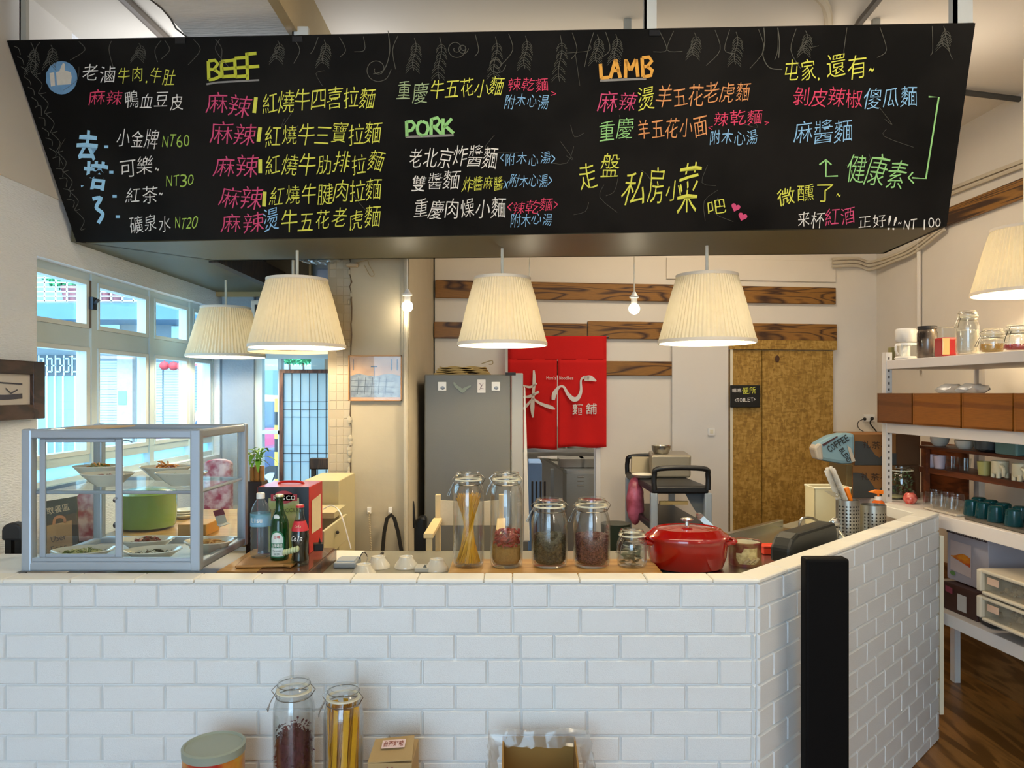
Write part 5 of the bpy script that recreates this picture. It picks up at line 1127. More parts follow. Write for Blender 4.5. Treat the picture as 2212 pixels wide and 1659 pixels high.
LBg = LBw(.0338); q = MB(); q.add([LBg(-.023+.00575*i, .046) for i in range(9)] + [LBg(.023-.00575*i, .062) for i in range(9)], [(i, i+1, 16-i, 17-i) for i in range(8)]); q.build('band', mat('label_dgreen'), be_)
LBh = LBw(.0342)
q = MB(); write(q, '台灣啤酒', LBh, (-.02, .047), (.02, .047), .014, .01); q.build('lettering', white_m, be_); q = MB(); write(q, 'TAIWAN', LBh, (-.016, .032), (.016, .032), .007); write(q, 'BEER', LBh, (-.011, .021), (.011, .021), .007); q.build('lettering', mat('ink_green', '#2b5a44', r=.5), be_)
q = MB(); write(q, '台啤', LBh, (-.012, .078), (.012, .078), .012, .01); q.build('lettering', mat('ink_red', '#c05048', r=.5), be_)
LBn = LBw(.0215); q = MB(); q.add([LBw(.0235)(.011*math.cos(a*R(30))-.004, .152+.011*math.sin(a*R(30))) + Vector((0, -.002, 0)) for a in range(12)], [tuple(range(12))]); q.build('neck_seal', mat('seal_white', '#cfd6d2', r=.4), be_)
q = MB(); q.lathe([(.0148, .222), (.0145, .229), (.010, .2305)], (0, 0, 0), 16); q.build('cap', mat('cap_cream', '#cfc79a', r=.35, m=.3), be_, smooth=True)
put(be_, (X(604, 2.66), 2.66, BZ))
ck = bottle('cola_bottle', 'curved glass cola bottle with a red neck label', 0, 0, 0, [(.02, 0), (.029, .002), (.030, .02), (.026, .045), (.029, .075), (.031, .10), (.027, .128), (.017, .160), (.0125, .178), (.012, .196), (.0135, .198), (.0135, .204)], glassmat('cola_glass', tint=(.75, .85, .82), refl=.13, rough=.03), mat('cola', '#120806', r=.15), .150)
q = MB(); q.cap = False; q.lathe([(.0293, .122), (.0285, .128), (.0195, .156)], (0, 0, 0), 24); q.build('neck_label', mat('label_red', '#c93038', r=.4), ck, smooth=True)
q = MB(); write(q, 'Cola', LBw(.0318), (-.024, .088), (.020, .090), .020, .0, 0, .3); q.build('lettering', white_m, ck); q = MB(); write(q, 'Cola', LBw(.0272), (-.012, .135), (.012, .135), .009, 0, 0, .3); q.build('lettering', mat('cap_cream'), ck)
q = MB(); q.lathe([(.0145, .202), (.0140, .210), (.009, .2115)], (0, 0, 0), 16); q.build('cap', mat('label_red'), ck, smooth=True)
put(ck, (X(648, 2.62), 2.62, 1.1005), 0)
c = P(628, 1190, 2.585); q = MB()
for k in range(6): q.ball((c.x-.022+.009*k, c.y, c.z-.006+.0025*k), .0115, 10, .6, 1, 1)
tag(q.build('bread_charm', mat('charm_pale', '#b7c095', r=.5, n=.2, ns=60), smooth=True), 'tiny pale ridged roll lying before the beer bottle', 'ornament')
# red and black bread carton
rb = thing('bread_carton', 'glossy red carton with a black front behind the bottles', 'carton', (X(612, 2.85), 2.85, 1.10)); ra, rbx = X(556, 2.80), X(668, 2.80); rz1 = Z(1052, 2.80); ry1 = 2.995
red_c = mat('carton_red', '#c8281f', r=.3, n=.04, coat=.3)
MB().box((ra, 2.80, 1.10), (rbx, ry1, rz1)).build('body', red_c, rb, bevel=.002)
CF_ = lambda x, y: P(x, -y, 2.7985)
q = MB(); q.add([CF_(557, -1196), CF_(667, -1196), CF_(667, -1052), CF_(557, -1052)], [(0, 1, 2, 3)]); q.build('front_print', mat('carton_black', '#17181d', r=.35), rb)
CF2 = lambda x, y: P(x, -y, 2.797)
q = MB(); q.add([CF2(580, -1192), CF2(648, -1192), CF2(646, -1075), CF2(580, -1076)], [(0, 1, 2, 3)]); q.build('front_print', mat('carton_cream', '#a8a47c', r=.4, c2='#8f9a4c', ns=20), rb)
CF3 = lambda x, y: P(x, -y, 2.7955); q = MB()
q.add([CF3(585, -1082), CF3(642, -1082), CF3(642, -1068), CF3(585, -1068)], [(0, 1, 2, 3)]); q.add([CF3(613+22*math.cos(a*R(20)), -1074+14*math.sin(a*R(20))) for a in range(18)], [tuple(range(18))]); q.build('emblem', mat('emblem_red', '#a02a30', r=.4), rb)
CF4 = lambda x, y: P(x, -y, 2.7945)
q = MB(); write(q, 'RISCO', CF4, (590, -1080), (638, -1080), 10, .01); q.build('lettering', white_m, rb); q = MB(); write(q, 'FOCACCIA', CF4, (582, -1108), (646, -1106), 9); q.build('lettering', mat('ink_olive', '#4d4a2c', r=.5), rb)
q = MB(); sx_ = rbx+.0015; q.add([(sx_, 2.83, 1.17), (sx_, 2.965, 1.17), (sx_, 2.965, 1.305), (sx_, 2.83, 1.295)], [(0, 1, 2, 3)]); q.build('side_print', mat('carton_paper', '#d9c9a4', r=.5, n=.1, ns=90), rb)
q = MB(); q.tube(smoothpts([((ra+rbx)/2-.05, 2.9, rz1), ((ra+rbx)/2-.03, 2.9, rz1+.008), ((ra+rbx)/2+.03, 2.9, rz1+.008), ((ra+rbx)/2+.05, 2.9, rz1)], 3), .005, 6); q.build('handle', red_c, rb)
q = MB(); c = P(688, 1178, 2.78); q.box((c.x-.018, c.y-.02, c.z-.018), (c.x+.016, c.y+.02, c.z+.008), rz=.3); q.slab([(c.x-.002, c.y, c.z+.005), (c.x+.012, c.y, c.z-.005), (c.x+.004, c.y, c.z+.03)], (0, .004, 0)); tag(q.build('binder_clip', black_p, bevel=.002), 'black bulldog clip on the side of the red carton', 'clip')
# bamboo plant
t = thing('lucky_bamboo', 'cut bamboo stalks with a tuft of green leaves in a dark square vase', 'plant', (X(552, 3.08), 3.08, 1.05)); a, b = X(538, 3.08), X(572, 3.08); zv = Z(1038, 3.08)
MB().box((a, 3.04, 1.05), (b, 3.12, zv)).build('vase', mat('vase_dark', '#2a1a16', r=.3, n=.2), t, bevel=.003)
for px, zt_, r_ in ((545, 1008, .010), (555, 1004, .011), (566, 1006, .010)):
    q = MB(); q.lathe([(r_, zv-.1), (r_, Z(zt_, 3.08)-.02), (r_*1.1, Z(zt_, 3.08)-.018), (r_, Z(zt_, 3.08)-.014), (r_, Z(zt_, 3.08))], (X(px, 3.08), 3.08, 0), 12); q.build('stalk', mat('bamboo_stalk', '#a9793f', r=.4, n=.2, ns=30), t, smooth=True)
random.seed(12); lm = mat('plant_leaf', '#6da53a', r=.45, n=.25, ns=30)
def leaf(q, c, dv, ln, wd, droop=.5):
    dv = Vector(dv).normalized(); side = dv.cross(Vector((0, 0, 1)));  side = side.normalized() if side.length > .01 else Vector((1, 0, 0)); pts = []
    for k in range(6):
        s = k/5; p = Vector(c)+dv*ln*s+Vector((0, 0, -droop*ln*s*s)); w_ = wd*math.sin(math.pi*min(.97, s*.9+.08)); pts.append((p-side*w_, p+Vector((0, 0, -w_*.3)), p+side*w_))
    vs = [v for r_ in pts for v in r_]; q.add(vs, [(3*k+j, 3*k+j+1, 3*k+j+4, 3*k+j+3) for k in range(5) for j in range(2)])
for i in range(26):
    px = random.choice((545, 556, 566)); c = P(px, random.uniform(968, 1005), 3.08); an = random.uniform(0, 6.28); q = MB(); leaf(q, c, (math.cos(an), math.sin(an)*.8, random.uniform(.1, 1.0)), random.uniform(.045, .08), random.uniform(.007, .011), random.uniform(.4, 1.0)); q.build('leaf', lm, t, smooth=True)
for px in (556, 563): MB().tube([P(px, 1004, 3.08), P(px-2, 985, 3.08), P(px+4, 968, 3.08)], .003, 5).build('stem', lm, t)
# cream drawer cabinet behind the carton
t = thing('drawer_cabinet', 'cream wooden cabinet with an open drawer before the cracked pillar', 'cabinet', (X(700, 3.6), 3.6, 0)); a, b = X(655, 3.55), X(733, 3.55)
MB().box((a, 3.55, .2), (b, 3.9, Z(1038, 3.55))).build('body', mat('cab_cream', '#b5a981', r=.5, n=.03), t, bevel=.004)
dz0, dz1 = Z(1186, 3.15), Z(1138, 3.15); q = MB()
MB().slab([(X(700, 3.1), 3.1, dz0-.04), (X(750, 3.36), 3.36, dz0), (X(750, 3.36), 3.36, dz1+.02), (X(700, 3.1), 3.1, dz1-.01)], (-.012, .012, 0)).build('drawer_front', mat('cab_cream'), t, bevel=.002); dfr_ = t.children[-1] if False else [o for o in t.children if o.name.startswith('drawer_front')][0]
MB().box((X(640, 3.35), 3.3, dz1+.01), (X(728, 3.35), 3.54, dz1+.035)).build('drawer_tray', mat('cab_cream'), t); c = P(729, 1150, 3.22); MB().ball(c, .008, 8).build('knob', char, dfr_)
q = MB(); q.tube(smoothpts([tuple(P(698, 1100, 3.3)), tuple(P(715, 1092, 3.3)), tuple(P(730, 1100, 3.3)), tuple(P(740, 1120, 3.25)), tuple(P(758, 1185, 3.2))], 4), .003, 5); tag(q.build('cable', white_m), 'thin white cable trailing over the open cream drawer', 'cable')
# things on the worktop
WT = 1.0505
def wpnt(px, py, z=WT): return onz(px, py, z)
q = MB(); q.slab([wpnt(x, y) for x, y in ((727, 1212), (770, 1213), (788, 1190), (727, 1189))], (0, 0, .001)); tag(q.build('paper_sheet', mat('paper', '#e2dccf', r=.8)), 'white order sheet lying on the worktop beside the walnut box', 'paper')
t = thing('card_terminal', 'grey card payment terminal with a thin black cable on the worktop', 'terminal', tuple(wpnt(750, 1225))); q = MB(); c = wpnt(750, 1222)
q.box((c.x-.042, c.y-.05, WT), (c.x+.042, c.y+.06, WT+.022)); q.build('body', mat('term_grey', '#8a9196', r=.35), t, bevel=.006); q = MB(); q.box((c.x-.032, c.y-.03, WT+.022), (c.x+.032, c.y+.05, WT+.025)); q.build('screen', mat('term_screen', '#a9b6c2', r=.15), t)
q = MB(); q.tube(smoothpts([(c.x+.04, c.y+.02, WT+.02), (c.x+.055, c.y+.03, WT+.045), (c.x+.075, c.y+.01, WT+.03), (c.x+.075, c.y-.05, WT+.01)], 4), .002, 5); q.build('cable', black_p, t)
for i, (px, py, ul) in enumerate(((815, 1222, 'just beside the card terminal cable'), (876, 1222, 'standing between two others before the fridge'), (942, 1228, 'next to the grey digital scale'), (783, 1240, 'lowest and nearest the ledge'))):
    c = wpnt(px, py+6, WT); q = MB(); q.cap = False; q.lathe([(.045, 0), (.043, .012), (.026, .034), (.026, .041), (.022, .041), (.021, .036), (.001, .036)], (c.x, c.y+.02, WT), 24); t = tag(q.build('upturned_cup', white_cer, smooth=True), 'cream cup turned upside down on the worktop, ' + ul, 'cup', 'upturned cream cups behind the ledge')
q = MB(); c = wpnt(925, 1236); q.box((c.x-.05, c.y, WT), (c.x+.04, c.y+.07, WT+.014)); q.mat(1); q.box((c.x-.02, c.y+.012, WT+.014), (c.x+.02, c.y+.05, WT+.016)); tag(q.build('kitchen_scale', [mat('scale_grey', '#b9bab4', r=.35), mat('scale_screen', '#59646c', r=.2)], bevel=.002), 'flat grey digital scale among the upturned cups', 'scale')
q = MB(); q.tube([wpnt(812, 1211, WT+.008), wpnt(823, 1199, WT+.008)], .006, 8); q.mat(1); q.tube([wpnt(821, 1201, WT+.008), wpnt(826, 1195, WT+.008)], .0065, 8); tag(q.build('marker_pen', [white_m, black_p]), 'white marker pen with a black cap lying on the worktop', 'pen')
# director's chair
t = thing('director_chair', 'cream canvas folding chair with wooden arms in front of the fridge', 'chair', (X(1010, 3.5), 3.5, 0)); cw = mat('canvas_cream', '#cfbf9f', r=.8, n=.06, ns=80, bump=.2, bs=300); cwood = mat('pale_wood', '#d0b684', r=.5, n=.08, stretch=(8, 8, 1))
a, b = X(944, 3.5), X(1085, 3.5); zt, zb = Z(1082, 3.5), Z(1135, 3.5)
MB().slab([(a, 3.5, zb), (b, 3.5, zb), (b, 3.5, zt+.004), ((a+b)/2, 3.5, zt-.006), (a, 3.5, zt+.004)], (0, .006, 0)).build('back_canvas', cw, t)
MB().box((a, 3.1, .70), (b, 3.48, .715)).build('seat_canvas', cw, t)
for x in (a+.004, b-.004):
    MB().box((x-.012, 3.495, .35), (x+.012, 3.52, zt+.03)).build('back_post', cwood, t, bevel=.003)
    MB().slab([(x-.02, 3.10, Z(1192, 3.1)+.055), (x+.02, 3.10, Z(1192, 3.1)+.055), (x+.02, 3.5, Z(1192, 3.1)+.055), (x-.02, 3.5, Z(1192, 3.1)+.055)], (0, 0, .02)).build('armrest', cwood, t, bevel=.003)
    MB().box((x-.012, 3.12, 0), (x+.012, 3.145, Z(1192, 3.1)+.055)).build('leg', cwood, t); MB().box((x-.012, 3.495, 0), (x+.012, 3.52, .35)).build('leg', cwood, t)
MB().slab([(a, 3.3, .04), (a+.02, 3.3, .04), (b, 3.3, .7), (b-.02, 3.3, .7)], (0, .015, 0)).build('cross_brace', cwood, t)
MB().slab([(a, 3.34, .7), (a+.02, 3.34, .7), (b, 3.34, .04), (b-.02, 3.34, .04)], (0, .015, 0)).build('cross_brace', cwood, t)
# hooks, strap and chain on the pillar; print on the pillar
for px, lab in ((797, 'white wall hook on the pillar holding a beaded cord'), (843, 'white wall hook on the pillar holding a black strap')):
    c = P(px, 1105, 3.985); q = MB(); q.box((c.x-.010, 3.985, c.z-.012), (c.x+.010, 4.0, c.z+.022)); q.tube(smoothpts([(c.x, 3.985, c.z), (c.x, 3.965, c.z-.008), (c.x, 3.955, c.z+.006)], 3), .004, 6); tag(q.build('wall_hook', white_m, bevel=.002), lab, 'hook')
sm = mat('strap_black', '#1b1712', r=.8); d_ = 3.955
for i, pts in enumerate((((845, 1110), (832, 1130), (820, 1200)), ((845, 1110), (855, 1132), (872, 1200)))):
    pass
q = MB(); SP = lambda x, y: P(x, -y, 3.957)
stroke(q, [(822, -1240), (830, -1150), (836, -1120), (845, -1112), (852, -1120), (860, -1150), (876, -1240)], [8, 8, 8, 8, 8, 8, 8], SP); tag(q.build('hanging_strap', sm, solid=.004), 'wide black strap hanging from a hook on the pillar', 'strap')
q = MB(); q.cap = True
for k in range(22): q.ball(P(797+k*.28, 1108+k*5, 3.953), .0055, 6)
tag(q.build('beaded_cord', mat('bead_beige', '#b8a888', r=.5), smooth=True), 'pale beaded cord hanging down the pillar', 'cord')
t = thing('framed_print', 'thin framed print of an orange sky over a grey grid on the pillar', 'picture', tuple(P(811, 866, 3.99))); fd_ = 3.985
wfr = mat('thin_frame', '#a9783f', r=.4)
for r_ in ((753, 768, 868, 770), (753, 864, 868, 866), (753, 768, 755, 866), (866, 768, 868, 866)): MB().box((X(r_[0], fd_), fd_-.012, Z(r_[3], fd_)), (X(r_[2], fd_), fd_+.014, Z(r_[1], fd_))).build('frame_side', wfr, t)
PR = lambda x, y: P(x, -y, fd_+.002)
MB().add([PR(755, -864), PR(866, -864), PR(866, -770), PR(755, -770)], [(0, 1, 2, 3)]).build('print', mat('print_orange', '#c79a6c', r=.3, c2='#b88a5c', ns=14), t)
PR2 = lambda x, y: P(x, -y, fd_)
MB().add([PR2(757, -812)] + [PR2(757+18*k, -810+3*math.sin(k*1.7)) for k in range(1, 7)] + [PR2(865, -858), PR2(757, -858)], [tuple(range(9))]).build('print', mat('print_grey', '#747982', r=.3, c2='#90959a', ns=30), t)
PR3 = lambda x, y: P(x, -y, fd_-.001); q = MB()
for x in (775, 790, 805, 820, 835): stroke(q, [(x, -815), (x-3, -852)], 1.2, PR3)
for y in (822, 834, 846): stroke(q, [(758, -y), (850, -y-2)], 1.2, PR3)
stroke(q, [(808, -818), (808, -790)], 1.6, PR3); stroke(q, [(801, -792), (815, -792)], 2.5, PR3)
for x in (763, 846, 858): stroke(q, [(x, -776), (x, -800)], 2, PR3)
q.build('print', mat('print_dark', '#4b4f57', r=.3), t)
MB().box((X(755, fd_), fd_-.006, Z(864, fd_)), (X(866, fd_), fd_-.004, Z(770, fd_))).build('glass', clear, t)
q = MB(); q.tube(smoothpts([tuple(P(745, 575, 3.98)), tuple(P(790, 563, 3.97)), tuple(P(797, 572, 3.95)), tuple(P(808, 592, 3.95)), tuple(P(800, 596, 3.95)), tuple(P(787, 573, 3.96))], 4), .0025, 5); tag(q.build('bent_wire', mat('wire_tan', '#9c8a66', r=.5)), 'bent bare wire looping from the top of the cracked pillar', 'wire')
q = MB(); q.box((X(745, 3.95), 3.95, Z(575, 3.95)), (X(772, 3.95), 4.0, Z(566, 3.95))); tag(q.build('pipe_stub', mat('stub', '#9b8a72', r=.6), bevel=.01), 'short stub of old pipe at the top of the cracked pillar', 'pipe')
# clear plastic sheet scrunched at the soffit edge
random.seed(6); q = MB(); vs = []; n1, n2 = 22, 6
for i in range(n1):
    for j in range(n2):
        px = 640 + i*5; py = 556 + j*3.4*math.sin(math.pi*i/(n1-1))**.5 + random.uniform(-1, 1); vs.append(P(px, py, 3.95+random.uniform(-.03, .03)+.01*j))
q.add(vs, [(i*n2+j, (i+1)*n2+j, (i+1)*n2+j+1, i*n2+j+1) for i in range(n1-1) for j in range(n2-1)]); tag(q.build('plastic_sheet', glassmat('film', tint=(.93, .96, .98), refl=.16, rough=.12, body=.12), smooth=True), 'crumpled clear plastic sheet caught at the rear edge of the canopy', 'plastic sheet')
# ---------------------------------------------------------------- fridge
fr_ = thing('fridge', 'tall grey fridge seen from its side with a steel door edge', 'fridge', (-.25, 4.6, 0)); fy0, fy1 = 4.3, 4.9; fx0, fx1 = X(917, fy0), X(1103, fy0); fz = Z(809, fy0)
fg = mat('fridge_grey', '#66645c', r=.45, n=.05, ns=3, bump=.06, bs=200)
MB().box((fx0, fy0, .04), (fx1, fy1, fz)).build('body', fg, fr_, bevel=.006)
MB().box((fx0+.01, fy0+.02, 0), (fx1-.01, fy1-.02, .04)).build('plinth', black_p, fr_)
fdr_ = MB().box((fx1+.004, fy0-.002, .75), (fx1+.072, fy1, fz+.008)).build('door', mat('door_silver', '#94928c', r=.35, n=.03), fr_, bevel=.006)
MB().box((fx1+.004, fy0-.002, .06), (fx1+.072, fy1, .74)).build('door', mat('door_silver'), fr_, bevel=.006)
MB().slab([(fx1+.075, fy0+.02, .85), (fx1+.11, fy0+.02, .85), (fx1+.085, fy0+.02, fz-.08), (fx1+.075, fy0+.02, fz-.06)], (0, .03, 0)).build('handle', mat('handle_pale', '#c8c4ba', r=.3), fdr_, bevel=.004)
MB().box((fx1-.03, fy0-.003, fz-.005), (fx1+.03, fy0+.05, fz+.012)).build('hinge', char, fr_)
for px, w_, lab, m_ in ((955, 18, 'first', 'w'), (1071, 18, 'x', 'w')):
    t = thing('fridge_magnet', 'square white fridge magnet, ' + ('nearest the pillar' if px < 1000 else 'nearest the fridge door'), 'magnet', tuple(P(px, 845, fy0))); MB().box((X(px-9, fy0), fy0-.006, Z(844, fy0)), (X(px+9, fy0), fy0-.001, Z(825, fy0))).build('plate', white_m, t, bevel=.002); MB().ball(P(px+1, 838, fy0-.008), .013, 10, 1, .3, .8).build('motif', mat('motif_blue', '#8d97a5', r=.4, c2='#4c5058', ns=60), t, smooth=True)
t = thing('fridge_magnet', 'tall white card magnet with a faint drawing on the fridge side', 'magnet', tuple(P(1040, 848, fy0))); MB().box((X(1031, fy0), fy0-.006, Z(849, fy0)), (X(1049, fy0), fy0-.001, Z(820, fy0))).build('card', mat('card_white', '#d8d3cd', r=.5), t, bevel=.003)
q = MB(); MG = lambda x, y: P(x, -y, fy0-.007); stroke(q, smoothpts([(1035, -828), (1040, -832), (1038, -838), (1045, -840)], 3), 1.5, MG); stroke(q, [(1036, -842), (1044, -828)], 1.2, MG); q.build('drawing', mat('ink_mauve', '#8b7a80', r=.6), t)
t = thing('fridge_magnet', 'grey green bird shaped magnet with spread wings on the fridge side', 'magnet', tuple(P(999, 846, fy0)))
q = MB(); MGb = lambda x, y: P(x, -y, fy0-.006); stroke(q, smoothpts([(980, -826), (985, -834), (992, -839), (999, -844), (1006, -839), (1017, -833)], 4), [2, 3, 4, 5, 6, 6, 6, 7, 7, 7, 8, 8, 9, 9, 8, 7, 6, 5, 4, 3, 2], MGb); q.build('bird', mat('bird_green', '#7d8474', r=.5), t, solid=.006)
# stack of folded sacks on the fridge
random.seed(9)
for i in range(4):
    q = MB(); z_ = fz+.001+i*.013; n = 12; a, b = X(938+i*4, 4.45), X(1058-i*3, 4.45)
    top = [(a+(b-a)*k/n, 4.42, z_+.010+.004*math.sin(k*1.3+i)) for k in range(n+1)]; bot = [(a+(b-a)*k/n, 4.42, z_+.002*math.sin(k*.9+i)+.001) for k in range(n, -1, -1)]
    q.slab(top+bot, (0, .3, 0)); tag(q.build('folded_sack', mat('sack_brown', '#a48750', r=.8, n=.35, ns=18, stretch=(1, 1, 10))), ('lowest', 'second lowest', 'second from top', 'topmost')[i] + ' folded brown jute sack in the pile on top of the fridge', 'sack', 'folded sacks on the fridge')
q = MB(); q.tube(smoothpts([tuple(P(1040, 786, 4.4)), tuple(P(1062, 779, 4.4)), tuple(P(1064, 786, 4.4)), tuple(P(1056, 787, 4.4))], 4), .003, 5); tag(q.build('string', mat('wire_tan')), 'loose loop of string on the folded sacks', 'string')
# black bag and umbrella between the pillar and fridge
q = MB(); q.slab([P(888, 1300, 4.2), P(922, 1300, 4.2), P(920, 1118, 4.2), P(908, 1114, 4.2), (P(890, 1132, 4.2))], (0, .08, 0)); tag(q.build('black_bag', black_p, bevel=.02), 'black bag hanging in the gap between the pillar and the fridge', 'bag')
q = MB(); q.tube([P(891, 1082, 4.15), P(890, 1090, 4.15), P(896, 1140, 4.15)], [.008, .014, .008], 8); tag(q.build('umbrella', black_p, smooth=True), 'slim black folded umbrella beside the pillar edge', 'umbrella')
# ---------------------------------------------------------------- red split curtain
redc = mat('curtain_red', '#c80b06', r=.85, n=.08, ns=10, bump=.15, bs=300)
cu = thing('split_curtain', 'red split fabric curtain with white brush calligraphy over the kitchen doorway', 'curtain', tuple(B(1203, 970, .07)))
def cloth(xa, xb, ya, yb, ph, am=1):
    q = MB(); n, m2 = 16, 20; vs = []
    for i in range(n+1):
        for j in range(m2+1):
            px = xa+(xb-xa)*i/n; py = ya+(yb-ya)*j/m2 + (1.8*am*math.sin(i*.5+ph) if j == m2 else 0); vs.append(B(px, py, .06+.010*am*math.sin(i*.7+ph)*(j/m2)))
    q.add(vs, [(i*(m2+1)+j, (i+1)*(m2+1)+j, (i+1)*(m2+1)+j+1, i*(m2+1)+j+1) for i in range(n) for j in range(m2)]); return q
cloth(1097, 1310, 726, 777, .4, 0).build('top_band', redc, cu, smooth=True, solid=.002)
cloth(1097, 1203.2, 776, 970, .4).build('panel', redc, cu, smooth=True, solid=.002); cloth(1205, 1310, 776, 966, 2.0).build('panel', redc, cu, smooth=True, solid=.002)
MB().tube([B(1092, 729, .05), B(1315, 728, .05)], .008, 8).build('rod', dark_wood, cu)
CB = lambda x, y: B(x, -y, .0745); wc = mat('curtain_white', '#d9cfc4', r=.8)
def brush(mb, pts, ws, k=6):
    P_ = smoothpts(pts, k); W_ = [v[0] for v in smoothpts([(w_,) for w_ in ws], k)]; stroke(mb, P_, W_, CB)
q = MB()
brush(q, [(1195, -864), (1198, -850), (1208, -836), (1218, -836), (1226, -850), (1238, -862), (1248, -860), (1255, -845), (1255, -822), (1262, -815), (1272, -818)], [7, 10, 5, 5, 7, 10, 9, 6, 4, 6, 10])
brush(q, [(1262, -818), (1275, -817), (1288, -823)], [10, 12, 3])
brush(q, [(1153, -800), (1154, -820), (1152, -850), (1150, -880), (1151, -902)], [4, 7, 6, 9, 3]); brush(q, [(1128, -832), (1145, -836), (1160, -828)], [3, 5, 3]); brush(q, [(1124, -858), (1145, -856), (1164, -846)], [3, 6, 5]); brush(q, [(1150, -860), (1168, -872), (1190, -880), (1199, -884)], [4, 6, 8, 2]); brush(q, [(1148, -864), (1136, -878), (1126, -886)], [4, 6, 3]); brush(q, [(1108, -836), (1110, -862), (1122, -860), (1120, -836), (1108, -838)], [5, 5, 4, 4, 4])
q.build('calligraphy', wc, cu)
q = MB(); write(q, '麵', CB, (1236, -896), (1260, -896), 24, .01); write(q, '舖', CB, (1265, -895), (1290, -895), 24, .01); q.build('lettering', wc, cu)
write(MB(), "Mom's", CB, (1180, -820), (1202, -820), 7.5).build('lettering', wc, cu); write(MB(), 'Noodles', CB, (1208, -820), (1239, -820), 7.5).build('lettering', wc, cu)
# ---------------------------------------------------------------- kitchen beyond the doorway
t = thing('steel_table', 'stainless steel kitchen table with louvred side seen below the red curtain', 'table', (.5, 6.6, 0)); ky = 6.5; kx0, kx1 = X(1224, ky), X(1292, ky)
zt = Z(1016, ky)
MB().prismz([(X(1176, 8.0)-.02, 8.0), (kx0, ky), (kx1+.4, ky), (kx1+.6, 8.0)], zt-.03, zt).build('top', steel, t); MB().box((kx0, ky+.005, .1), (kx1+.3, ky+.5, zt-.03)).build('cabinet', steel_d, t)
for k in range(3): MB().box((X(1247, ky), ky-.012, Z(1030+k*9, ky)-.006), (X(1262, ky), ky+.006, Z(1030+k*9, ky)+.006)).build('louvre', steel, t, bevel=.003)
for x, y in ((kx0-.28, 7.3), (kx0-.12, 6.9)): MB().box((x, y, 0), (x+.03, y+.03, zt-.03)).build('leg', steel_d, t)
MB().box((kx0-.35, 7.0, .35), (kx0, 7.9, .38)).build('under_shelf', steel_d, t)
for i, (px, py, w_) in enumerate(((1235, 995, .22), (1278, 993, .2))):
    c = P(px, 1008, 6.75); q = MB(); q.prismz([(c.x-w_/2, 6.7), (c.x+w_/2, 6.7), (c.x+w_/2, 6.95), (c.x-w_/2, 6.95)], zt+.001, zt+.085, sc=1.08); tag(q.build('steel_pan', steel_d, bevel=.006), 'deep stainless pan on the kitchen table, ' + ('nearer the fridge' if i == 0 else 'nearer the door jamb'), 'pan', 'kitchen pans')
q = MB(); c = P(1205, 992, 7.6); q.lathe([(.05, 0), (.15, .01), (.16, .02), (.001, .008)], (c.x, 7.6, zt+.001), 20, 1.3, 1); tag(q.build('white_plate', white_cer, smooth=True), 'white oval plate at the far end of the kitchen table', 'plate')
for i, (px, r_) in enumerate(((1190, .16), (1248, .12))): c = P(px, 975, 8.2); q = MB(); q.lathe([(r_, zt+.08), (r_, zt+.28), (r_*.9, zt+.3), (.001, zt+.31)], (c.x, 8.2, 0), 20); tag(q.build('stock_pot', steel_d, smooth=True), ('wide' if i == 0 else 'narrow') + ' stock pot on the back shelf of the kitchen', 'pot')
MB().box((-.6, 8.0, zt+.04), (1.4, 8.5, zt+.08)).build('back_shelf', steel, t)
q = MB(); c = P(1158, 1000, 6.2); q.box((c.x-.06, 6.2, 0), (c.x+.05, 6.6, Z(1000, 6.2))); tag(q.build('blue_crate', mat('blue_crate', '#7da0c8', r=.5), bevel=.01), 'pale blue plastic crate tucked behind the fridge door', 'crate')
q = MB(); c = P(1165, 1130, 5.6); 
for k in range(4): q.box((X(1148+k*9, 5.8), 5.8, .1), (X(1152+k*9, 5.8), 5.83, Z(1040, 5.8)))
tag(q.build('wire_rack', char), 'dark metal rack standing just inside the kitchen doorway', 'rack')
# ---------------------------------------------------------------- black service cart with trays
ct = thing('service_cart', 'black plastic service cart with a curved push handle before the white wall', 'cart', (X(1440, 4.5), 4.5, 0)); A0 = Vector((X(1409, 4.2), 4.2)); A1_ = Vector((X(1532, 4.2), 4.2)); bk = Vector((-.0, .78))
A2 = Vector((X(1450, 5.0), 5.0)); A3 = Vector((X(1352, 5.0), 5.0))
for zt_ in (Z(1050, 4.2), Z(1132, 4.2), .28):
    q = MB(); q.prismz([tuple(A0), tuple(A1_), tuple(A2), tuple(A3)], zt_-.045, zt_); q.build('shelf', black_p, ct, bevel=.012)
for p in (A0, A1_, A2, A3):
    c = p + (Vector((X(1470, 4.6), 4.6))-p)*.05; q = MB(); q.box((c.x-.02, c.y-.02, .1), (c.x+.02, c.y+.02, Z(1050, 4.2)-.04)); q.build('post', alu, ct, bevel=.006)
    MB().lathe([(.0, -.04), (.05, -.04), (.05, -.01), (0, -.01)], (c.x, c.y-.02, .05), 12, tilt=Matrix.Rotation(R(90), 3, 'X')).build('wheel', black_p, ct)
zt_ = Z(1050, 4.2)
for pa, pb, d_ in ((A0, A1_, -.01), (A3, A2, .0)):
    a, b = (pa.x+.01, pa.y+d_), (pb.x-.01, pb.y+d_); q = MB(); q.tube(smoothpts([(*a, zt_-.02), (*a, zt_+.06), (a[0]+.03, a[1]-.01, zt_+.10), (b[0]-.03, b[1]-.01, zt_+.10), (*b, zt_+.06), (*b, zt_-.02)], 5), .015, 10); q.build('handle', black_p, ct, smooth=True)
MB().box((A0.x+.05, 4.23, Z(1092, 4.2)), (A1_.x-.11, 4.26, Z(1085, 4.2))).build('slot_trim', mat('khaki', '#8d7c50', r=.5), ct)
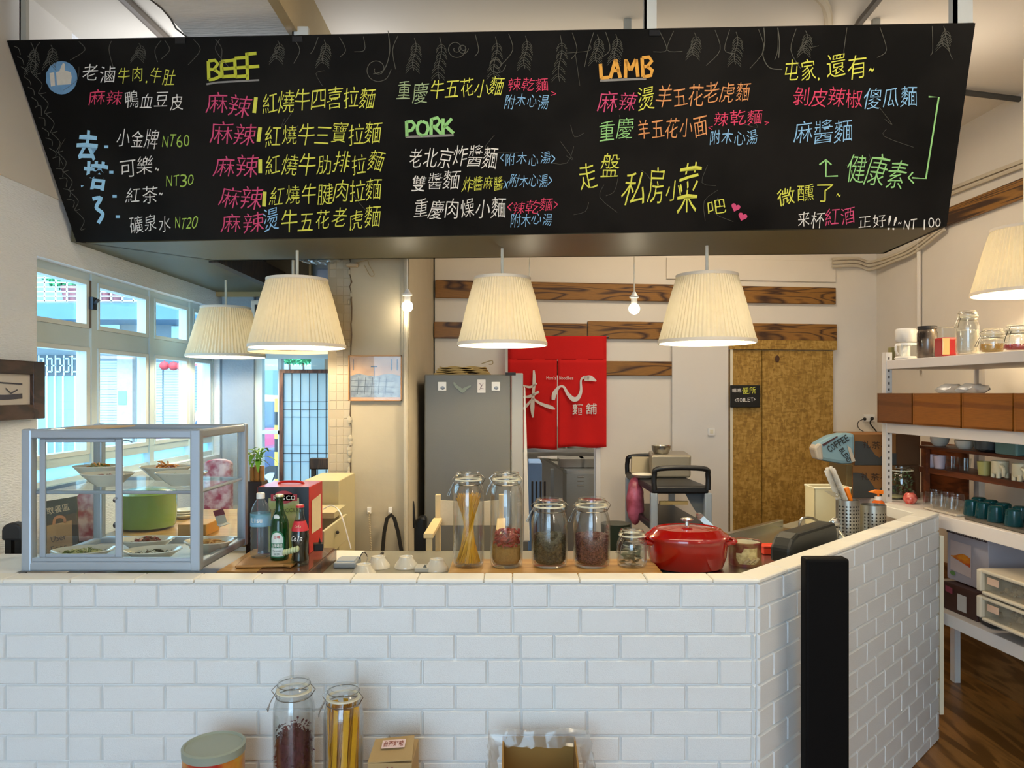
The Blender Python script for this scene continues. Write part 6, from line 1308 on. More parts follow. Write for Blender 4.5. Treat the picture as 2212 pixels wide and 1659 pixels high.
MB().slab([P(1478, 1062, 4.25), P(1520, 1062, 4.25), P(1520, 1128, 4.25), P(1500, 1100, 4.25)], (0, .01, 0)).build('side_panel', mat('panel_grey', '#4b5054', r=.5), ct)
# trays on the cart
z_ = zt_+.001; c = P(1447, 1020, 4.75)
q = MB(); q.prismz([(X(1408, 4.6), 4.6), (X(1492, 4.6), 4.6), (X(1478, 4.95), 4.95), (X(1402, 4.95), 4.95)], z_, z_+.14, sc=1.03); tag(q.build('food_pan', mat('pan_plastic', '#8f8878', r=.35, m=.4), bevel=.012), 'deep grey gastro pan standing on top of the black cart', 'pan')
q = MB(); q.slab([P(1362, 1034, 4.9), P(1430, 1034, 4.9), P(1438, 985, 4.98), P(1364, 983, 4.98)], (0, .012, 0)); tag(q.build('baking_tray', mat('tray_beige', '#a59a80', r=.3, m=.6), bevel=.01), 'shallow steel tray leaning upright at the far end of the black cart', 'tray')
q = MB(); q.cap = False; c = P(1428, 1000, 4.7); q.lathe([(.001, 0), (.045, 0), (.058, .03), (.06, .05), (.054, .05), (.04, .006)], (c.x, c.y, z_+.142), 24); tag(q.build('steel_bowl', steel, smooth=True), 'shiny small steel bowl on the gastro pan of the cart', 'bowl')
q = MB(); q.cap = False; c = P(1390, 1030, 4.6); q.lathe([(.001, 0), (.05, 0), (.075, .02), (.072, .022), (.05, .004)], (c.x, c.y, z_+.002), 24); tag(q.build('white_saucer', white_cer, smooth=True), 'white saucer beside the gastro pan on the cart', 'saucer')
q = MB(); random.seed(5); q.ball((0, 0, 0), .1, 16, .55, .5, 1.5); c = P(1372, 1082, 4.62); q.v = [(v[0]*(1+.15*math.sin(v[2]*60+v[1]*40))+c.x, v[1]+c.y, v[2]+c.z) for v in q.v]; tag(q.build('pink_bag', mat('pink_plastic', '#b2607c', r=.3, n=.3, ns=14, c2='#8a3a4c'), smooth=True), 'crumpled pink plastic bag hanging from the far side of the black cart', 'bag')
q = MB(); c = P(1330, 1160, 4.0); q.lathe([(.07, .8), (.075, .86), (.08, Z(1130, 4.0))], (c.x, 4.0, 0), 20); tag(q.build('dark_green_bin', mat('bin_green', '#20281d', r=.4), smooth=True), 'dark green plastic pail behind the peppercorn jars', 'pail')
q = MB(); q.box((c.x-.07, 3.93, 0), (c.x+.07, 4.07, .8)); tag(q.build('pail_stand', steel_d), 'small steel stand under the dark green pail', 'stand')
# ---------------------------------------------------------------- white shelving along the right wall
def fx(y): return 2.14 - .085*(y-3.74)
SD = .55                                            # shelf depth
def SH(px, off, z):                                 # point at depth `off` behind the shelf front at height z, seen at column px
    u = (px-CX)/F; d = (2.14+.3179+off)/(u+.085); return Vector((u*d, d, z))
sh = thing('shelving_unit', 'white slotted-angle shelving unit with four boards along the wall', 'shelving', (2.3, 3.6, 0))
def sboard(y0_, y1_, z, th_=.05, name='shelf'):
    q = MB(); q.prismz([(fx(y0_), y0_), (fx(y0_)+SD, y0_), (fx(y1_)+SD-.02, y1_), (fx(y1_), y1_)], z-th_, z); q.build(name, mat('shelf_white', '#d9cfc6', r=.45, n=.02), sh, bevel=.003)
sboard(2.2, 4.24, 1.885); sboard(2.2, 4.24, 1.535, .055); sboard(2.2, 4.75, 1.092, .065); sboard(2.2, 4.4, .615, .06)
sw = mat('post_white', '#d9d3cb', r=.45)
for y_, z1_, z0_ in ((4.22, 1.93, 1.09), (2.3, 1.93, 0), (4.42, 1.03, 0)):
    for o_ in (.0, SD-.03):
        x_ = fx(y_)+o_; q = MB(); q.box((x_-.002, y_-.012, z0_), (x_+.003, y_+.03, z1_)); q.box((x_-.002, y_-.015, z0_), (x_+.032, y_-.011, z1_)); po = q.build('post', sw, sh)
        if y_ > 4 and o_ == 0 and z0_ > 1:
            q = MB(); z = z0_+.03
            while z < z1_-.02: q.slab([(x_+.010, y_-.016, z), (x_+.018, y_-.016, z), (x_+.018, y_-.016, z+.014), (x_+.010, y_-.016, z+.014)], (0, .0005, 0)); z += .035
            q.build('slot', mat('slot_dark', '#463c34', r=.8), po)['kind'] = 'stuff'
def at_shelf(px, off, z): return SH(px, off, z)
T1, T2, T3, T4 = 1.8865, 1.5365, 1.0935, .6165
# top shelf: coffee maker, packs, jars
c = at_shelf(1957, .10, T1); t = thing('coffee_maker', 'white drip coffee maker with a glass jug at the end of the top shelf', 'coffee maker', tuple(c)); 
q = MB(); q.lathe([(.055, 0), (.06, .012), (.05, .02)], tuple(c), 20); q.build('base', white_m, t, smooth=True)
q = MB(); q.cap = False; q.lathe([(.001, .022), (.045, .022), (.052, .04), (.052, .075), (.046, .088)], tuple(c), 20); q.build('jug', clear, t, smooth=True); q = MB(); q.cap = False; q.lathe([(.0525, .082), (.053, .094)], tuple(c), 20); q.tube(smoothpts([(c.x-.05, c.y-.03, c.z+.085), (c.x-.075, c.y-.04, c.z+.08), (c.x-.078, c.y-.04, c.z+.05), (c.x-.06, c.y-.03, c.z+.03)], 3), .006, 6); q.build('jug_handle', white_m, t)
q = MB(); q.lathe([(.05, .10), (.056, .11), (.056, .165), (.05, .175), (.001, .177)], tuple(c), 20); q.build('filter_housing', mat('housing', '#cfcac2', r=.35), t, smooth=True); q = MB(); q.box((c.x+.0, c.y+.045, c.z), (c.x+.05, c.y+.075, c.z+.15)); q.build('back_tank', white_m, t, bevel=.005)
q = MB(); c = at_shelf(1926, .10, T1); q.box((c.x-.012, c.y-.02, c.z), (c.x+.012, c.y+.02, c.z+.08)); tag(q.build('small_tin', mat('tin_olive', '#8b8252', r=.5), bevel=.004), 'narrow olive tin hidden beside the white coffee maker', 'tin')
c = at_shelf(2003, .10, T1); t = thing('storage_jar', 'dark brown storage jar with a black lid on the top shelf', 'jar', tuple(c)); q = MB(); q.lathe([(.045, 0), (.05, .006), (.05, .135), (.042, .155)], tuple(c), 24); q.build('body', mat('jar_brown', '#6a5c4e', r=.15, n=.4, ns=16, c2='#2c2522', coat=.5), t, smooth=True); q = MB(); q.lathe([(.046, .155), (.047, .172), (.001, .174)], tuple(c), 24); q.build('lid', char, t, smooth=True)
c = at_shelf(2043, .10, T1); t = thing('square_canister', 'clear square canister holding a red packet on the top shelf', 'canister', tuple(c)); w_ = .044
MB().box((c.x-w_, c.y-w_, c.z), (c.x+w_, c.y+w_, c.z+.155)).build('shell', clear, t, bevel=.008); MB().box((c.x-w_*.9, c.y-w_*.9, c.z+.003), (c.x+w_*.9, c.y+w_*.9, c.z+.10)).build('red_pack', mat('pack_red', '#b01c20', r=.3, n=.3, ns=40), t, bevel=.01); MB().box((c.x-w_*.92, c.y-w_*.96, c.z+.012), (c.x-.005, c.y-w_*.90, c.z+.095)).build('paper_label', mat('pack_label', '#d8b878', r=.6), t)
c = at_shelf(2090, .10, T1); j = jar('tall clip-top jar of white grain standing on the top shelf', 0, 0, 0, .052, .22, 0); fill(j, .05, .012, .125, mat('grain_white', '#cfc6b4', r=.7, n=.1, ns=90), 300, .004, seed=3); put(j, tuple(c), .2)
c = at_shelf(2144, .10, T1); j = jar('low clip-top jar of yellow flakes on the top shelf', 0, 0, 0, .055, .118, 0); fill(j, .053, .01, .045, mat('flake_yellow', '#c99d4c', r=.6, n=.3, ns=60), 300, .006, seed=4); put(j, tuple(c), -.2)
c = at_shelf(2198, .10, T1); j = jar('low clip-top jar of red sweets on the top shelf', 0, 0, 0, .055, .125, 0); fill(j, .053, .01, .03, mat('sweet_red', '#b8383a', r=.4, n=.3, ns=60), 200, .010, seed=5); put(j, tuple(c), .3)
# wooden crates on the second shelf
for i, (a, b, lab) in enumerate(((1895, 1969, 'darkest wooden crate at the post end of the second shelf'), (1972, 2074, 'wooden crate second from the post on the second shelf'), (2078, 2186, 'honey brown wooden crate third from the post on the second shelf'), (2190, 2300, 'wooden crate fourth from the post, cut by the picture edge'))):
    pa = at_shelf(a, -.03, T2); pb = at_shelf(b, -.03, T2); t = thing('wooden_crate', lab, 'crate', tuple(pa), group='wooden crates on the second shelf'); dp = Vector((.30, .02, 0)); h = .165
    mm = crate_w if i else woodmat('crate_dark', '#7a4510', '#6a3a08', scale=(4, .5, 9), band=1.5, dist=3)
    MB().slab([pa, pb, pb+Vector((0, 0, h)), pa+Vector((0, 0, h))], (.012, .002, 0)).build('front_board', mm, t, bevel=.002)
    MB().slab([pa+dp, pb+dp, pb+dp+Vector((0, 0, h)), pa+dp+Vector((0, 0, h))], (.012, 0, 0)).build('back_board', mm, t)
    for p in (pa, pb):
        o_ = Vector((0, -.012 if p is pa else .012, 0)); MB().slab([p, p+dp, p+dp+Vector((0, 0, h)), p+Vector((0, 0, h))], o_).build('end_board', mm, t)
    MB().slab([pa, pb, pb+dp, pa+dp], (0, 0, .01)).build('bottom_board', mm, t)
for i, (px, w_) in enumerate(((2060, .06), (2105, .07))):
    c = at_shelf(px, .06, T2+.165); q = MB(); random.seed(i); q.ball((0, 0, 0), .05, 12, 1.6, .8, .5); q.v = [(v[0]*(1+.2*math.sin(v[1]*90))+c.x, v[1]*1.2+c.y, v[2]+c.z+.02+.006*math.sin(v[0]*120)) for v in q.v]
    tag(q.build('plastic_bag', glassmat('bag_film', tint=(.9, .88, .86), refl=.12, rough=.2, body=.25), smooth=True), 'clear plastic bag lying on the crates, ' + ('the one nearer the shelf post' if i == 0 else 'the one farther from the post'), 'bag', 'clear bags on the crates')
# inner rack under the second shelf
rk = thing('wooden_rack', 'reddish wooden two-tier rack standing under the second shelf', 'rack', tuple(at_shelf(2100, .3, T3))); rw = woodmat('rack_wood', '#7c3c18', '#5a2708', scale=(6, 1, 6), band=2, dist=4)
ZA, ZB2 = 1.405, 1.285
for z, a, b, th_ in ((ZA, 1985, 2320, .016), (ZB2, 1985, 2320, .03)):
    pa, pb = at_shelf(a, .22, z), at_shelf(b, .22, z); MB().slab([pa, pb, pb+Vector((.24, 0, 0)), pa+Vector((.24, 0, 0))], (0, 0, -th_)).build('board', rw, rk, bevel=.002)
for px in (2002, 2300):
    for o_ in (.22, .44): p = at_shelf(px, o_, T3); MB().box((p.x-.012, p.y-.012, T3), (p.x+.012, p.y+.012, ZA-.016)).build('leg', rw, rk)
pa, pb = at_shelf(1990, .46, T3), at_shelf(2090, .46, T3); MB().slab([pa, pb, Vector((pb.x, pb.y, ZA)), Vector((pa.x, pa.y, ZA))], (.01, 0, 0)).build('back_panel', rw, rk)
def cup(name, lab, cat, px, off, z, prof, m_, group=None, n=20, extra=None, rad=1):
    c = at_shelf(px, off, z); q = MB(); q.cap = False; q.lathe([(r*rad, h) for r, h in prof], tuple(c), n); o = q.build(name, m_, smooth=True); tag(o, lab, cat, group); return c
bw = [(.001, 0), (.03, 0), (.045, .02), (.05, .045), (.048, .045), (.042, .02), (.001, .006)]
for k in range(3): cup('white_bowl', ('lowest', 'middle', 'topmost')[k] + ' white bowl of the stack at the post end of the wooden rack', 'bowl', 2030, .30, ZA+.001+k*.014, bw, white_cer, 'stacked white bowls on the rack')
for k in range(2): cup('glass_plate', ('white lower bowl' if k == 0 else 'clear glass upper bowl') + ' on the rack between the stack and the pan', 'bowl', 2084, .28, ZA+.001+k*.02, bw, clear if k else white_cer, 'glass bowls on the rack')
c = at_shelf(2140, .30, ZA+.001); t = thing('grey_pan', 'dark grey lidded steamer pan on the upper tier of the rack', 'pan', tuple(c)); q = MB(); q.lathe([(.05, 0), (.07, .01), (.075, .05), (.078, .055), (.06, .085), (.02, .10), (.001, .10)], tuple(c), 24); q.build('body', mat('pan_grey', '#5d6468', r=.3, m=.5, n=.15), t, smooth=True); MB().box((c.x-.09, c.y-.10, c.z+.008), (c.x-.03, c.y-.06, c.z+.014)).build('handle', black_p, t, bevel=.003)
c = at_shelf(2200, .28, ZA+.001); q = MB(); q.box((c.x-.07, c.y-.09, c.z), (c.x+.07, c.y+.07, c.z+.085)); tag(q.build('teal_box', mat('teal_box', '#5d7f78', r=.4), bevel=.008), 'muted teal plastic box at the end of the rack', 'box')
gl = [(.001, 0), (.025, 0), (.032, .07), (.030, .07), (.024, .006), (.001, .006)]
for i, (px, off) in enumerate(((2012, .26), (2030, .26), (2056, .28), (2084, .28))): cup('tumbler', ('pinkish glass at the post end of the rack lower tier', 'pinkish glass second from the post end of the rack lower tier', 'clear glass on the rack lower tier next to the pinkish ones', 'clear glass on the rack lower tier nearest the yellow cup')[i], 'glass', px, off, ZB2+.001, gl, clear if i > 1 else mat('glass_pink', '#b9aab2', r=.2, n=.1), 'clear glasses on the rack')
cup('yellow_mug', 'cream and yellow cup next to the elephant mugs', 'cup', 2127, .26, ZB2+.001, gl, mat('yel_cup', '#a8a060', r=.3), None, 20, None, 1.1)
for i, px in enumerate((2160, 2206)):
    c = at_shelf(px, .26, ZB2+.001); t = thing('elephant_mug', 'cream elephant shaped mug on stubby legs' + (', the one nearer the yellow cup' if i == 0 else ', at the very edge of the picture'), 'mug', tuple(c), group='elephant mugs')
    q = MB(); q.lathe([(.032, .018), (.038, .03), (.038, .082), (.034, .082), (.033, .05), (.001, .04)], tuple(c), 20); q.build('cup', mat('mug_cream', '#d4c4a0', r=.3, n=.04), t, smooth=True)
    for sx_, sy_ in ((-.02, -.02), (.02, -.02), (-.02, .02), (.02, .02)): q = MB(); q.lathe([(.011, 0), (.011, .03)], (c.x+sx_, c.y+sy_, c.z), 10); q.build('leg', mat('mug_cream'), t, smooth=True)
    q = MB(); q.tube(smoothpts([(c.x-.02, c.y-.036, c.z+.06), (c.x-.018, c.y-.055, c.z+.05), (c.x-.018, c.y-.056, c.z+.01)], 3), [.011]*3+[.009]*3+[.007], 8); q.build('trunk', mat('mug_cream'), t, smooth=True)
# table level: herb jar, lantern, glasses on a tray, teal tumblers
c = at_shelf(1946, .16, T3); j = jar('large clip-top jar of green herbs on the white table board', 0, 0, 0, .075, .19, 0); q = MB(); random.seed(3)
for i in range(120):
    a = random.uniform(0, 6.28); rad = .055*math.sqrt(random.random()); leaf(q, (rad*math.cos(a), rad*math.sin(a), random.uniform(.03, .16)), (random.uniform(-1, 1), random.uniform(-1, 1), 1), .03, .006)
q.build('herbs', mat('herb_green', '#5b7a48', r=.6, n=.4, ns=30), j)['kind'] = 'stuff'; put(j, tuple(c))
c = at_shelf(1966, .09, T3); q = MB(); q.lathe([(.022, 0), (.034, .015), (.037, .03), (.030, .05), (.018, .06)], tuple(c), 16); tag(q.build('candle_holder', mat('coral_glass', '#c9463a', r=.2, n=.4, ns=40, c2='#e08070', coat=.4), smooth=True), 'small coral red glass candle holder in front of the herb jar', 'candle holder')
c = at_shelf(1930, .12, T3); q = MB(); q.lathe([(.03, 0), (.06, .012), (.062, .016), (.02, .02)], tuple(c), 20); tag(q.build('cream_dish', mat('dish_pale', '#c9c08a', r=.4), smooth=True), 'flat cream dish next to the large herb jar', 'dish')
pa, pb = at_shelf(1994, .04, T3), at_shelf(2066, .04, T3); q = MB(); q.slab([pa, pb, pb+Vector((.22, 0, 0)), pa+Vector((.22, 0, 0))], (0, 0, .012)); tag(q.build('glass_tray', mat('tray_pale', '#b9ad9c', r=.3), bevel=.004), 'pale tray under the upturned clear glasses', 'tray')
gi = [(.036, 0), (.038, .004), (.030, .075), (.001, .078)]
for i, (px, off) in enumerate(((2012, .10), (2034, .09), (2056, .09), (2022, .19), (2046, .18), (2068, .18))): cup('clear_glass', 'upturned clear drinking glass, ' + ('front' if i < 3 else 'back') + ' row of the pale tray, ' + ('nearest the shelf post', 'in the middle', 'nearest the teal tumblers')[i % 3], 'glass', px, off, T3+.013, gi, jar_g, 'upturned clear glasses')
pa, pb = at_shelf(2082, .03, T3), at_shelf(2290, .03, T3); q = MB(); q.slab([pa, pb, pb+Vector((.26, 0, 0)), pa+Vector((.26, 0, 0))], (0, 0, .014)); tag(q.build('metal_tray', mat('tray_metal', '#6e675c', r=.35, m=.5), bevel=.005), 'dark metal tray under the teal tumblers', 'tray')
teal = glassmat('teal_glass', tint=(.03, .22, .26), refl=.16, rough=.05, body=.45, bodyc=(.01, .12, .14))
for i, (px, off) in enumerate(((2100, .09), (2125, .09), (2152, .07), (2190, .07), (2115, .19), (2140, .18), (2168, .17), (2205, .17))): cup('teal_tumbler', 'upturned dark teal tumbler, ' + ('first', 'second', 'third', 'last')[i % 4] + ' from the clear glasses in the ' + ('front' if i < 4 else 'back') + ' row', 'tumbler', px, off, T3+.015, [(.036, 0), (.038, .004), (.032, .068), (.024, .074), (.001, .074)], teal, 'upturned teal tumblers')
# cardboard boxes and a blue bag behind the post
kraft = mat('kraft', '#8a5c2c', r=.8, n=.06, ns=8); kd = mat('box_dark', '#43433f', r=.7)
yb = 4.36
for i, (z0_, z1_, lab) in enumerate(((T3, 1.282, 'lower brown carton with a dark wave print behind the shelf post'), (1.284, Z(938, yb), 'upper brown carton with a dark wave print behind the shelf post'))):
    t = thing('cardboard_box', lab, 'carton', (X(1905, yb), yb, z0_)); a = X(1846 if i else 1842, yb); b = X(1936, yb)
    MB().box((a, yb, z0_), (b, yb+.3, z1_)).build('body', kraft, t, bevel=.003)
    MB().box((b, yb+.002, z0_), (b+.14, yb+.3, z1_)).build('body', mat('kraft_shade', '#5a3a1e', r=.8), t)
    FB = lambda x, y: Vector((x, yb-.002, y)); n = 10; h = (z1_-z0_)
    pts = [FB(a+(b-a)*k/n, z0_+h*(.5-.28*math.tanh((k-4)*.8) if k < 7 else .38)) for k in range(n+1)]; MB().add([FB(a, z0_)]+pts+[FB(b, z0_)], [tuple(range(n+3))]).build('wave_print', kd, t)
    FB2 = lambda x, y: Vector((x, yb-.003, y)); write(MB(), '礼茶礼', FB2, (a+.04, z0_+h*.55), (b-.04, z0_+h*.5), .045).build('lettering', mat('ink_dark', '#3a2412', r=.7), t)
t = thing('coffee_sack', 'pale blue printed packet lying on its side on the cartons', 'bag', tuple(P(1805, 975, yb-.06))); d_ = yb-.1
def pk(pts, m_, name, off=.0, th_=.10): MB().slab([P(x, y, d_-off) for x, y in pts], (0, th_, 0)).build(name, m_, t, bevel=.02 if th_ > .05 else 0)
pk([(1760, 966), (1768, 957), (1795, 942), (1820, 936), (1848, 936), (1848, 1002), (1820, 1003), (1785, 997), (1766, 992)], mat('sack_blue', '#7d9ba2', r=.6, n=.08, ns=12), 'body'); pk([(1759, 968), (1768, 958), (1777, 958), (1780, 994), (1766, 993)], mat('sack_cream', '#b9ac98', r=.7), 'end_fold', .004, .09); pk([(1776, 960), (1808, 942), (1810, 944), (1779, 964)], mat('sack_maroon', '#4a2a2a', r=.6), 'edge_print', .006, .002)
SB = lambda x, y: P(x, -y, d_-.006); write(MB(), 'COFFEE', SB, (1792, -978), (1836, -950), 15, .02).build('lettering', mat('sack_ink', '#2c3230', r=.7), t); write(MB(), 'BLEND', SB, (1812, -972), (1832, -1000), 11, .02).build('lettering', mat('sack_ink'), t); pk([(1830, 962), (1838, 968), (1848, 996), (1840, 998)], mat('sack_cream'), 'patch', .008, .002)
q = MB(); q.box((X(1846, yb), yb+.01, T3-.0), (X(1830, yb), yb+.25, Z(1004, yb)+.0)); tag(q.build('tall_tin', mat('tin_khaki', '#6e5a30', r=.6), bevel=.004), 'narrow khaki box squeezed behind the lower carton', 'box')
# bottom shelf: appliance cartons and clip-lid food boxes
def carton(lab, px0, px1, off, z0_, h, m_, dpt_=.3, grp=None):
    pa, pb = at_shelf(px0, off, z0_), at_shelf(px1, off, z0_); t = thing('appliance_carton', lab, 'carton', tuple(pa), group=grp); MB().slab([pa, pb, pb+Vector((0, 0, h)), pa+Vector((0, 0, h))], (dpt_, .0, 0)).build('body', m_, t, bevel=.003); return t, pa, pb
t, pa, pb = carton('upright white carton with a picture of an orange drink on the lower shelf', 2046, 2135, .10, T4+.14, .285, mat('carton_white', '#a8a0a4', r=.5, n=.08, ns=14))
def on(pa, pb, h0): return lambda x, y: pa+(pb-pa)*x+Vector((-.003, 0, y))
S_ = on(pa, pb, 0)
MB().add([S_(0, .235), S_(.98, .235), S_(.98, .262), S_(0, .262)], [(0, 1, 2, 3)]).build('title_band', mat('band_dark', '#33242a', r=.5), t)
S5 = lambda x, y: pa+(pb-pa)*x+Vector((-.005, 0, y)); q = MB(); write(q, 'Siemens Isenlaus', lambda x, y: S5(x/.3, y), (.03, .241), (.28, .241), .014, .02); q.build('lettering', white_m, t)
MB().add([S_(.10, .05), S_(.62, .04), S_(.62, .20), S_(.10, .20)], [(0, 1, 2, 3)]).build('glass_picture', mat('pic_pale', '#c6b4ae', r=.4), t)
MB().add([S5(.12, .12), S5(.60, .09)] + [S5(.60-.06*k, .135+.012*math.sin(k*.6)) for k in range(9)], [tuple(range(11))]).build('drink_picture', mat('pic_red', '#b8400f', r=.4, c2='#d98a1a', ns=9, stretch=(1, 1, 3)), t)
MB().add([S5(.12+.07*math.cos(a*.7)+.05, .035+.012*math.sin(a*.7)) for a in range(9)], [tuple(range(9))]).build('leaf_picture', mat('pic_green', '#5f8a4c', r=.4), t)
t, pa, pb = carton('dark brown carton lying under the orange drink carton', 2038, 2110, .05, T4, .135, mat('carton_brown', '#3c2018', r=.5, n=.3, ns=12), .3)
S_ = on(pa, pb, 0); MB().add([S_(.45, .02), S_(.72, .02), S_(.72, .10), S_(.45, .10)], [(0, 1, 2, 3)]).build('paper_label', mat('label_grey', '#b5ada4', r=.6), t); MB().add([S_(.08, .09), S_(.3, .085), S_(.3, .115), S_(.08, .12)], [(0, 1, 2, 3)]).build('logo_patch', mat('logo_pink', '#8c3a4c', r=.5), t)
t, pa, pb = carton('grey carton with a drawing of dark jars behind the food boxes', 2142, 2240, .30, T4+.0, .42, mat('carton_grey', '#8f8a92', r=.5, n=.06), .2)
S_ = on(pa, pb, 0); MB().add([S_(.1, .36), S_(.6, .36), S_(.6, .385), S_(.1, .385)], [(0, 1, 2, 3)]).build('title_band', mat('band_dark'), t)
q = MB()
for k in range(4): q.add([S_(.12+.13*k, .30), S_(.22+.13*k, .30), S_(.22+.13*k, .345), S_(.12+.13*k, .345)], [(0, 1, 2, 3)])
q.build('jar_picture', mat('pic_jar', '#4c4a4a', r=.5, n=.4, ns=40), t)
q = MB(); c = at_shelf(2125, .04, T4); q.box((c.x, c.y-.06, T4), (c.x+.1, c.y+.05, T4+.05)); tag(q.build('dark_pouch', char, bevel=.02), 'dark pouch lying between the brown carton and the food boxes', 'pouch')
bx = mat('foodbox_lid', '#c9bca4', r=.3, n=.04); bxg = glassmat('foodbox_clear', tint=(.82, .80, .74), refl=.09, rough=.12, body=.28, bodyc=(.62, .57, .46))
def foodbox(lab, z):
    t = thing('food_box', lab, 'food box', tuple(at_shelf(2160, .05, z)), group='clip-lid food boxes'); pa, pb = at_shelf(2112, -.04, z), at_shelf(2330, -.04, z)
    def slab_(x0_, x1_, z0_, z1_, m_, nm, o0=0, o1=.30, bv=.006):
        a = pa+(pb-pa)*x0_; b = pa+(pb-pa)*x1_; a = Vector((a.x+o0, a.y, z0_)); b = Vector((b.x+o0, b.y, z0_)); MB().slab([a, b, Vector((b.x, b.y, z1_)), Vector((a.x, a.y, z1_))], (o1-o0, 0, 0)).build(nm, m_, t, bevel=bv)
    slab_(.03, .97, z, z+.095, bxg, 'body', .012, .29); slab_(0, 1, z+.095, z+.112, bx, 'lid'); slab_(.0, .05, z+.012, z+.11, bx, 'clip', -.008, .29); slab_(.05, 1, z-.0, z+.016, bx, 'base_rim', -.004, .29); slab_(.12, .24, z+.055, z+.085, mat('tag_pink', '#c9a890', r=.5), 'paper_label', -.004, .0, 0)
    q = MB(); random.seed(int(z*100))
    for _ in range(90):
        a = pa+(pb-pa)*random.uniform(.1, .9); q.ball((a.x+random.uniform(.03, .25), a.y, z+random.uniform(.012, .06)), random.uniform(.008, .016), 6)
    q.build('contents', mat('box_contents', '#8f7f62', r=.6, n=.4, ns=40), t)['kind'] = 'stuff'
foodbox('lower clip-lid plastic food box sticking out over the bottom shelf', T4+.055); foodbox('upper clip-lid plastic food box resting on the lower one', T4+.175)
# ---------------------------------------------------------------- foreground bench and what stands on it
BZ_ = .50
t = thing('bench', 'low wooden bench against the brick face of the counter', 'bench', (-.35, 2.2, 0)); MB().box((-1.15, 2.02, BZ_-.03), (.42, 2.345, BZ_)).build('seat', mat('bench_wood', '#b88a4e', r=.5, n=.1, stretch=(1, 8, 8)), t, bevel=.004)
for x in (-1.08, .35):
    for y in (2.06, 2.30): MB().box((x-.02, y-.02, 0), (x+.02, y+.02, BZ_-.03)).build('leg', dark_wood, t)
j = jar('clip-top jar of dark purple dried flowers on the bench', 0, 0, 0, .059, .36, 0, lidh=.03, tall=True)
random.seed(15); q = MB(); q.lathe([(.001, .014), (.048, .014), (.05, .19), (.001, .22)], (0, 0, 0), 20)
for _ in range(900):
    a = random.uniform(0, 6.28); z = random.uniform(.05, .235); rad = random.uniform(.043, .052) if z < .2 else .05*random.random(); c = Vector((rad*math.cos(a), rad*math.sin(a), z)); leaf(q, c, (random.uniform(-1, 1), random.uniform(-1, 1), random.uniform(-1, 1)), .012, .0035)
q.build('dried_flowers', mat('flower_purple', '#4b1a2c', r=.7, n=.5, ns=60), j)['kind'] = 'stuff'; put(j, (X(635, 2.20), 2.20, BZ_), .1)
j = jar('clip-top jar packed with wide yellow pasta strips on the bench', 0, 0, 0, .057, .352, 0, lidh=.03, tall=True); pasta(j, .054, .30, 160, .9, .0014, m_=mat('pasta_deep', '#c98c18', r=.45, n=.2, ns=50))
q = MB()
for k in range(9):
    a = k*.7; c = Vector((.036*math.cos(a), .036*math.sin(a)-.004, .016)); e = Vector((.045*math.cos(a+.35), .045*math.sin(a+.35), .30)); s_ = Vector((-math.sin(a), math.cos(a), 0))*.008; q.add([c-s_, c+s_, e+s_, e-s_], [(0, 1, 2, 3)])
q.build('ribbon_pasta', PASTA, j, solid=.001)['kind'] = 'stuff'; put(j, (X(742, 2.17), 2.17, BZ_), -.1)
# big can with a grey-green lid
t = thing('large_can', 'large can with a grey-green plastic lid and a red side on the bench', 'can', (X(462, 2.16), 2.16, BZ_)); c = (X(462, 2.17), 2.17, BZ_); r_ = .085; hc = .185
q = MB(); q.lathe([(r_, 0), (r_, hc-.01)], c, 40); q.build('body', mat('can_red', '#a8281e', r=.35, c2='#c9a23c', ns=6), t, smooth=True); q = MB(); q.lathe([(r_+.002, hc-.022), (r_+.003, hc), (r_-.004, hc+.003), (r_-.008, hc-.003), (.001, hc-.003)], c, 40); q.build('lid', mat('lid_sage', '#8e9586', r=.4, n=.04), t, smooth=True)
# small kraft carton
t = thing('kraft_carton', 'small kraft carton with a pink printed label on the bench', 'carton', (X(842, 2.15), 2.15, BZ_)); a, b = X(794, 2.12), X(890, 2.12); zt_ = Z(1640, 2.12)
kr = mat('kraft_light', '#a68a5c', r=.8, n=.06); MB().box((a, 2.12, BZ_), (b, 2.27, zt_-.012)).build('body', kr, t, bevel=.002)
q = MB(); q.slab([(a, 2.12, zt_-.012), (b, 2.12, zt_-.004), (b-.006, 2.22, zt_+.02), (a+.004, 2.22, zt_+.008)], (0, 0, .003)); q.build('flap', kr, t)
KB = lambda x, y: Vector((a+(b-a)*x, 2.12+.1*y, zt_-.006+(.026*y)+.008*x-.003+.004))
MB().add([KB(.24, .45), KB(.78, .45), KB(.78, .78), KB(.24, .78)], [(0, 1, 2, 3)]).build('label', mat('label_rose', '#d8bcb4', r=.6), t); KB2 = lambda x, y: KB(x, y)+Vector((0, 0, .0015)); q = MB(); write(q, '台灣好味', lambda x, y: KB2(x, y), (.27, .50), (.75, .50), .22, .02); q.build('lettering', mat('ink_rust', '#8a4a38', r=.6), t)
KF = lambda x, y: Vector((a+(b-a)*x, 2.1185, BZ_+y)); q = MB(); write(q, '茶', KF, (.35, .10), (.65, .10), .045, .02); q.build('lettering', mat('ink_rust'), t)
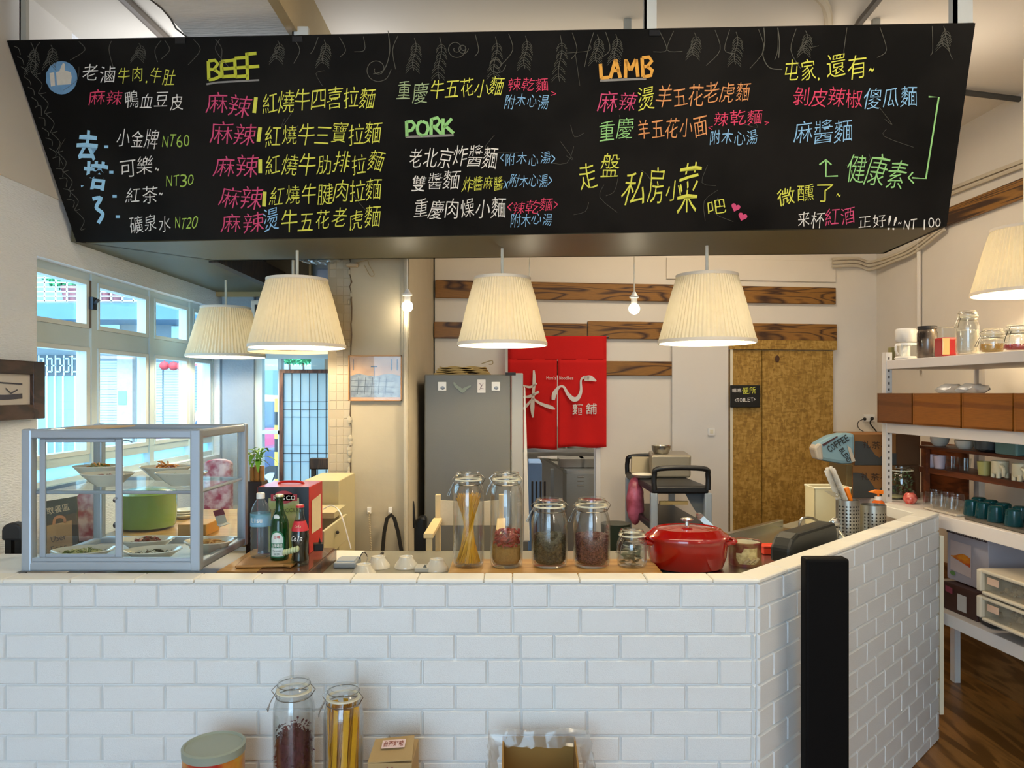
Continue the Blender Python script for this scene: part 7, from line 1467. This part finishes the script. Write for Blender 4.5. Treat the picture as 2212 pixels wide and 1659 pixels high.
# cardboard box lined with a clear bag
t = thing('lined_box', 'open cardboard box lined with a clear plastic bag on the bench', 'box', (X(1150, 2.17), 2.17, BZ_)); a, b = X(1085, 2.24), X(1245, 2.24); y0_, y1_ = 2.06, 2.28; zt_ = Z(1592, 2.28); kb_ = mat('kraft_inner', '#8f6c34', r=.8, n=.1, ns=6)
q = MB(); q.box((a, y1_, BZ_), (b, y1_+.005, zt_)); q.build('rear_wall', kb_, t); zf = Z(1700, 2.06)
for x in (a, b-.005): MB().slab([(x, y0_, BZ_), (x, y1_, BZ_), (x, y1_, zt_), (x, y0_, zf)], (.005, 0, 0)).build('side_wall', kb_, t)
MB().box((a, y0_, BZ_), (b, y0_+.005, zf)).build('front_wall', kb_, t); MB().box((a, y0_, BZ_), (b, y1_, BZ_+.005)).build('base', kb_, t)
random.seed(17); q = MB(); n1, n2 = 40, 7; vs = []
for i in range(n1):
    s = i/(n1-1); 
    if s < .3: bx_, by_ = a-.012, y0_+(y1_-y0_)*(s/.3); ztp = zf+(zt_-zf)*(s/.3)
    elif s < .7: bx_, by_ = a+(b-a)*(s-.3)/.4, y1_+.0; ztp = zt_
    else: bx_, by_ = b+.012, y1_-(y1_-y0_)*((s-.7)/.3); ztp = zt_-(zt_-zf)*((s-.7)/.3)
    for j_ in range(n2):
        k = j_/(n2-1); out = .03*math.sin(math.pi*k); cx0 = (a+b)/2; sgn = -1 if bx_ < cx0 else 1
        px_ = bx_+ (sgn*out if not .3 <= s < .7 else 0)+random.uniform(-.004, .004); py_ = by_-(.02 if .3 <= s < .7 else 0)*(1-k)+random.uniform(-.004, .004)
        vs.append((px_, min(2.34, py_+.012*(k-.5)), ztp+.012-.07*abs(k-.45)+random.uniform(-.004, .004)+.02*(k < .9 and k > .3)))
q.add(vs, [(i*n2+j_, (i+1)*n2+j_, (i+1)*n2+j_+1, i*n2+j_+1) for i in range(n1-1) for j_ in range(n2-1)]); q.build('bag_liner', glassmat('liner', tint=(.93, .93, .93), refl=.14, rough=.12, body=.16), t, smooth=True)
